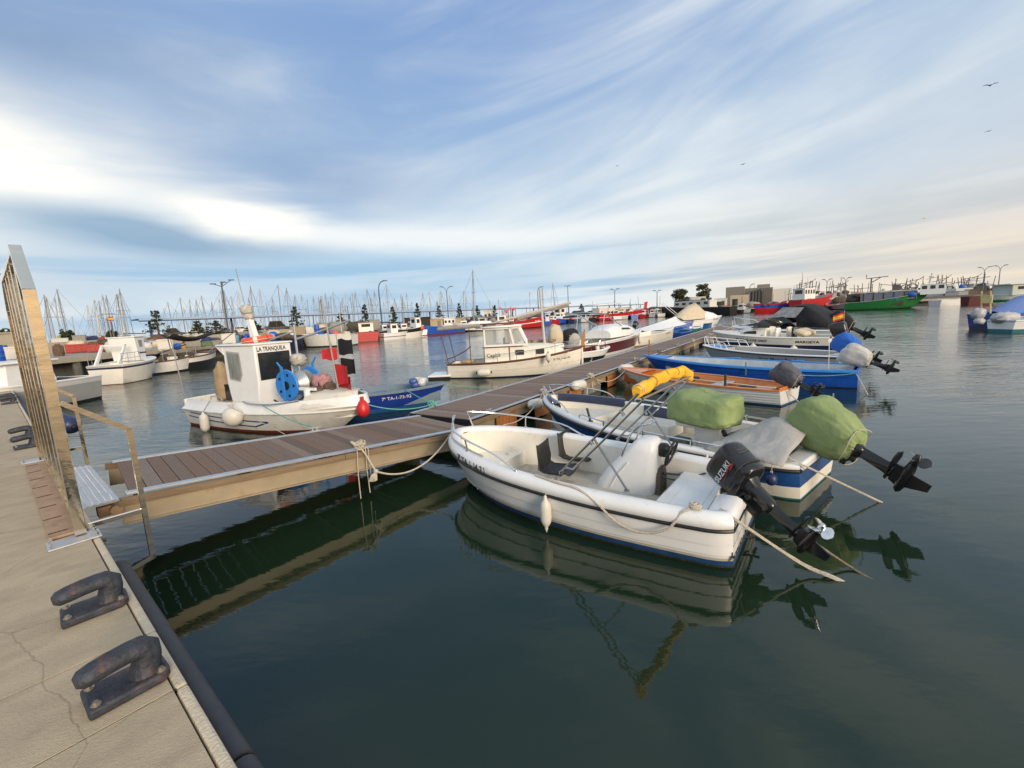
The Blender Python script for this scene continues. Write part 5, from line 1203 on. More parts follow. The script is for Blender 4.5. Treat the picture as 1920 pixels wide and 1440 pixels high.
# boom with furled awning sail sloping over the house
b=B(); a_,c_=JP.Yp(1070,567,0.),JP.Yp(905,611,-.0); b.tube([a_,a_.lerp(c_,.45),c_],[.05,.06,.03],8); b.build('boom',MATS['pale_mast'],jb)
b=B(); rows=[]
for i in range(15):
    u=i/14; q=a_.lerp(c_,.02+u*.58)+Vector((0,0,-.07)); rr=.07+.02*math.sin(u*9); rows.append([(q.x,q.y+math.cos(a)*rr*.7,q.z+math.sin(a)*rr) for a in [2*PI*k/10 for k in range(10)]])
b.loft(rows,closed=True); b.poly(rows[0]); b.poly(rows[-1]); b.build('furled_sail',M('grey_brown_sailcover',(.30,.26,.24),.85,var=.2,bump=.5,bscale=12),jb)
# stern awning frame: dark posts carrying a furled awning
p1=JP.Yp(824,617,-.75)
for q_ in ([(.10,-.78,.62),p1],[(1.0,-.80,.62),(1.0,-.78,2.0)],[(.1,.7,.62),(p1.x,.72,p1.z)]): b=B(); b.tube(q_,.016,6); b.build('awning_post',M('dark_post',(.04,.02,.02),.5),jb)
b=B(); b.tube([(p1.x-.05,-.8,p1.z),(x0-.1,-.78,2.08)],.075,8); b.tube([(p1.x-.05,-.8,p1.z),(p1.x-.05,.8,p1.z)],.06,8); b.build('rolled_awning',MATS['grey_brown_sailcover'],jb)
b=B(); b.tube(spline([(-.05,-.2,.78),(.25,-.2,.86),(.65,-.2,1.05),(.95,-.2,1.25)],4),.025,6); b.build('tiller',teak,jb)
b=B(); b.se((.75,.0,.62),(.32,.3,.10),.8,.9,16,8,nz=.2,seed=6,ns=3); b.build('coiled_rope',M('tan_rope_heap',(.38,.30,.18),.9,bump=1,bscale=30),jb,ang=80)
b=B(); b.prism([(5.42,.95),(5.58,.97),(5.60,1.75),(5.44,1.45)],-.03,.03,'xz'); b.build('stem_board',M('tan_stem_board',(.36,.19,.06),.5,var=.2),jb,smooth=False,bevel=.006)
b=B(); b.box((5.46,0,.50),(.08,.10,1.02)); b.build('stem_post',cream,jb,bevel=.02)
b=B(); b.box((5.75,-.0,1.03),(.7,.16,.04)); b.build('bow_plank',teak,jb,smooth=False)
b=B(); 
for k in range(9): b.se((3.25+k*.13,.35+rnd.uniform(-.1,.1),1.30),(.14,.16,.06),.8,.8,10,6,nz=.35,seed=k,ns=4)
b.build('net_on_cabin',M('tan_net',(.24,.19,.12),.95,var=.5,bump=1,bscale=20),jb,ang=80)
hull_text(jb,jh,'Capità',.22,1.62,-1,ink,rr=1.32,surf='hull',eps=-.16,bold=.003)
hull_text(jb,jh,'7ª TA-7-62-02',.12,4.25,-1,ink,rr=.66,bold=.002)
fender(JP.w((1.85,-1.20,.28)),.62,.15,fend,'horizontal grimy white fender lashed along the side of the cream launch',tilt=(R(90),0,R(90)+JP.a),rope_to=None,capm=black)
fender(JP.w((4.05,-1.22,.98)),.42,.10,fend,'upright white fender with black ends near the mast of the cream launch',rope_to=JP.w((4.05,-1.05,1.15)),capm=black)
# ------------------------------------------------------------------ generic moored boat
def boat(label,sp,bp_,Bm,zs,zb,bands,cat='boat',name='moored_boat',zw=0.,gun=white,inn=lightgrey,dk=None,house=None,mast=None,group=None,steps=(),rake=.5,tr=.8,q=.8,inner_=True,wl=.82,Lmin=None,heading=None,dt=.7):
    if heading is None: pl,L=between(sp,zw,bp_,zw)
    else:
        a=W(*sp,zw); pl=Place(a.x,a.y,heading); L=Lmin
    if Lmin and L<Lmin: L=Lmin
    r=thing(name,label,cat,(pl.x,pl.y,0),pl.a,group); h=Hull(L,Bm,zs,zb,tr=tr,tm=.42,p=2.1,q=q,rake=rake,wl=wl,draft=.15)
    hull_shell(r,h,bands,steps=steps,n=16)
    gunwale(r,h,[(-.02,-.04),(-.03,0),(0,.03),(.08,.03),(.10,-.02)],gun,n=16)
    if inner_: inner(r,h,.10,.0,.02,dt,zs*.45,inn,inn,n=10)
    deck(r,h,dt,.985,.08,.0,dk or gun,'fore_deck',.06,n=8)
    pbox(r,'transom_board',(.04,0,zs-.05),(.08,2*h.half(0)-.04,.14),gun,bevel=.01)
    if house:
        x0,x1,w_,z0_,z1_,m_=house[:6]; b=B(); b.prism([(x0,z0_),(x1,z0_),(x1+.12,z0_+.55*(z1_-z0_)),(x1-.02,z1_),(x0,z1_)],-w_/2,w_/2,'xz'); hs=b.build('wheelhouse',m_,r,bevel=.02,ang=30)
        pbox(hs,'roof',((x0+x1)/2,0,z1_+.03),(x1-x0+.25,w_+.12,.06),m_,bevel=.015)
        hz=z1_-z0_
        for sd in (1,-1):
            nw=max(1,int((x1-x0)/.9)); ww=(x1-x0)/nw
            for k in range(nw):
                b=B(); b.box((x0+ww*(k+.5),sd*(w_/2+.012),z1_-.26*hz-.05),(ww*.62,.02,hz*.34)); b.build('window',glass,hs,smooth=False)
        b=B(); b.box((x1+.05,0,z1_-.27*hz),(.03,w_*.78,hz*.32)); b.build('window',glass,hs,smooth=False,); b=B(); b.box((x0-.012,0,z1_-.27*hz),(.02,w_*.6,hz*.32)); b.build('window',glass,hs,smooth=False)
    if mast:
        for x,y,z0_,z1_,rr in mast:
            b=B(); b.tube([(x,y,z0_),(x,y,z1_)],rr,6); b.build('mast',mastm,r)
    return r,h,pl,L
def heap(r,name,c,rad,mat,nz=.25,seed=1,n=16,m=10): b=B(); b.se((0,0,0),rad,.8,.85,n,m,nz=nz,seed=seed,ns=2.5); return b.build(name,mat,r,loc=c,ang=80)
def clutter(r,h,L,n,mats,z,seed=0,x0=.1,x1=.75,s=.22):
    q=random.Random(seed)
    for k in range(n):
        x=L*q.uniform(x0,x1); y=q.uniform(-.35,.35)*h.B; m_=q.choice(mats); 
        if q.random()<.5: pbox(r,'gear_box',(x,y,z+s*.5),(s*q.uniform(1,2.2),s*q.uniform(1,2),s*q.uniform(.8,1.6)),m_,rz=q.uniform(0,3),bevel=.01)
        else: heap(r,'gear_heap',(x,y,z+s*.5),(s*q.uniform(.8,1.6),s*q.uniform(.8,1.4),s*q.uniform(.5,1.1)),m_,.3,k,12,8)
# burgundy motorboat
r,h,pl,L=boat('burgundy and white motorboat with a steel arch frame left of the pontoon',(1068,676),(1200,647),2.2,.78,1.05,[(1.,white),(.84,burg),(.18,white)],'motorboat','cabin_motorboat',gun=white,inn=cream,rake=.9)
b=B(); rows=[]
for x,w_,z in ((L*.90,.12,1.05),(L*.80,.45,1.28),(L*.68,.68,1.50),(L*.55,.80,1.62),(L*.42,.80,1.60),(L*.34,.78,1.35)): rows.append([(x,w_*math.copysign(abs(math.cos(a))**.6,math.cos(a)),.9+(z-.9)*math.sin(a)**.6) for a in [PI*k/10 for k in range(11)]])
b.loft(rows); b.poly(rows[-1]); o=b.build('cuddy_roof',white,r)
for sd in (1,-1):
    b=B(); b.prism([(L*.50,1.30),(L*.64,1.25),(L*.60,1.36),(L*.50,1.40)],sd*.785,sd*.80,'xz'); b.build('side_window',glass,o,smooth=False)
for sd in (1,-1):
    b=B(); b.tube([(L*.50,sd*.75,1.5),(L*.26,sd*.8,2.25),(L*.10,sd*.78,2.35)],.03,6); b.tube([(L*.22,sd*.8,1.0),(L*.26,sd*.8,2.25)],.022,6); b.tube(spline([h.off(.97,sd,.05,.05),Vector(h.off(.97,sd,.05,.4)),h.off(.8,sd,.1,.38),h.off(.65,sd,.1,.05)],3),.016,6); b.build('arch_frame',steel,r)
b=B(); b.tube([(L*.26,-.8,2.25),(L*.26,.8,2.25)],.03,6); b.tube([(L*.10,-.78,2.35),(L*.10,.78,2.35)],.03,6); b.torus((L*.36,.3,1.5),.2,.018,'x',18,6); b.build('arch_crossbar',steel,r)
hull_text(r,h,'7ª TA-1-28-16',.17,L*.56,-1,ink,rr=.87,bold=.003,sx=1.3); hull_text(r,h,'VIRACOCHA',.12,L*.76,-1,inkw,rr=.58,bold=.002,sx=1.1)
for t,l in ((.72,'white upright fender near the bow of the burgundy motorboat'),(.1,'white upright fender near the stern of the burgundy motorboat')): fender(pl.w(h.off(t,-1,-.14,-.06)),.60,.11,fend,l)
# tender with covered engines
r,h,pl,L=boat('low white tender with bent steel handrails beside the launch bow',(1076,676),(1140,668),1.5,.42,.55,[(1.,white),(.35,black)],'dinghy','tender',rake=.4,gun=white,inn=white,q=.6)
for x in (.3,1.3):
    for y in (-.48,.48): b=B(); b.tube(spline([(x,y,.45),(x+.05,y,.9),(x+.35,y,.95),(x+.45,y,.45)],3),.02,6); b.build('handrail',steel,r)
t=thing('covered_outboard','tall cream canvas covered outboard behind the launch mast','outboard motor',at_col(1040,22.3,.5)); heap(t,'canvas_cover',(0,0,.72),(.36,.34,.62),palec,.14,3,20,14); b=B(); b.cyl((0,0,-.5),(0,0,.2),.07,8); b.build('motor_leg',black,t)
t=thing('covered_outboard','black and silver covered outboard right of the cream covered one','outboard motor',at_col(1068,23.,.5)); heap(t,'canvas_cover',(0,0,.62),(.45,.36,.46),blackcloth,.18,8,20,14); heap(t,'silver_panel',(.12,-.12,.52),(.36,.32,.36),greyc,.1,5,14,10); b=B(); b.cyl((0,0,-.5),(0,0,.2),.07,8); b.build('motor_leg',black,t)
# beige boat with upright stem
r,h,pl,L=boat('beige wooden boat with an upright stem, moored beyond the burgundy motorboat',(1166,652),(1262,638),1.8,.62,1.0,[(1.,cream),(.10,M('tan_antifoul',(.25,.17,.09),.7))],'boat','wooden_boat',gun=cream,inn=cream,rake=.08,steps=(.7,.4),tr=.5)
hull_text(r,h,'7ª TA-1-4-96',.17,L*.62,-1,ink,rr=.74,bold=.003)
# blue boat under a white cover
r,h,pl,L=boat('royal blue skiff under a taut white canvas cover, past the beige boat',(1192,640),(1300,621),2.0,.72,1.0,[(1.,blue),(.20,navy)],'boat','covered_skiff',gun=royal,inn=lightgrey,rake=.9)
b=B(); rows=[]
for i in range(11):
    t=.02+.68*i/10; a=Vector(h.off(t,1,-.03,-.06)); c=Vector(h.off(t,-1,-.03,-.06)); zt=.92+.75*(i/10)**1.2 if i<10 else .95; mid=(a+c)/2; mid.z=zt+.0
    rows.append([a,a.lerp(mid,.12)+Vector((0,0,.03)),a.lerp(mid,.55),mid,c.lerp(mid,.55),c.lerp(mid,.12)+Vector((0,0,.03)),c])
b.loft(rows); b.build('white_cover',white,r,ang=25)
outboard(r,(-.05,0,.85),R(35),0,1.1)
r,h,pl,L=boat('small blue boat lying low between the beige boat and the pontoon',(1262,636),(1292,630),1.4,.45,.6,[(1.,royal)],'boat','small_boat',gun=midblue,inn=midblue,Lmin=3.)
# cruiser with tan hood
r,h,pl,L=boat('white cuddy cruiser with a peaked tan hood near the far end of the pontoon',(1262,622),(1352,613),2.3,.95,1.25,[(1.,white),(.10,antiblue)],'motorboat','cabin_motorboat',gun=white,inn=cream,rake=1.2)
b=B(); rows=[]
for x,w_,z in ((L*.92,.12,1.25),(L*.78,.5,1.62),(L*.62,.75,1.85),(L*.5,.8,1.85)): rows.append([(x,w_*math.cos(a),1.0+(z-1.)*math.sin(a)**.6) for a in [PI*k/8 for k in range(9)]])
b.loft(rows); b.poly(rows[-1]); b.build('cuddy_roof',white,r)
b=B(); rows=[[(x,s_*w_,z) for s_,z in ((-1,1.1),(-.7,zt*.72+.25),(0,zt),(.7,zt*.72+.25),(1,1.1))] for x,w_,zt in ((L*.56,.78,2.0),(L*.44,.8,2.75),(L*.30,.8,2.55),(L*.14,.85,1.9),(L*.06,.85,1.4))]; b.loft(rows); b.build('tan_hood',palec,r,ang=70)
for k in (0,.35):
    b=B(); b.tube([(L*.25,.7-k,1.2),(-L*.12,.75-k,2.9)],.03,6); b.build('outrigger',white,r)
hull_text(r,h,'7ª TA-1-36-98',.2,L*.62,-1,ink,rr=.80,bold=.004,sx=1.2)
r,h,pl,L=boat('teal and blue small boat at the far left end of the pontoon',(1318,618),(1334,612),1.4,.6,.75,[(1.,midblue),(.2,teal)],'boat','small_boat',gun=midblue,inn=teal,Lmin=3.4)
r,h,pl,L=boat('small blue and white skiff between the tan hooded cruiser and the pontoon',(1288,627),(1312,622),1.3,.5,.6,[(1.,teal)],'boat','small_boat',gun=white,inn=white,Lmin=3.)
# ------------------------------------------------------------------ boats left of the launch, by the near quay
r,h,pl,L=boat('white open boat with a dark framed cabin window, half hidden by the steel gate',(158,748),(70,765),2.2,.92,1.05,[(1.,white),(.78,greyh),(.10,black)],'motorboat','cabin_boat',gun=white,inn=M('brown_lining',(.22,.17,.11),.7,var=.2),steps=(.80,),rake=.4,Lmin=5.2,dt=.62)
b=B(); b.prism([(1.6,.95),(3.2,.95),(3.15,1.65),(1.75,1.65)],-.8,.8,'xz'); o=b.build('cabin',white,r,bevel=.03,ang=30)
for sd in (1,-1):
    b=B(); b.prism([(1.80,1.05),(2.75,1.05),(2.72,1.56),(1.88,1.56)],sd*.80,sd*.815,'xz'); b.build('window',glass,o,smooth=False,bevel=.02)
b=B(); b.prism([(.0,.0),(.02,0),(.02,.55),(0,.55)],-.68,.68,'xz',T=Matrix.Translation((1.60,0,1.05))); b.build('aft_window',glass,o,smooth=False)
pbox(o,'roof',(2.45,0,1.70),(1.9,1.8,.08),white,bevel=.03)
r,h,pl,L=boat('white cabin boat with two thin navy stripes, moored near the far end of the quay',(203,722),(286,705),2.0,.98,1.15,[(1.,cream),(.90,navy),(.80,cream),(.03,redanti)],'motorboat','cabin_boat',gun=white,inn=cream,house=None,rake=.5,q=.6,dt=.5)
x0,x1=L*.44,L*.64
b=B(); b.prism([(x0+.1,1.05),(x1-.05,1.05),(x1+.02,2.30),(x0-.10,2.30)],-.62,.62,'xz'); o=b.build('cabin',white,r,bevel=.03,ang=30)
b=B(); b.prism([(x0+.085,1.42),(x1+.0,1.42),(x1+.0,1.50),(x0+.075,1.50)],-.625,.625,'xz'); b.build('navy_stripe',navy,o,smooth=False)
for sd in (1,-1):
    b=B(); b.prism([(x0+.25,1.78),(x1-.25,1.78),(x1-.22,2.14),(x0+.2,2.14)],sd*.62,sd*.635,'xz'); b.build('window',glassl,o,smooth=False,bevel=.02)
pbox(o,'roof',((x0+x1)/2-.04,0,2.33),(x1-x0+.25,1.34,.06),white,bevel=.02)
b=B(); b.tube([(x0-.1,0,2.35),(x0-.1,0,2.7)],.02,6); b.se(((x0+x1)/2,.2,2.42),(.14,.14,.08)); b.build('roof_fitting',galv,o)
for sd in (1,-1):
    b=B(); q=[Vector(h.off(t,sd,.08,.55)) for t in (.02,.12,.24,.34)]; b.tube(q,.016,6); q2=[Vector(h.off(t,sd,.08,.30)) for t in (.02,.12,.24,.34)]; b.tube(q2,.013,6)
    for a,t in zip(q,(.02,.12,.24,.34)): b.tube([a,h.off(t,sd,.08,0)],.014,6)
    b.build('deck_rail',galv,r)
b=B(); b.prism([(.1,1.0),(.85,1.95),(.98,1.95),(.35,1.0)],-.55,-.48,'xz'); b.prism([(.1,1.0),(.85,1.95),(.98,1.95),(.35,1.0)],.48,.55,'xz'); b.box((.9,0,1.95),(.2,1.1,.05)); b.build('stern_arch',white,r,smooth=False)
r,h,pl,L=boat('long low white boat with its bow to the right, beyond the cabin boat',(283,703),(371,690),1.7,.75,1.15,[(1.,oldwhite),(.14,black)],'boat','wooden_boat',gun=teak,inn=cream,rake=.25,tr=.5)
b=B(); b.tube([(.4,0,1.15),(L*.75,-.2,1.65)],.035,6); b.build('boom',M('dark_boom',(.05,.03,.05),.6),r); clutter(r,h,L,7,[M('brown_gear',(.12,.075,.05),.9),cream,netm,greyc],.7,3,.3,.8,.22)
for x in (.3,1.2,2.0,2.7): b=B(); b.tube([(x,-.7,.75),(x,-.7,1.4)],.014,6); b.build('stanchion',galv,r)
r,h,pl,L=boat('dark hulled boat with a sagging black awning, second from the cabin boat',(318,698),(408,684),1.8,.8,1.1,[(1.,oldwhite),(.6,black)],'boat','wooden_boat',gun=teak,inn=cream,rake=.25,tr=.5)
a,c=pl.l(WD(312,624,27)),pl.l(WD(440,621,31))
b=B(); rows=[]
for i in range(15):
    u=i/14; q=a.lerp(c,u)+Vector((0,0,-.30*math.sin(PI*min(1,u*1.6))*(1 if u<.62 else .0)-.05)); wd=.35*(1-.5*u)+.06; rows.append([(q.x,q.y+k*wd,q.z-.25*(1-abs(k))*(1-u)) for k in (-1,-.5,0,.5,1)])
b.loft(rows); o=b.build('black_awning',blackcloth,r,ang=80); o.modifiers.new('t','SOLIDIFY').thickness=.05
for q_ in ([(L*.1,0,.8),(a.x,a.y,a.z)],[(L*.8,0,.9),(c.x,c.y,c.z)]): b=B(); b.tube(q_,.03,6); b.build('awning_post',galv,r)
clutter(r,h,L,6,[cream,netm,white,palec],.8,5,.1,.8,.25)
r,h,pl,L=boat('small navy boat with a red pennant moored tight against the far end of the quay',(30,714),(62,708),1.7,.7,.9,[(1.,navy),(.5,white)],'boat','small_boat',gun=white,inn=lightgrey,Lmin=4.)
b=B(); b.prism([(0,0),(.5,-.15),(0,-.35)],-.01,.01,'xz',T=Matrix.Translation((1.2,-.3,1.5))); b.build('pennant',redv,r,smooth=False); b=B(); b.tube([(1.2,-.3,.7),(1.2,-.3,1.55)],.015,6); b.build('pole',galv,r)
r,h,pl,L=boat('white motorboat with grey top moored left of the small navy boat',(14,706),(46,692),2.0,1.0,1.2,[(1.,white),(.3,navy)],'motorboat','cabin_motorboat',gun=white,inn=lightgrey,Lmin=5.,house=(1.6,3.2,1.5,1.0,1.7,greyh))
# right hand group, far side of the basin mouth
r,h,pl,L=boat('navy blue boat with silver covered engines at the right edge of the photo',(1846,618),(1925,606),2.2,.95,1.2,[(1.,royal),(.25,navy)],'boat','covered_boat',gun=skyblue,inn=royal,rake=.6)
heap(r,'engine_cover',(-.15,.3,1.0),(.48,.32,.34),M('silver_cover',(.42,.42,.43),.5,var=.25,bump=.7,bscale=7),.22,3,20,12); heap(r,'engine_cover',(-.65,.1,.55),(.36,.26,.20),MATS['silver_cover'],.25,7,16,10)
b=B(); rows=[]
for x,z in ((L*.15,1.1),(L*.5,1.55),(L*.85,2.0),(L*1.05,1.4)): rows.append([(x,-.8,.95),(x,-.4,z-.1),(x,0,z),(x,.4,z-.1),(x,.8,.95)])
b.loft(rows); b.build('blue_cover',M('faded_blue_cover',(.10,.17,.42),.7,var=.2,bump=.5,bscale=6),r,ang=80)
b=B(); 
for y in (-.15,.25): b.tube([(.1,y,1.0),(-.1,y+.05,2.4)],.045,6)
b.box((0,.05,1.9),(.12,.5,.5)); b.build('yellow_rod_holder',M('pale_yellow',(.6,.5,.22),.6),r)
r,h,pl,L=boat('white motorboat with a crumpled silver cover in front of the navy covered boat',(1874,624),(1960,620),2.0,.7,.9,[(1.,white),(.3,teal)],'motorboat','covered_motorboat',gun=white,inn=white)
heap(r,'engine_cover',(.3,.1,.85),(.70,.42,.30),MATS['silver_cover'],.25,12,20,12)
# navy fender lying over the quay edge past the gate
fender(tuple(Q(8.5,.10,.98)),1.25,.16,fendblue,'large navy blue fender lying on the quay edge beyond the gate',tilt=(R(78),0,QA+R(200)),capm=black)
# ------------------------------------------------------------------ fishing quay across the basin
front=[(-420,770),(60,676),(302,654),(495,637),(760,617),(1000,601),(1200,591),(1330,582.5),(1460,575),(1580,568.5),(1800,557),(2060,543)]
QX=[(-420,24),(60,27),(302,35.6),(420,41),(520,52),(620,58),(690,66),(760,78),(865,86),(1000,94),(1115,119),(1215,129),(1330,125),(1460,118),(1580,106),(1740,100),(1850,98),(2060,92)]
fp=[at_col(x,d) for x,d in QX]
out=[p*(1+(16/p.length)) for p in fp]; far_=[p*(1+((95 if x<1500 else 24)/p.length)) for p,(x,d) in zip(fp,QX)]
def strip(name,A,C,z,mat,kind='structure',th=1.6):
    b=B(); n=len(A)
    top=[[(p.x,p.y,z) for p in A],[(p.x,p.y,z) for p in C]]; b.loft(top)
    b.loft([[(p.x,p.y,z) for p in A],[(p.x,p.y,z-th) for p in A]]); b.loft([[(p.x,p.y,z) for p in C],[(p.x,p.y,z-th) for p in C]])
    return tag(b.build(name,mat,smooth=False),kind=kind)
# deck stands on piles: slab face, dark gap below
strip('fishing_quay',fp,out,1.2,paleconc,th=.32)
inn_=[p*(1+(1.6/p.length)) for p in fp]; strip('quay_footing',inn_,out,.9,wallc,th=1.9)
strip('quay_road',out,far_,1.75,asphalt,th=2.6)
b=B(); lo=[p*(1+(15.6/p.length)) for p in fp[:6]]; lo2=[p*(1+(15.95/p.length)) for p in fp[:6]]
b.loft([[(p.x,p.y,1.2) for p in lo],[(p.x,p.y,2.15) for p in lo],[(p.x,p.y,2.15) for p in lo2],[(p.x,p.y,1.2) for p in lo2]]); tag(b.build('low_wall',paleconc,smooth=False),'long low pale concrete wall running behind the quay clutter','wall')
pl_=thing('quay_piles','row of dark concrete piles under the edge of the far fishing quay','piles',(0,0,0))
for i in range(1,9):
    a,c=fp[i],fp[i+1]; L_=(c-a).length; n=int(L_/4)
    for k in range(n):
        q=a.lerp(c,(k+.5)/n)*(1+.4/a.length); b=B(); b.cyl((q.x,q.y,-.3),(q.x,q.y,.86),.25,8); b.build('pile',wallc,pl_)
# tyres and timber rubbing on the visible quay face
t=thing('quay_fendering','long pale timber beam along the face of the far fishing quay','timber beam'); b=B(); a,c=W(302,660,1.0),W(500,641,1.0); a.z=c.z=.80; b.tube([a,c],.12,4); b.build('beam',M('pale_timber',(.36,.27,.17),.8,var=.2),t,smooth=False)
# -------------------------------------------- things on the quay, given by their outline in the photograph
def spot(x0,x1,yt,yb,z=1.2,D=None):
    xm=(x0+x1)/2
    p=W(xm,yb,z) if D is None else at_col(xm,D,z)
    Dd=p.y; a=WD(x0,yb,Dd); c=WD(x1,yb,Dd); w=(Vector((a.x,a.y,0))-Vector((c.x,c.y,0))).length; hgt=WD(xm,yt,Dd).z-p.z
    return p,w,max(.25,hgt),math.atan2(p.y,p.x)-PI/2
def crate(x0,x1,yt,yb,mat,label,name='fish_crate',cat='crate',z=1.2,D=None,depth=None,ribs=True,group=None,load=None):
    p,w,hh,a=spot(x0,x1,yt,yb,z,D); d=depth or min(w,1.2); r=thing(name,label,cat,p,a+rnd.uniform(-.12,.12),group)
    t=.05; b=B(); b.box((0,d/2,.08),(w,d,.06)); 
    for s_ in (-1,1): b.box((s_*(w/2-t/2),d/2,hh/2+.02),(t,d,hh-.04)); b.box((0,d/2+s_*(d/2-t/2),hh/2+.02),(w-2*t-.004,t,hh-.04))
    b.build('body',mat,r,smooth=False)
    b=B(); b.box((0,-.02,hh-.05),(w+.06,.05,.08)); b.box((0,d+.02,hh-.05),(w+.06,.05,.08)); b.build('rim',mat,r,smooth=False)
    if ribs:
        n=max(2,int(w/.3))
        for k in range(n): b=B(); b.box((-w/2+w*(k+.5)/n,-.022,hh/2-.03),(.05,.04,hh-.14)); b.build('rib',mat,r,smooth=False)
    for s_ in (-1,1): b=B(); b.box((s_*w*.35,d/2,.025),(.12,d,.05)); b.build('skid',mat,r,smooth=False)
    if load: heap(r,'load',(0,d/2,hh),(w*.42,d*.42,load[1]),load[0],.3,x0,14,8)
    return r
def barrel(x0,x1,yt,yb,mat,label,z=1.2,D=None,group='barrels on the fishing quay'):
    p,w,hh,a=spot(x0,x1,yt,yb,z,D); r=thing('barrel',label,'barrel',p,a,group); R_=w/2; b=B()
    b.lathe([(R_*.92,0),(R_,.04),(R_,hh*.32),(R_*1.04,hh*.34),(R_,hh*.36),(R_,hh*.64),(R_*1.04,hh*.66),(R_,hh*.68),(R_,hh*.95),(R_*.92,hh)],16); b.build('drum',mat,r)
    b=B(); b.lathe([(R_*.95,hh-.005),(R_*.97,hh+.03),(R_*.85,hh+.035)],16); b.build('lid',mat,r); return r
def pile(x0,x1,yt,yb,mat,label,name='net_heap',cat='net heap',z=1.2,D=None,nz=.3,group=None):
    p,w,hh,a=spot(x0,x1,yt,yb,z,D); r=thing(name,label,cat,p,a,group); heap(r,'bundle',(0,w*.3,hh*.42),(w*.5,w*.38,hh*.56),mat,nz,x0,22,14); 
    if w>1: heap(r,'bundle',(w*.28,w*.2,hh*.3),(w*.3,w*.25,hh*.4),mat,nz,x0+5,16,10)
    return r
redcr=M('red_plastic',(.36,.03,.025),.5,var=.2); greycr=M('grey_plastic_crate',(.27,.26,.23),.7,var=.2,dirt=(.12,.1,.08),damt=.15); greencr=M('green_plastic_crate',(.10,.17,.08),.6,var=.2); bb_=M('blue_barrel_plastic',(.012,.08,.42),.4,var=.15); lbb=M('light_blue_plastic',(.10,.30,.52),.5,var=.15); bk_=M('black_barrel_plastic',(.03,.03,.035),.5); whitecr=M('white_container',(.62,.60,.55),.5,var=.06,dirt=(.3,.25,.18),damt=.1); tarpn=M('navy_tarp',(.02,.04,.12),.8,var=.3,bump=.5,bscale=8); pinkt=M('pink_tub',(.55,.09,.14),.6); tanbox=M('tan_shed_panel',(.44,.36,.25),.8,var=.1)
barrel(-4,9,648,680,bb_,'left of two blue barrels at the left edge of the photo'); barrel(8,18,648,677,bb_,'right of two blue barrels at the left edge of the photo')
crate(18,40,650,676,whitecr,'white fish container beside the two blue barrels',ribs=False)
crate(104,127,634,654,whitecr,'white lidded tub stack seen just right of the gate post',ribs=False); pile(112,136,627,640,M('lime_net',(.32,.38,.06),.9,var=.3),'lime green net bundle right of the gate post')
crate(131,164,645,662,redcr,'wide red pallet crate heaped with white netting',load=(palec,.3)); crate(168,191,646,661,redcr,'small red pallet crate right of the wide red crate',load=(M('brown_gear',(.12,.075,.05),.9),.25))
crate(142,160,628,650,greycr,'grey concrete tank behind the wide red crate',ribs=False); pile(164,186,631,648,tarpn,'navy tarpaulin heap behind the small red crate','tarpaulin_heap','tarpaulin'); pile(187,200,632,650,redcr,'heap of dark red floats beside the navy tarpaulin')
pile(104,120,646,668,M('brown_gear',(.12,.075,.05),.9),'brown heap of fishing gear below the white lidded tubs')
crate(300,323,636,657,whitecr,'white insulated box under the black awning',ribs=False); pile(326,342,644,654,bluec,'bright blue tarpaulin bundle beside the white insulated box','tarpaulin_heap','tarpaulin'); barrel(341,349,645,654,M('tan_drum',(.40,.26,.08),.6),'small tan drum left of the grey pallet crate')
crate(351,375,637,652,greycr,'grey slatted pallet crate left of the green crate',load=(netm,.25)); crate(377,400,640,650,greencr,'green slatted pallet crate on the quay',load=(tarpn,.35)); crate(401,417,638,649,greycr,'grey pallet crate right of the green crate',load=(netm,.2))
r=crate(419,441,624,645,whitecr,'white U shaped wheelhouse shell standing on the quay','boat_part','wheelhouse shell',ribs=False)
barrel(441,449,629,642,lbb,'light blue drum right of the white wheelhouse shell'); barrel(456,468,630,640,bb_,'squat blue barrel between the light blue drum and the grey crate'); crate(471,495,625,639,greycr,'large grey slatted crate right of the squat blue barrel',load=(netm,.2))
pile(505,522,622,637,bluec,'bright blue tarpaulin heap right of the white leaning mast','tarpaulin_heap','tarpaulin'); pile(520,545,624,636,netm,'dark net heap right of the bright blue tarpaulin'); pile(542,552,619,634,whitecr,'standing white sack beside the dark net heap','sack','sack',nz=.15)
crate(545,570,612,632,M('pallet_wood',(.34,.27,.18),.8,var=.2),'stack of pale wooden pallets under the canopy','pallet_stack','pallets',D=53); pile(569,590,612,630,whitecr,'big white sack pile left of the tall blue barrel','sack','sack',nz=.25); barrel(589,598,610,627,bb_,'tall blue barrel standing above the white sacks',D=52); barrel(558,570,620,631,bb_,'blue tub left of the white sacks')
crate(674,693,602,624,greycr,'left tall grey mesh pallet cage behind the red wheelhouse',D=68,depth=1.,group='tall mesh cages'); crate(693,712,599,624,greycr,'right tall grey mesh pallet cage behind the red wheelhouse',D=68,depth=1.,group='tall mesh cages')
for k,(x,l) in enumerate(((728,'leftmost'),(735,'second'),(742,'third'))): barrel(x,x+7,604,622,bk_,l+' of three tall black barrels beside the light blue one',D=76)
barrel(742,747,604,621,lbb,'light blue barrel between the black barrels and the dark blue one',D=76); barrel(749,754,605,621,bb_,'narrow dark blue barrel left of the pink tub',D=76); crate(754,763,606,620,pinkt,'pink tub on the quay right of the barrels',D=78,ribs=False); pile(777,786,606,618,bluec,'bright blue crumpled tarpaulin in front of the net shed','tarpaulin_heap','tarpaulin',D=76)
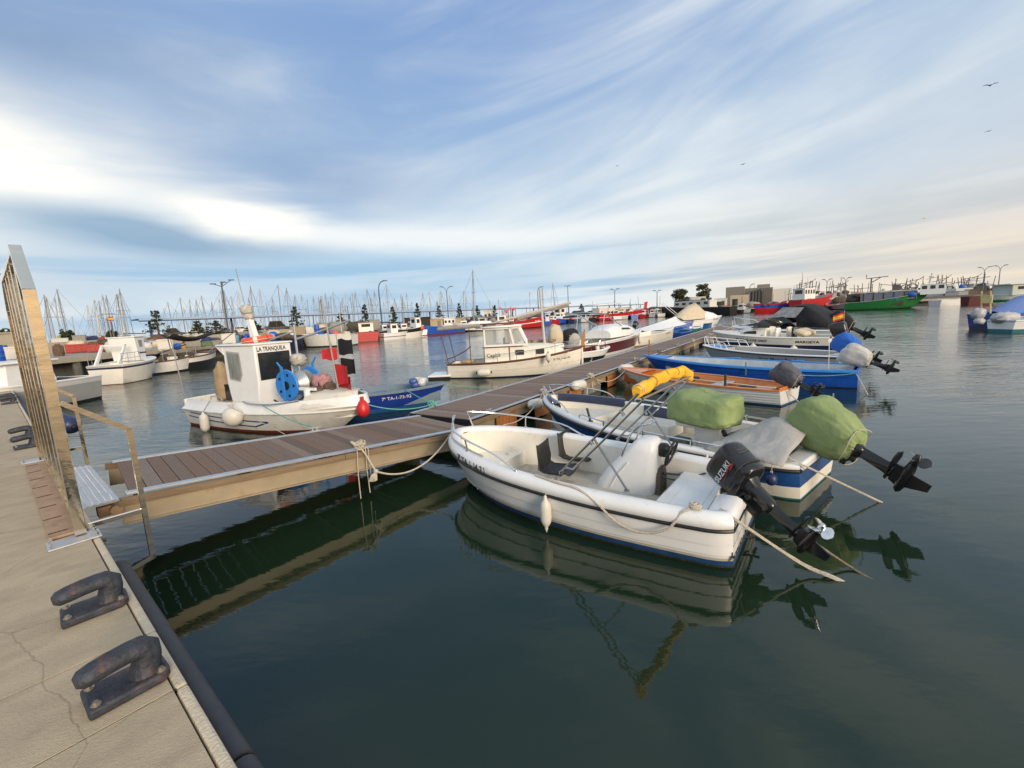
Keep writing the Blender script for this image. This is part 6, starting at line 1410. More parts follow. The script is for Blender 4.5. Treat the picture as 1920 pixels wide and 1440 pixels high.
def shed(x0,x1,yt,yb,mat,label,D,z=1.2,depth=3.,roof=None,door=True,windows=0,name='shed',cat='shed'):
    p,w,hh,a=spot(x0,x1,yt,yb,z,D); r=thing(name,label,cat,p,a); b=B(); b.box((0,depth/2,hh/2),(w,depth,hh)); wl_=b.build('wall',mat,r,smooth=False)
    b=B(); b.box((0,depth/2,hh+.06),(w+.3,depth+.3,.12)); b.build('roof',roof or mat,r,smooth=False)
    if door: b=B(); b.box((w*.2,-.02,hh*.42),(min(.9,w*.25),.04,hh*.78)); b.build('door',M('shed_door',(.22,.19,.15),.7),r,smooth=False)
    for k in range(windows):
        b=B(); b.box((-w/2+w*(k+.5)/windows,-.03,hh*.55),(w/windows*.55,.06,hh*.35)); b.build('window',glass,r,smooth=False)
    return r
shed(759,806,596,618,M('dark_net_shed',(.035,.03,.028),.9,var=.4),'dark net covered shed under the far canopy',81,door=False); shed(806,830,599,614,tanbox,'left tan store box under the far canopy',84); shed(852,873,597,611,tanbox,'right tan store box, beyond the white blue wheelhouse',88); shed(907,922,583,604,whitecr,'pale grey kiosk with shutters behind the launch wheelhouse',94,windows=2)
pile(890,905,590,598,M('mint_tarp',(.05,.36,.27),.7,var=.1),'mint green tarpaulin roof on a quay stand','tarpaulin_heap','tarpaulin',D=96,z=2.2,nz=.1)
# -------------------------------------------- long canopy
ca,cc=at_col(265,62,0),at_col(1060,150,0); cd=(cc-ca); cdn=cd.normalized(); cend=ca+cd*1.62; cn=Vector((-cdn.y,cdn.x,0))
if cn.dot(ca)<0: cn=-cn
CZ=WD(265,599,62).z; can=thing('canopy','very long flat canopy roof on posts with a pale blue fascia, across the basin','canopy',(0,0,0)); Lc=(cend-ca).length
CA=math.atan2(cdn.y,cdn.x)
n=24
for k in range(n):
    q=ca+cdn*(Lc*(k+.5)/n); b=B(); b.box((0,0,0),(Lc/n-.03,.14,.30),CA); o=b.build('fascia_panel',canop,can,smooth=False,loc=(q.x,q.y,CZ))
q=ca+cdn*Lc/2+cn*2.; b=B(); b.box((0,0,0),(Lc,3.9,.16),CA); b.build('roof_deck',canopd,can,smooth=False,loc=(q.x,q.y,CZ+.04))
q=ca+cdn*Lc/2+cn*.02; b=B(); b.box((0,0,0),(Lc,.12,.14),CA); b.build('lower_edge',canopd,can,smooth=False,loc=(q.x,q.y,CZ-.225))
for k in range(18):
    q=ca+cdn*(1.5+k*(Lc-3)/17)+cn*1.6; b=B(); b.cyl((0,0,1.75),(0,0,CZ-.05),.16,8); b.build('post',canopd,can,loc=(q.x,q.y,0))
# -------------------------------------------- lamps
def lamp(x,yt,D,kind,label,zb=1.75,col=lampm):
    p=at_col(x,D,zb); zt=WD(x,yt,D).z; a=math.atan2(p.y,p.x)-PI/2; r=thing('street_lamp',label,'street lamp',p,a,'lamp posts across the harbour'); H_=zt-zb; ar=H_*.125
    k=max(.9,D/120); b=B()
    if kind=='Y': b.tube([(0,0,0),(0,0,H_*.82)],[.13*k,.08*k],8)
    elif kind=='T': b.tube([(0,0,0),(0,0,H_)],[.12*k,.08*k],8)
    elif kind=='1': b.tube(spline([(0,0,0),(0,0,H_*.5),(0,0,H_*.84),(ar*.35,0,H_*.96),(ar,0,H_)],4),[.13*k]*4+[.10*k]*4+[.08*k]*9,8)
    else: b.tube([(0,0,0),(0,0,H_*.95)],[.14*k,.10*k],8)
    b.build('pole',col,r)
    heads=[]
    if kind=='Y':
        for s_ in (-1,1): b=B(); b.tube(spline([(0,0,H_*.82),(s_*ar*.3,0,H_*.93),(s_*ar,0,H_*.985)],4),.06*k,6); b.build('arm',col,r); heads.append((s_*ar*1.1,0,H_*.985))
    elif kind=='T':
        b=B(); b.tube([(-ar*.5,0,H_),(ar*.5,0,H_)],.06*k,6); b.build('arm',col,r); heads=[(-ar*.5,0,H_),(ar*.5,0,H_)]
    elif kind=='1': heads=[(ar*1.1,0,H_)]
    else:
        for s_,z in ((-.13,.93),(.03,.96),(.16,1.)): b=B(); b.tube([(0,0,H_*.88),(s_*H_,0,H_*z)],.05,6); b.build('arm',col,r); heads.append((s_*H_,0,H_*z))
    for hx,hy,hz in heads: b=B(); b.se((hx,hy,hz),(.42*k,.16*k,.09*k),.7,.7,10,6); b.build('lamp_head',col,r)
    return r
lamp(-3,512,44,'1','lamp post cut by the left edge of the photo'); lamp(428,524,60,'C','floodlight mast with three heads among the left masts'); lamp(716,526,70,'1','tall dark single arm lamp post right of the workboat poles',1.2); lamp(841,536,92,'Y','double curved arm lamp left of the tall mast')
lamp(1010,538,105,'1','single arm lamp post left of the launch mast'); lamp(1066,536,112,'T','short T shaped double lamp right of the launch mast'); r=lamp(1153,541,138,'Y','double arm lamp with a second lower pair above the red boat'); lamp(1232,544,165,'Y','double arm lamp left of the two round trees'); lamp(1405,533,150,'1','single arm lamp in front of the concrete building'); lamp(1549,523,119,'Y','shorter of two double lamps above the red trawler, right of the building'); lamp(1584,520,117,'Y','taller of two double lamps left of the green trawler gantry'); lamp(1842,500,112,'Y','left of two tall double lamps near the right edge'); lamp(1871,497,113,'Y','right of two tall double lamps near the right edge')
# -------------------------------------------- trees
def leaves(b,c,rad,n,s,q,shell=.55):
    for _ in range(n):
        while 1:
            v=Vector((q.uniform(-1,1),q.uniform(-1,1),q.uniform(-1,1)))
            if shell<v.length<1: break
        p=Vector(c)+Vector((v.x*rad[0],v.y*rad[1],v.z*rad[2])); u=Vector((q.gauss(0,1),q.gauss(0,1),q.gauss(0,1))).normalized()*s*q.uniform(.6,1.4); w=u.cross(Vector((q.gauss(0,1),q.gauss(0,1),q.gauss(0,1)))).normalized()*s*q.uniform(.4,.9)
        b.add([p-u,p+w*.6,p+u,p-w*.6],[(0,1,2,3)])
def pine(x,yt,wpx,D,label,seed,zb=1.75,group='small dark pines by the canopy'):
    q=random.Random(seed); p=at_col(x,D,zb); H_=WD(x,yt,D).z-zb; Rr=wpx/830*D/2; r=thing('pine_tree',label,'tree',p,q.uniform(0,6),group)
    b=B(); b.tube([(0,0,0),(.05,0,H_*.6),(0,0,H_)],[.14,.09,.03],6); b.build('trunk',bark,r)
    b=B(); nt_=6
    for k in range(nt_):
        u=k/(nt_-1); z=H_*(.28+.70*u); rr=Rr*(1-.72*u)*q.uniform(.8,1.1)
        for j in range(7):
            a=q.uniform(0,6.28); d=rr*q.uniform(.4,1.); leaves(b,(d*math.cos(a),d*math.sin(a),z+q.uniform(-.1,.2)*H_*.3),(rr*.34,rr*.34,H_*.055),16,.16,q,0)
    b.build('crown',leafd,r,smooth=False)
for i,(x,yt,wp,D) in enumerate(((298,585,42,60),(372,604,30,66),(405,603,44,64),(476,604,36,66),(558,577,32,74),(686,573,20,84),(738,578,20,86),(784,571,18,92),(824,575,18,96),(862,571,16,100),(896,575,14,106),(928,574,13,110),(1090,571,12,140),(640,590,24,80))):
    ordn=['leftmost small dark pine, rising above the canopy end','second dark pine from the left end of the canopy','low dark pine behind the parked dark car','dark pine left of the leaning white mast','pine poking above the canopy right of the white mast','pine just left of the tall single arm lamp','pine right of the tall single arm lamp','pine above the black barrels','pine above the net shed','pine left of the mint green stand','pine over the mint green stand','pine left of the launch wheelhouse top','small pine beside the launch boom tip','pine behind the white workboat poles'][i]
    pine(x,yt,wp,D,ordn,i)
def roundtree(x,yt,wpx,ybase,D,label,seed):
    q=random.Random(seed); p=at_col(x,D,1.75); H_=WD(x,yt,D).z-1.75; Rr=wpx/830*D/2; r=thing('round_tree',label,'tree',p,0)
    b=B(); b.tube([(0,0,0),(.1,0,H_*.5),(0,0,H_*.75)],[.35,.25,.1],7)
    for k in range(5): a=k*1.25; b.tube([(0,0,H_*.4),(Rr*.5*math.cos(a),Rr*.5*math.sin(a),H_*.68)],[.14,.05],5)
    b.build('trunk',bark,r); b=B()
    for k in range(26):
        a=q.uniform(0,6.28); d=Rr*q.uniform(.1,.78); z=H_*q.uniform(.42,.9); d*=1-.5*max(0,(z/H_-.7)/.3); rr=Rr*q.uniform(.2,.36); leaves(b,(d*math.cos(a),d*math.sin(a),z),(rr,rr,rr*.75),85,.32,q,.3)
    b.build('crown',leafm,r,smooth=False)
roundtree(1276,540,40,565,150,'left of the two round leafy trees beyond the black hulled boat',3); roundtree(1318,531,33,562,152,'right, taller round leafy tree beyond the black hulled boat',9)
def hedge(x0,x1,yt,D,label,seed):
    q=random.Random(seed); xm=(x0+x1)/2; p=at_col(xm,D,1.75); H_=WD(xm,yt,D).z-1.75; w=(x1-x0)/830*D; r=thing('bush',label,'bush',p,math.atan2(p.y,p.x)-PI/2); b=B(); b.tube([(0,0,0),(0,0,H_*.5)],.1,5); b.build('stem',bark,r); b=B()
    for k in range(16): leaves(b,(q.uniform(-.4,.4)*w,q.uniform(-.3,.3)*w,H_*q.uniform(.2,.7)),(w*.18,w*.18,H_*.3),45,.3,q,.2)
    b.build('foliage',leafd,r,smooth=False)
hedge(-14,30,612,60,'dark bush at the left edge above the tan wall',1); hedge(118,138,614,80,'dark rounded bush behind the left masts',2); hedge(203,219,616,80,'small dark bush right of the yellow and red flag masts',4)
t=shed(-30,34,626,652,paleconc,'tan concrete harbour wall block at the left edge',40,door=False,name='wall_block',cat='wall')
# -------------------------------------------- cars
def car(x0,x1,D,mat,label,z=1.75,van=False):
    xm=(x0+x1)/2; p=at_col(xm,D,z); w=4.3 ; a=math.atan2(p.y,p.x)-PI/2; r=thing('parked_car',label,'car',p,a,'cars parked behind the low wall')
    hh=1.5 if not van else 1.95; b=B(); b.prism([(-2.15,.28),(2.15,.28),(2.2,.75),(1.3,.92),(-2.0,.95),(-2.2,.7)],-.85,.85,'xz'); b.build('body',mat,r,bevel=.05,ang=30)
    top=[(-1.75,.95),(1.25,.92),(.5,hh),(-1.4,hh)]; b=B(); b.prism(top,-.74,.74,'xz'); b.build('cabin',mat,r,bevel=.05,ang=30)
    b=B(); b.prism([(-1.5,.98),(-.35,.97),(-.35,hh-.12),(-1.28,hh-.12)],-.755,.755,'xz'); b.prism([(-.25,.97),(.98,.96),(.42,hh-.12),(-.25,hh-.12)],-.755,.755,'xz'); b.build('side_glass',glass,r,smooth=False)
    for x in (-1.35,1.4):
        for s_ in (-1,1): b=B(); b.lathe([(.2,-.1),(.32,-.1),(.34,0),(.32,.1),(.2,.1)],14,(x,s_*.78,.33),'y'); b.build('wheel',black,r)
    for s_ in (-1,1): b=B(); b.box((2.16,s_*.6,.68),(.06,.3,.14)); b.build('headlight',whitecr,r,smooth=False)
    return r
car(310,344,112,M('car_black',(.02,.02,.025),.2,coat=.5),'dark pickup car parked under the left end of the canopy',van=True); car(354,385,118,M('car_white',(.7,.7,.7),.25,coat=.5),'white car parked right of the dark pickup'); car(438,468,115,MATS['car_white'],'white car behind the white wheelhouse shell'); car(500,545,84,M('car_grey',(.05,.052,.055),.2,coat=.5),'large dark grey car right of the leaning white mast',van=True); car(412,432,120,M('car_silver',(.4,.4,.4),.25,coat=.4),'silver car left of the white wheelhouse shell')
# -------------------------------------------- sailing boats in the marina behind
def sailboat(D,H_,label):
    r=thing('sailboat',label,'sailboat'); h=Hull(9,2.9,1.0,1.25,tr=.7,rake=1.4,draft=.1); b=B(); b.loft([[h.pos(t,q,1) for q in (1,.5,0,-.5)]+[h.pos(t,q,-1) for q in (-.5,0,.5,1)] for t in stations(8)]); b.poly([h.pos(0,q,1) for q in (1,0)]+[h.pos(0,q,-1) for q in (0,1)]); b.build('hull',white,r)
    b=B(); b.loft([[h.pos(t,1,s_) for s_ in (1,-1)] for t in stations(8)]); b.loft([[(x,-.8,1.05),(x,-.6,z),(x,.6,z),(x,.8,1.05)] for x,z in ((2,1.1),(2.2,1.5),(5.5,1.45),(6.2,1.1))]); b.build('deck',white,r)
    b=B(); b.tube([(5,0,1),(5,0,10)],[.11,.08],6); b.build('mast',mastm,r)
    b=B(); b.tube([(5,0,2.2),(1.2,0,2.1)],.13,6); b.build('boom',mastd,r)
    b=B(); b.tube([(5,-.9,6.3),(5,.9,6.3)],.035,4); b.tube([(5,-.95,1.1),(5,-.9,6.3),(5,0,9.7)],.022,3); b.tube([(5,.95,1.1),(5,.9,6.3),(5,0,9.7)],.022,3); b.tube([(8.8,0,1.2),(5,0,9.8)],.022,3); b.tube([(.2,0,1.1),(5,0,9.9)],.022,3); b.build('rigging',mastd,r)
    return r
sb0=sailboat(0,0,'x'); KIDS[sb0.name]=list(sb0.children)
tops=[(96,553),(105,555),(113.5,553),(127,540),(141,592),(175,571),(185,574),(188,560),(197,563),(207,550),(211,556),(228,553),(230,547),(237,541),(240,560),(314,577),(327,564),(348,557),(362,562),(376,560),(391,552),(405,565),(416,559),(424,544),(433,543),(445,555),(456,543),(472,556),(479,536),(495,541),(507,565),(520,557),(530,533),(543,539),(559,552),(571,552),(581,560),(594,556),(601,556),(618,549),(623,554),(631,546),(655,547),(665,547),(674,545),(687,552),(696,540),(702,557),(708,545),(730,532),(742,558),(756,551),(767,549),(795,547),(803,569),(812,547),(830,544),(832,545),(847,551),(877,545),(888,508),(917,581),(938,561),(948,565),(994,547),(1019,538),(1041,530),(640,566),(550,577),(337,580),(300,588),(612,575),(722,566),(775,565)]
LMK=[(0,'right of the gate post'),(150,'above the red crates'),(215,'by the yellow and red flag'),(262,'over the left end of the canopy'),(350,'above the green crate'),(410,'by the three headed floodlight mast'),(450,'left of the leaning white mast'),(492,'right of the leaning white mast'),(560,'above the white sacks'),(625,'above the red fishing boat'),(690,'by the tall single arm lamp'),(760,'above the dark net shed'),(815,'by the double curved arm lamp'),(870,'left of the launch wheelhouse'),(930,'above the launch wheelhouse'),(985,'by the launch mast'),(1050,'above the navy hulled boat'),(1110,'behind the long red boat'),(1200,'left of the round trees'),(1300,'left of the concrete building'),(1400,'before the concrete building'),(1480,'behind the black canopy')]
ORD=['first','second','third','fourth','fifth','sixth','seventh','eighth','ninth','tenth','eleventh','twelfth','thirteenth','fourteenth','fifteenth','sixteenth','seventeenth','eighteenth','nineteenth','twentieth']
def land(x):
    r=LMK[0][1]
    for a,l in LMK:
        if x>=a: r=l
    return r
_q=random.Random(99)
for _ in range(44): _x=_q.uniform(285,880); tops.append((round(_x,1),HOR-(_x-960)*.052-_q.uniform(24,52)))
tops.sort(); _c={}
for i,(x,y) in enumerate(tops):
    o=sb0 if i==0 else copy_tree(sb0); q=random.Random(i*7+1); hor=HOR-(x-960)*.052; up=hor-y; zt=q.uniform(10.5,13); 
    if up<40: zt=q.uniform(9,10.5)
    D=min(230,max(78,(zt-2.4)*830/up*1.03)); p=at_col(x,D,0); zt=WD(x,y,D).z; sc_=zt/10.; hd=q.choice((0,PI))+q.uniform(-.5,.5)+math.atan2(p.y,p.x)+PI/2*q.choice((0,1)); s=min(1.25,sc_)
    o.rotation_euler=(R(q.gauss(0,1.3)),R(q.gauss(0,1.3)),hd); o.scale=(s,s,sc_); off=Vector((5*s*math.cos(hd),5*s*math.sin(hd),0)); o.location=p-off
    l_=land(x); k_=_c[l_]=_c.get(l_,-1)+1; tag(o,'%s bare sailboat mast from the left %s'%(ORD[min(k_,19)],l_),'sailboat','sailboats in the marina')
    if (x,y)==(888,508): o['label']='sailboat with the tallest mast, right of the double curved arm lamp'; o['group']='sailboats in the marina'
    if (x,y)==(127,540): o['label']='sailboat with the tall mast just right of the steel gate post'
    if (x,y)==(1041,530): o['label']='sailboat mast standing alone right of the launch mast'
t=thing('spanish_flag','yellow and red striped flag flying among the left masts','flag',WD(220,616,60)); flag(t,(-1.0,0,1.6),.55,0,(MATS['flag_red'],MATS['flag_yellow'],MATS['flag_red']),name='cloth',pole=[(-1.0,0,-3.),(-1.,0,1.8)])
# -------------------------------------------- boats along the far quay
gear=[netm,M('brown_gear',(.12,.075,.05),.9),palec,greyc,whitecr,orangev,bluec,bk_]
def fb(*a,cl=0,clz=.9,**k):
    r,h,pl,L=boat(*a,**k); 
    if cl: clutter(r,h,L,cl,gear,clz,int(a[1][0]),.05,.8,.34)
    return r,h,pl,L
fb('navy fishing boat piled with gear, left of the white boat across the basin',(514,656),(574,652),2.4,1.1,1.4,[(1.,navy)],'fishing boat','fishing_boat',cl=12,clz=1.1,gun=royal)
fb('white fishing boat with a rounded stern left of the red one',(666,647),(568,652),3.0,1.35,1.5,[(1.,oldwhite),(.1,black)],'fishing boat','fishing_boat',cl=10,clz=1.2,mast=[(1.4,0,1.3,3.6,.06)],inn=palec)
r,h,pl,L=fb('red fishing boat with a cream wheelhouse, its square stern towards us',(690,641),(690,600),3.3,1.95,2.2,[(1.,red),(.05,ink)],'fishing boat','fishing_boat',heading=math.degrees(math.atan2(*(lambda v:(v.y,v.x))(at_col(660,60)))),Lmin=8.,gun=red,inn=netm,tr=.92,house=(2.6,4.6,1.9,1.9,3.7,cream),cl=6,clz=1.6)
r.scale=(1,1,.66)
fb('small white motorboat right of the red fishing boat',(716,638),(753,635),1.9,.9,1.0,[(1.,white),(.5,black),(.4,white)],'motorboat','small_motorboat',house=(1.2,2.2,1.2,.9,2.1,white),Lmin=4.2)
fb('white and black workboat with a tall bow plate',(748,635),(796,631),2.6,1.3,1.7,[(1.,ink),(.6,oldwhite)],'fishing boat','fishing_boat',cl=5,clz=1.1,gun=oldwhite,house=(2.6,3.4,1.4,1.2,2.8,white),inn=oldwhite)
fb('bright blue wooden boat with a red bottom, left of the launch awning',(866,623),(796,629),2.4,1.05,1.5,[(1.,blue),(.12,redanti)],'fishing boat','fishing_boat',house=None,cl=4,gun=skyblue)
t=shed(832,853,597,611,white,'white and pale blue wheelhouse box between the tan store boxes',86,windows=3,door=False,name='cabin_unit',cat='cabin')
fb('brown and grey long boat partly behind the launch awning',(930,619),(868,622),2.4,1.0,1.3,[(1.,greyh),(.5,M('brown_hull',(.12,.06,.04),.6))],'fishing boat','fishing_boat',cl=6,gun=M('brown_hull',(.12,.06,.04),.6))
r,h,pl,L=fb('red boat with a white stripe and number, behind the launch wheelhouse',(922,619),(1020,613),2.6,1.15,2.0,[(1.,red),(.62,inkw),(.52,red),(.08,black)],'fishing boat','fishing_boat',cl=10,clz=1.0,gun=red,house=(1.0,2.6,1.5,1.0,2.5,oldwhite))
hull_text(r,h,'11-8',.55,L*.80,-1,inkw,rr=.55,bold=.02)
b=B()
for k in range(8): 
    x,y=rnd.uniform(1.0,4.5),rnd.uniform(-.6,.6); b.tube([(x,y,1.),(x+.1,y,3.8)],.03,4)
b.build('marker_pole',mastd,r); b=B()
for k in range(7): x,z=rnd.uniform(1.5,5),rnd.uniform(3.2,4.1); b.prism([(x,z),(x+.6,z-.15),(x+.05,z-.5)],-.02+k*.1,.02+k*.1,'xz')
b.build('marker_pennants',redv,r,smooth=False)
fb('small white boat tucked between the red boat and the navy boat',(1016,608),(1040,606),1.8,1.0,1.1,[(1.,white)],'boat','small_boat',Lmin=4)
fb('navy hulled boat with a cream wheelhouse and open shelter behind the mast',(1030,608),(1080,604),2.8,1.5,2.0,[(1.,navy)],'fishing boat','fishing_boat',house=(3.2,5.0,2.0,1.5,3.6,cream),gun=navy,cl=3)
fb('teal low boat between the navy boat and the long red boat',(1080,605),(1102,603),2.0,1.0,1.2,[(1.,midblue),(.3,teal)],'boat','small_boat',Lmin=4)
r,h,pl,L=fb('long low red boat with a white stripe and a life ring board',(1118,602),(1215,595),3.0,1.5,2.6,[(1.,red),(.55,inkw),(.48,red),(.05,black)],'fishing boat','fishing_boat',gun=red,inn=greyc,cl=8,clz=1.3)
q=(.5,-1.3,2.2); b=B(); b.box(q,(1.2,.08,1.0)); o=b.build('life_ring_board',white,r,smooth=False); b=B(); b.torus((q[0],q[1]-.09,q[2]),.28,.09,'y',16,6); b.build('life_ring',redv,o)
b=B(); b.prism([(L*.93,2.6),(L*.93,4.2),(L*.99,4.4),(L*.97,2.6)],-.1,.1,'xz'); b.build('red_prow_shape',redv,r,smooth=False)
r,h,pl,L=fb('dark boat beneath a white flat awning right of the long red boat',(1188,596),(1262,590),3.0,1.5,1.9,[(1.,M('dark_grey_hull',(.03,.035,.04),.5))],'fishing boat','fishing_boat',cl=8,clz=1.4,gun=greyh)
a,c=pl.l(at_col(1185,105,3.9)),pl.l(at_col(1240,112,4.3)); b=B(); b.loft([[(a.x,-2.,a.z),(a.x,2.,a.z+.2)],[(c.x,-2.,c.z),(c.x,2.,c.z+.2)]]); o=b.build('white_awning',white,r); o.modifiers.new('t','SOLIDIFY').thickness=.12
for x in (a.x+.3,(a.x+c.x)/2,c.x-.3): b=B(); b.tube([(x,-1.4,1.5),(x,-1.4,4.0)],.06,5); b.build('awning_post',galv,r)
b=B(); b.box(((a.x+c.x)/2,0,2.4),((c.x-a.x)*.7,2.0,1.6)); b.build('cabin',whitecr,r,smooth=False)
r,h,pl,L=fb('long black hulled boat with a white deckhouse right of the centre',(1375,590),(1240,594),3.6,1.9,2.7,[(1.,ink)],'fishing boat','fishing_boat',gun=black,inn=whitecr,cl=4,clz=2)
b=B(); b.box((L*.50,0,2.9),(L*.50,2.6,1.7)); o=b.build('deckhouse',whitecr,r,smooth=False,bevel=.05)
for k in range(5): b=B(); b.box((L*(.30+.10*k),1.32,3.1),(L*.05,.04,.6)); b.build('window',glass,o,smooth=False); 
b=B(); b.box((L*.66,0,3.9),(L*.16,2.4,.35)); b.build('dark_roof',ink,o,smooth=False)
for k in range(6): heap(r,'roof_gear',(L*(.3+.08*k),0,4.0),(.6,.5,.3),gear[k%4],.3,k,12,8)
r,h,pl,L=fb('red fishing boat with a blue side stripe left of the black canopy cruiser',(1492,584),(1412,588),3.0,1.9,2.2,[(1.,red),(.88,blue),(.55,red)],'fishing boat','fishing_boat',gun=red,inn=netm,cl=12,clz=1.6)
r,h,pl,L=fb('bright red trawler with white house behind the black canopy',(1490,585),(1560,580),3.6,2.6,3.8,[(1.,red)],'trawler','trawler',gun=red,house=(1.2,5.2,2.6,2.4,5.0,white),mast=[(2.5,0,4.8,8.5,.1),(4.6,0,4.8,7.5,.08)],cl=5,clz=2.4,rake=1.6)
r,h,pl,L=fb('green hulled trawler with grey nets amidships, the largest on the right',(1585,582),(1746,576),4.4,1.9,3.9,[(1.,green),(.05,ink)],'trawler','trawler',gun=whitecr,inn=netm,cl=0,rake=2.6,house=(L*0+11.0,14.3,3.0,3.0,5.3,white))
b=B(); b.box((6.5,0,3.1),(8.2,3.0,1.9)); o=b.build('shelter_deck',M('blue_grey_shelter',(.16,.18,.21),.7,var=.4),r,smooth=False); b=B(); b.box((5.8,0,4.25),(10.,3.3,.2)); b.build('shelter_roof',whitecr,o,smooth=False)
for k in range(6): b=B(); b.box((2.9+k*1.5,-1.52,3.0),(.12,.06,1.9)); b.build('shelter_post',M('dark_post',(.04,.02,.02),.5),o,smooth=False)
heap(r,'blue_tarp',(9.9,-1.3,3.2),(.7,.5,.6),bluec,.2,3); heap(r,'blue_net',(7.4,-1.6,2.3),(.8,.4,.4),bluec,.25,5); heap(r,'brown_net',(1.2,0,2.6),(1.2,1.1,.9),netm,.25,5)
b=B(); b.tube([(3.8,0,4.2),(3.8,0,7.8)],.14,6); b.tube([(3.,0,8.6),(3.,0,7.7),(6.3,0,7.9)],.10,6); b.tube([(3.8,0,6.6),(5.2,0,7.8)],.10,6); b.build('gantry_mast',M('rig_dark',(.10,.09,.085),.6),r)
b=B(); b.tube([(12.2,0,5.3),(12.4,0,7.9)],.12,6); b.tube([(11.6,0,6.5),(13.1,0,6.9)],.07,5); b.tube([(13.6,0,5.3),(13.7,0,7.2)],.07,5); b.se((12.4,0,7.0),(.4,.4,.2)); b.build('radar_mast',whitecr,r)
b=B(); b.box((7.6,0,5.1),(1.2,1.6,1.3)); b.torus((9.8,0,5.),.7,.12,'y',16,6); b.torus((8.9,0,5.),.6,.12,'y',16,6); b.build('roof_winch',M('rig_dark',(.10,.09,.085),.6),r); r.scale=(1,1,.78)
r,h,pl,L=fb('white trawler with a green hull band cut by the right edge of the photo',(2010,570),(1855,577),4.6,3.0,3.2,[(1.,oldwhite),(.62,green),(.40,oldwhite),(.05,ink)],'trawler','trawler',gun=white,inn=netm,rake=.6,q=.5)
b=B(); b.box((L-5,0,4.3),(7.5,3.4,2.8)); o=b.build('deckhouse',M('pale_green_house',(.46,.50,.44),.6,var=.1),r,smooth=False,bevel=.1); b=B(); b.box((L-5,0,5.8),(8.4,3.9,.22)); b.build('deckhouse_roof',whitecr,o,smooth=False)
for k in range(4): b=B(); b.box((L-7.5+k*1.7,1.74,4.8),(.9,.06,.7)); b.build('window',glass,o,smooth=False)
b=B(); b.box((L-8.5,0,6.7),(3.,2.4,1.3)); b.build('bridge',white,r,smooth=False,bevel=.1); b=B(); b.box((L-8.5,0,7.5),(3.6,2.8,.3)); b.build('bridge_roof',royal,r,smooth=False); b=B(); b.tube([(L-8.5,0,7.5),(L-8.8,0,10.5)],.15,6); b.tube([(L-10,0,9.6),(L-7.6,0,9.8)],.08,5); b.build('radar_mast',whitecr,r)
r.scale=(1,1,.55)
fb('dark red low hull in front of the brown containers on the right',(1808,573),(1850,571),2.6,1.6,1.8,[(1.,M('dark_red_hull',(.10,.015,.015),.6))],'boat','small_boat',gun=black,Lmin=6)
fb('white flat barge between the green trawler bow and the dark red hull',(1752,574),(1806,571),2.6,1.1,1.2,[(1.,white)],'barge','barge',gun=white,tr=.95,q=.3,rake=.2)
# a background of grey trawlers moored in a second row
for i,(x0,x1,D,zh,ml,lab) in enumerate(((1480,1540,125,6.2,greyc,'grey trawler superstructure right of the concrete building'),(1545,1600,135,5.6,whitecr,'white trawler superstructure left of the green trawler stern'),(1745,1790,140,6.0,greyh,'grey trawler with a spiky mast beyond the green trawler bow'),(1690,1740,145,6.2,white,'white trawler wheelhouse above the green trawler bow'),(1790,1850,138,5.8,greyh,'rust grey trawler behind the stacked containers'))):
    a=at_col(x0,D); c=at_col(x1,D); L=(a-c).length; r=thing('trawler',lab,'trawler',((a+c)/2),math.atan2((c-a).y,(c-a).x),'second row of trawlers'); q=random.Random(i)
    h=Hull(L,4,2.4,3.6,rake=1.5,draft=.2); rr_=B(); rr_.loft([[Vector(h.pos(t,qq,1))-Vector((L/2,0,0)) for qq in (1,.5,0,-.4)]+[Vector(h.pos(t,qq,-1))-Vector((L/2,0,0)) for qq in (-.4,0,.5,1)] for t in stations(10)]); rr_.build('hull',ml,r)
    b=B(); b.box((L*.1,0,3.6),(L*.35,2.8,2.6)); hs=b.build('wheelhouse',ml,r,smooth=False,bevel=.08)
    for k in range(3): b=B(); b.box((L*.1+(k-1)*L*.1,-1.42,4.2),(L*.06,.06,.6)); b.build('window',glass,hs,smooth=False)
    b=B()
    for k in range(5): x=q.uniform(-.4,.4)*L; b.tube([(x,0,3),(x+q.uniform(-.8,.8),0,zh+q.uniform(0,3))],.10,5)
    b.tube([(-L*.3,0,zh+.5),(L*.2,0,zh+1.2)],.09,5); b.tube([(-L*.1,0,zh),(L*.3,0,zh+2)],.08,5); b.build('rigging_frame',M('rig_dark',(.10,.09,.085),.6),r)
    for k in range(6): heap(r,'deck_gear',(q.uniform(-.45,.45)*L,q.uniform(-1,1),3.+q.uniform(0,1)),(q.uniform(.5,1.1),.6,q.uniform(.4,.9)),q.choice(gear[:5]),.3,k,12,8)
for i,(x0,x1,yt,yb,m_,l) in enumerate(((1776,1794,547,563,greyh,'left of two pale grey containers on the quay right of the green trawler'),(1795,1812,546,562,whitecr,'right of two pale grey containers on the quay right of the green trawler'),(1813,1832,543,561,M('brown_container',(.22,.16,.11),.8,var=.2),'left brown container above the dark red hull'),(1833,1850,545,561,M('brown_container',(.22,.16,.11),.8),'right brown container above the dark red hull'))): shed(x0,x1,yt,yb,m_,l,118,door=False,name='container',cat='container',depth=2.5)
q=random.Random(77)
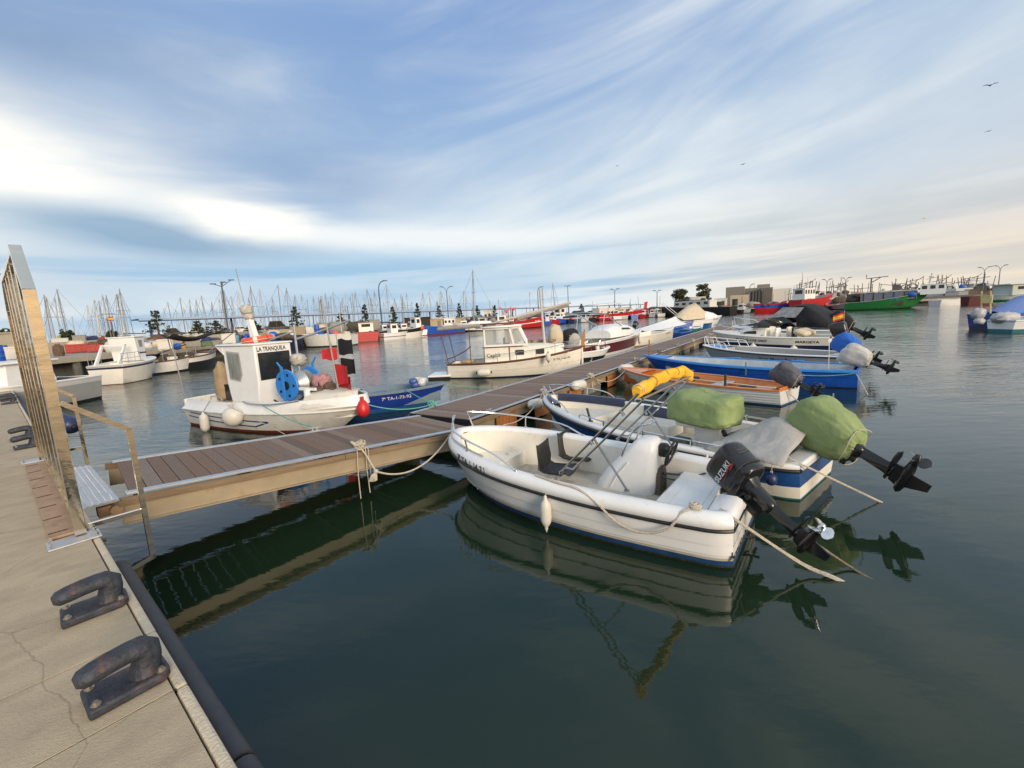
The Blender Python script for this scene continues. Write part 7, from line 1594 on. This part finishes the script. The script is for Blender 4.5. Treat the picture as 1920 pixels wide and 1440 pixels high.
for i,(x,D) in enumerate([(1488,122),(1503,128),(1519,124),(1534,130),(1560,126),(1576,132),(1604,128),(1622,134),(1660,130),(1684,128),(1706,132),(1728,128),(1752,124),(1768,130),(1786,126),(1806,124),(1822,128),(1838,122),(1850,126)]):
    p=at_col(x,D,1.2); r=thing('trawler_gear','%s frame of trawler winches and masts from the left above the right hand boats'%ORD[i],'trawler gear',p,q.uniform(-.4,.4)+math.atan2(p.y,p.x)-PI/2,'trawler gear along the right skyline')
    hh=q.uniform(2.2,4.2); b=B(); b.box((0,0,hh*.35),(q.uniform(2,4),1.5,hh*.7)); b.build('deck_house',q.choice((whitecr,greyh,oldwhite,MATS['rig_dark'] if 'rig_dark' in MATS else greyh)),r,smooth=False,bevel=.05)
    b=B()
    for k in range(q.randrange(2,5)): xx=q.uniform(-1.8,1.8); b.tube([(xx,0,hh*.4),(xx+q.uniform(-.7,.7),0,hh+q.uniform(.5,2.6))],.08,5)
    b.tube([(-1.6,0,hh+q.uniform(0,1)),(1.6,0,hh+q.uniform(0,1.2))],.07,5); b.build('mast_frame',M('rig_dark',(.10,.09,.085),.6),r)
    for k in range(3): heap(r,'net_heap',(q.uniform(-1.6,1.6),q.uniform(-.5,.5),hh*q.uniform(.6,.85)),(q.uniform(.4,.9),.5,q.uniform(.3,.6)),q.choice(gear),.3,k+i*3,10,7)
# concrete building
def block(x0,x1,yt,yb,D,depth,mat,nm,par,base=1.75):
    p,w,hh,a=spot(x0,x1,yt,yb,base,D); q=par['_o']; l=Matrix.Rotation(-q[1],4,'Z')@(p-q[0]); b=B(); b.box((l.x,l.y+depth/2,hh/2),(w,depth,hh)); return b.build(nm,mat,par,smooth=False),l,w,hh
bldp=at_col(1420,170,1.75); ang_=math.atan2(bldp.y,bldp.x)-PI/2
bld=thing('harbour_building','low concrete harbour building with vertical fins right of the round trees','building',bldp,ang_); BO={'_o':(bldp,ang_)}
class _P(dict): pass
taupe=M('taupe_concrete',(.22,.20,.17),.9,var=.1,dirt=(.15,.13,.11),damt=.1); beige=M('beige_render',(.50,.42,.30),.8,var=.08)
def blk(x0,x1,yt,D,depth,mat,nm,z0=0.):
    p,w,hh,a=spot(x0,x1,yt,570,1.75,D); l=Matrix.Rotation(-ang_,4,'Z')@Vector((p.x-bldp.x,p.y-bldp.y,0)); b=B(); b.box((l.x,l.y+depth/2,z0+(hh-z0)/2),(w,depth,hh-z0)); return b.build(nm,mat,bld,smooth=False),l,w,hh
blk(1362,1393,538,172,12,taupe,'left_block'); blk(1393,1430,540,175,10,taupe,'middle_block'); o,l,w,hh=blk(1428,1447,539,169,10,beige,'fin_block')
for k in range(6): b=B(); b.box((l.x-w/2+w*(k+.5)/6,l.y-.35,hh*.5),(w/12,.7,hh)); b.build('fin',taupe,bld,smooth=False)
blk(1447,1481,541,171,14,whitecr,'white_block'); blk(1420,1441,533,176,6,taupe,'roof_box',3.)
o,l,w,hh=blk(1407,1427,546,167,2,M('dark_recess_building',(.02,.02,.022),.6),'glazed_bay'); 
for k in range(4): b=B(); b.box((l.x-w/2+w*(k)/4,l.y-.1,hh*.5),(.18,.2,hh)); b.build('mullion',taupe,bld,smooth=False)
o,l,w,hh=blk(1371,1403,553,160,6,beige,'front_annex'); b=B(); b.box((l.x-w*.25,l.y-.05,hh*.35),(w*.28,.1,hh*.6)); b.build('door_opening',MATS['dark_recess_building'],bld,smooth=False)
shed(1297,1322,557,566,whitecr,'white flat roofed kiosk under the right round tree',140,z=1.75,windows=2); shed(1340,1362,560,572,whitecr,'pale low store left of the concrete building',130,z=1.2,windows=1); shed(1150,1182,577,586,whitecr,'low white shelter above the long red boat',130,z=1.2,windows=3,door=False)
# more gear on the far quay between named things
q=random.Random(11); hx=sorted([q.uniform(330,560) for _ in range(12)]+[q.uniform(205,300) for _ in range(7)]+[q.uniform(600,720) for _ in range(9)]+[q.uniform(800,1110) for _ in range(34)]+[q.uniform(1110,1580) for _ in range(70)]); _h={}
CN={0:'dark net heap',1:'dark net heap',2:'brown gear heap',3:'grey gear heap',4:'white gear heap',5:'cream gear heap',6:'navy gear heap',7:'red gear heap',8:'blue gear heap'}
for i,x in enumerate(hx):
    D=[d0+(d1-d0)*(x-x0)/(x1-x0) for (x0,d0),(x1,d1) in zip(QX,QX[1:]) if x0<=x<x1][0]+q.uniform(1.2,9)
    mi_=q.randrange(9); m_=[netm,netm,MATS['brown_gear'],greycr,whitecr,palec,tarpn,redcr,bb_][mi_]; p=at_col(x,D,1.2); l_=land(x); kk=(l_,CN[mi_]); _h[kk]=_h.get(kk,-1)+1
    r=thing('gear_heap','%s %s from the left %s'%(ORD[min(19,_h[kk])],CN[mi_],l_),'fishing gear',p,q.uniform(0,6),'gear heaps along the far quay')
    s=q.uniform(.45,.95)*(1 if D<60 else 1.45)
    heap(r,'net_bundle',(0,0,s*.5),(s*1.2,s*.9,s*.7),m_,.3,i,14,8)
    if q.random()<.6: b=B(); b.box((s*.9,0,s*.4),(s,s*.8,s*.8)); b.build('box',q.choice([greycr,whitecr,redcr,greycr]),r,smooth=False)
    if q.random()<.35: b=B(); b.tube([(0,0,0),(q.uniform(-.5,.5),0,s*q.uniform(2.5,4.5))],.05,4); b.build('pole',mastd,r)
# more small boats lying stern to, shoulder to shoulder along the quay
q=random.Random(23); _b={}
PAL=[('white',oldwhite,white),('cream',cream,cream),('navy',navy,white),('blue',blue,skyblue),('red',red,red),('white',white,royal),('teal',midblue,white),('grey',greyh,white),('white',white,teak),('dark',ink,oldwhite)]
XS=[x+q.uniform(-4,4) for x in list(range(600,664,22))+list(range(722,800,22))+list(range(872,930,18))+list(range(946,1110,16))+list(range(1120,1240,17))+list(range(1352,1412,15))+list(range(1484,1580,16))]
for x in XS:
    Dq=[d0+(d1-d0)*(x-x0)/(x1-x0) for (x0,d0),(x1,d1) in zip(QX,QX[1:]) if x0<=x<x1][0]
    cn_,hm,gm2=q.choice(PAL); L=q.uniform(5.,8.5)*(.75 if x<560 else 1); Bw=L*.34; p=at_col(x,Dq-q.uniform(.3,2.5)-L,0); hd=math.degrees(math.atan2(p.y,p.x))+q.uniform(-22,22)+(180 if q.random()<.4 else 0)
    l_=land(x); kk=(l_,cn_); _b[kk]=_b.get(kk,-1)+1
    if abs(hd)>200: hd-=360
    pl=Place(p.x,p.y,hd) if abs(((hd-math.degrees(math.atan2(p.y,p.x))+180)%360)-180)<90 else Place(p.x*(1+L/p.length),p.y*(1+L/p.length),hd)
    r=thing('small_fishing_boat','%s small %s boat from the left %s'%(ORD[min(19,_b[kk])],cn_,l_),'boat',(pl.x,pl.y,0),pl.a,'small boats along the far quay')
    h=Hull(L,Bw,.95+.03*L,1.3+.05*L,tr=.8,rake=.7,draft=.15); hull_shell(r,h,[(1.,hm),(.12,q.choice((redanti,navy,black)))],n=10); gunwale(r,h,[(-.02,-.04),(-.03,0),(0,.04),(.12,.04)],gm2,n=10); inner(r,h,.10,.0,.02,.7,.5,lightgrey,lightgrey,n=6); deck(r,h,.7,.985,.08,.0,gm2,'fore_deck',.06,n=5)
    if q.random()<.7:
        x0=L*q.uniform(.25,.4); w_=Bw*.5; hh=q.uniform(2.3,3.1); b=B(); b.prism([(x0,1.),(x0+1.5,1.),(x0+1.6,1.7),(x0+1.35,hh),(x0-.1,hh)],-w_/2,w_/2,'xz'); hs=b.build('wheelhouse',q.choice((white,cream,oldwhite)),r,smooth=False,bevel=.03)
        for sd in (1,-1): b=B(); b.box((x0+.65,sd*(w_/2+.012),hh-.5),(.9,.03,.5)); b.build('window',glass,hs,smooth=False)
        b=B(); b.box((x0-.10,0,hh-.5),(.05,w_*.7,.5)); b.build('window',glass,hs,smooth=False); b=B(); b.box((x0+1.47,0,hh-.5),(.14,w_*.7,.45)); b.build('window',glass,hs,smooth=False)
    if q.random()<.6: b=B(); mh_=q.uniform(3.5,5.5); b.tube([(L*.5,0,.8),(L*.48,0,mh_)],.06,5); b.build('mast',mastd,r)
    r.scale=(1,1,.8)
    for k in range(q.randrange(2,6)): heap(r,'gear_heap',(L*q.uniform(.05,.8),q.uniform(-.3,.3)*Bw,1.15),(q.uniform(.2,.5),q.uniform(.2,.4),q.uniform(.2,.45)),q.choice(gear),.3,k+int(x),10,7)
# birds
def bird(x,y,D,span,a,label,up=.25):
    r=thing('gull',label,'bird',WD(x,y,D),a,'gulls in the sky'); b=B(); b.se((0,0,0),(.22*span,.055*span,.05*span),1,1,10,6); b.build('body',M('gull_grey',(.07,.07,.075),.8),r)
    for s_ in (-1,1): b=B(); b.loft([[(.06*span,s_*.02,0),(-.08*span,s_*.02,0)],[(.10*span,s_*.25*span,up*span*.5),(-.04*span,s_*.25*span,up*span*.5)],[(-.02*span,s_*.52*span,up*span*.3),(-.06*span,s_*.52*span,up*span*.3)]]); o=b.build('wing',MATS['gull_grey'],r); o.modifiers.new('t','SOLIDIFY').thickness=.02*span
bird(1857,160,48,1.1,R(60),'largest gull, high near the right edge'); bird(1853,246,75,1.0,R(10),'gull below the largest one near the right edge',.1); bird(1393,308,70,.9,R(20),'gull in mid sky right of the centre',.1); bird(1732,410,90,.8,R(0),'low faint gull above the green trawler',.1); bird(1157,311,95,.8,R(30),'faint gull in mid sky left of the others',.1)
# ------------------------------------------------------------------ mooring ropes
def clp_(s,side): return P(s,N1-.045 if side>0 else N0+.045,PZ+.06)
# knot on the gangway edge with hanging ends, and the slack rope to the open motorboat
gk=gang.matrix_basis@Vector((2.50,-GW/2+.03,.03))
kn=thing('rope_knot','big cream rope knot tied round the near gangway edge with hanging ends','knot',gk)
b=B(); q=random.Random(5)
for k in range(6): 
    T=Matrix.Translation((q.uniform(-.05,.05),q.uniform(-.03,.03),.01+.012*k))@Matrix.Rotation(q.uniform(-.7,.7),4,'X')@Matrix.Rotation(q.uniform(-.7,.7),4,'Y'); b.torus((0,0,0),.07-.006*k,.013,'z',14,6,T=T)
b.build('turns',ropew,kn)
for dx,zz in ((-.07,-.70),(.05,-.66),(.09,-.50)):
    v=Vector((.7,-.7,0))*0+Vector((.70*dx,.70*dx,0))+Vector((.05,-.05,0)); b=B(); b.tube([(0,0,.02),(v.x+.02,v.y-.02,-.02),(v.x*1.1,v.y*1.1-.01,zz*.5),(v.x*1.2,v.y*1.2,zz)],.0075,5); b.build('hanging_end',ropew,kn)
r1=W(705,884,.42); r2=SP.w(sh.off(.985,1,.02,.15))
rope([gk+Vector((.02,-.03,.02)),gk.lerp(r1,.5)+Vector((0,0,.04)),r1],.0125,ropew,'doubled cream rope from the gangway knot down to the frayed tassel',k=5)
rope([r1]+catenary(r1,r2,.26,8)[1:],.0125,ropew,'slack cream rope hanging between the gangway and the open motorboat bow',k=3)
ts=thing('rope_tassel','frayed white rope tassel hanging below the gangway edge','tassel',r1)
b=B(); b.se((0,0,0),(.035,.03,.035),1,1,10,8)
for k in range(16): a=k*.4; b.tube([(0,0,0),(-.03+.035*math.cos(a),.035*math.sin(a)-.01,-.05),(-.05+.05*math.cos(a),.05*math.sin(a)-.01,-.12)],.008,4)
b.build('strands',ropew,ts)
rope([SP.w(sh.off(.985,1,.02,.16)),SP.w(sh.off(.93,1,.03,.165)),SP.w(sh.off(.86,1,.06,.17)),SP.w(sh.off(.78,1,.09,.165)),SP.w(sh.off(.72,1,.10,.165))],.011,ropew,'cream rope lying on the bow gunwale of the open motorboat')
rope(catenary(clp_(9.2,-1),SP.w(sh.off(.88,-1,.05,.16)),.18,6),.010,ropew,'cream rope from the slatted pontoon edge to the far bow rail of the open motorboat',k=3)
# stern lines into the water
rope([SP.w((.12,.62,.56)),SP.w((-.02,.66,.50)),W(1500,1055,.10),W(1560,1082,.02),W(1640,1118,-.10)],.014,ropew,'cream stern line of the open motorboat running down into the water',fray=.45,k=8)
rope([W(1528,1018,.20),W(1590,1060,.03),W(1650,1098,-.03),W(1700,1130,-.1)],.013,ropeo,'weedy brown rope slanting into the water past the propeller',fray=.5,k=6)
rope([GPL.w((.15,.70,.55)),GPL.w((0,.78,.52)),W(1655,943,-.01)],.012,ropew,'straight pale stern line of the green covered boat entering the water',k=6)
rope([OP.w((.05,.3,.42)),W(1505,760,-.02)],.012,ropew,'short pale stern line of the orange rowing boat',k=4)
rope([UP.w((.05,.75,.45)),W(1628,742,-.02)],.012,ropew,'thin stern line of the long blue boat',k=4)
rope(catenary(UP.w(uh.off(.0,1,-.02,-.05)),UP.w(uh.off(.32,1,-.03,-.05)),.12,6),.012,ropeg,'pale rope looped along the near side of the long blue boat',k=3)
# bow lines
rope(catenary(clp_(12.0,-1),OP.w(oh.off(.93,1,.0,.0)),.28,6),.010,ropew,'sagging grey rope from the rope covered cleat to the orange rowing boat',k=3)
rope(catenary(clp_(16.2,-1),UP.w(uh.off(.97,1,.0,.0)),.1,6),.010,ropew,'short bow rope of the long blue boat',k=3)
rope(catenary(clp_(9.2,-1),GPL.w(gh.off(.98,1,.0,.08)),.08,6),.010,ropew,'bow rope of the green covered boat tied at the slatted edge',k=3)
rope(catenary(clp_(7.0,1),CP.w(ch.off(.72,-1,.0,.03)),.02,5),.012,ropeg,'mint rope from the small blue boat side to the pontoon cleat',k=3)
rope(catenary(clp_(7.0,1),TP.w((4.9,-.1,.85)),.22,6),.012,ropeg,'mint rope from the workboat bow to the same pontoon cleat',k=3)
gc=gang.matrix_basis@Vector((2.55,GW/2-.05,.06))
rope(catenary(gc,TP.w(th_.off(.62,-1,.0,.22)),.05,5),.011,ropeg,'mint rope from the gangway cleat up to the workboat side',k=3)
rope([TP.w(th_.off(.40,-1,.0,.22)),gang.matrix_basis@Vector((2.1,GW/2,.02))],.006,ropew,'thin straight line from the workboat rail down to the gangway',k=2)
rope(catenary(clp_(9.35,1),CP.w((3.75,-.02,.60)),.04,5),.009,ropeg,'thin mint line from the small blue boat bow tip to the pontoon',k=3)
rope(catenary(clp_(12.2,1),JP.w((4.9,-.4,.9)),.05,5),.011,ropew,'grey bow line of the cream launch',k=3)
rope(catenary(clp_(15.6,1),W(1110,668,.5),.10,5),.011,ropew,'bow line of the white tender',k=3)
# rope turns on the busy cleats
for s_,sd_,m_,l in ((7.0,1,ropeg,'tangle of mint rope wound on the left pontoon cleat'),(9.2,-1,ropew,'tangle of cream rope on the cleat above the slats'),(12.0,-1,ropew,'thick tangle of cream rope above the long white fender'),(22.5,-1,ropew,'rope tangle on the pontoon edge past the long blue boat'),(16.2,-1,ropew,'rope tangle on the pontoon edge by the blue boat bow'),(19.3,-1,ropeo,'brown rope tangle on the pontoon edge by the grey hull'),(26.,-1,ropew,'rope tangle on the pontoon edge by the navy striped boat'),(31.,-1,ropew,'last rope tangle near the far end of the pontoon')):
    c=clp_(s_,sd_); b=B(); q=random.Random(int(s_*10))
    for k in range(7):
        T=Matrix.Translation(c+Vector((q.uniform(-.06,.06),q.uniform(-.06,.06),q.uniform(-.03,.03))))@Matrix.Rotation(q.uniform(-1.2,1.2),4,'X')@Matrix.Rotation(q.uniform(-1.2,1.2),4,'Y'); b.torus((0,0,0),.05+.02*q.random(),.010,'z',12,5,T=T)
    for k in range(4):
        o_=Vector((q.uniform(-.12,.12),q.uniform(-.12,.12),0)); e=P(s_+q.uniform(-.4,.4),(N0-.10 if sd_<0 else N1+.08),PZ-q.uniform(.2,.45)); b.tube(spline([c,c.lerp(e,.3)+Vector((0,0,.05)),e],4),.008,5)
    tag(b.build('rope_tangle',m_),l,'rope')
# fenders hanging on the pontoon side
fender(P(10.35,N0-.17,.50),.74,.13,fend,'dirty white fender lying against the slatted pontoon edge behind the bow rails',tilt=(R(86),0,PA-R(90)))
fender(P(13.9,N0-.20,.48),.95,.17,fend,'large clean white fender against the pontoon near the orange rowing boat',tilt=(R(84),0,PA-R(90)))
fender(P(8.15,N0-.16,.42),.60,.12,fend,'small off white fender against the pontoon nearest the gangway',tilt=(R(86),0,PA-R(90)))
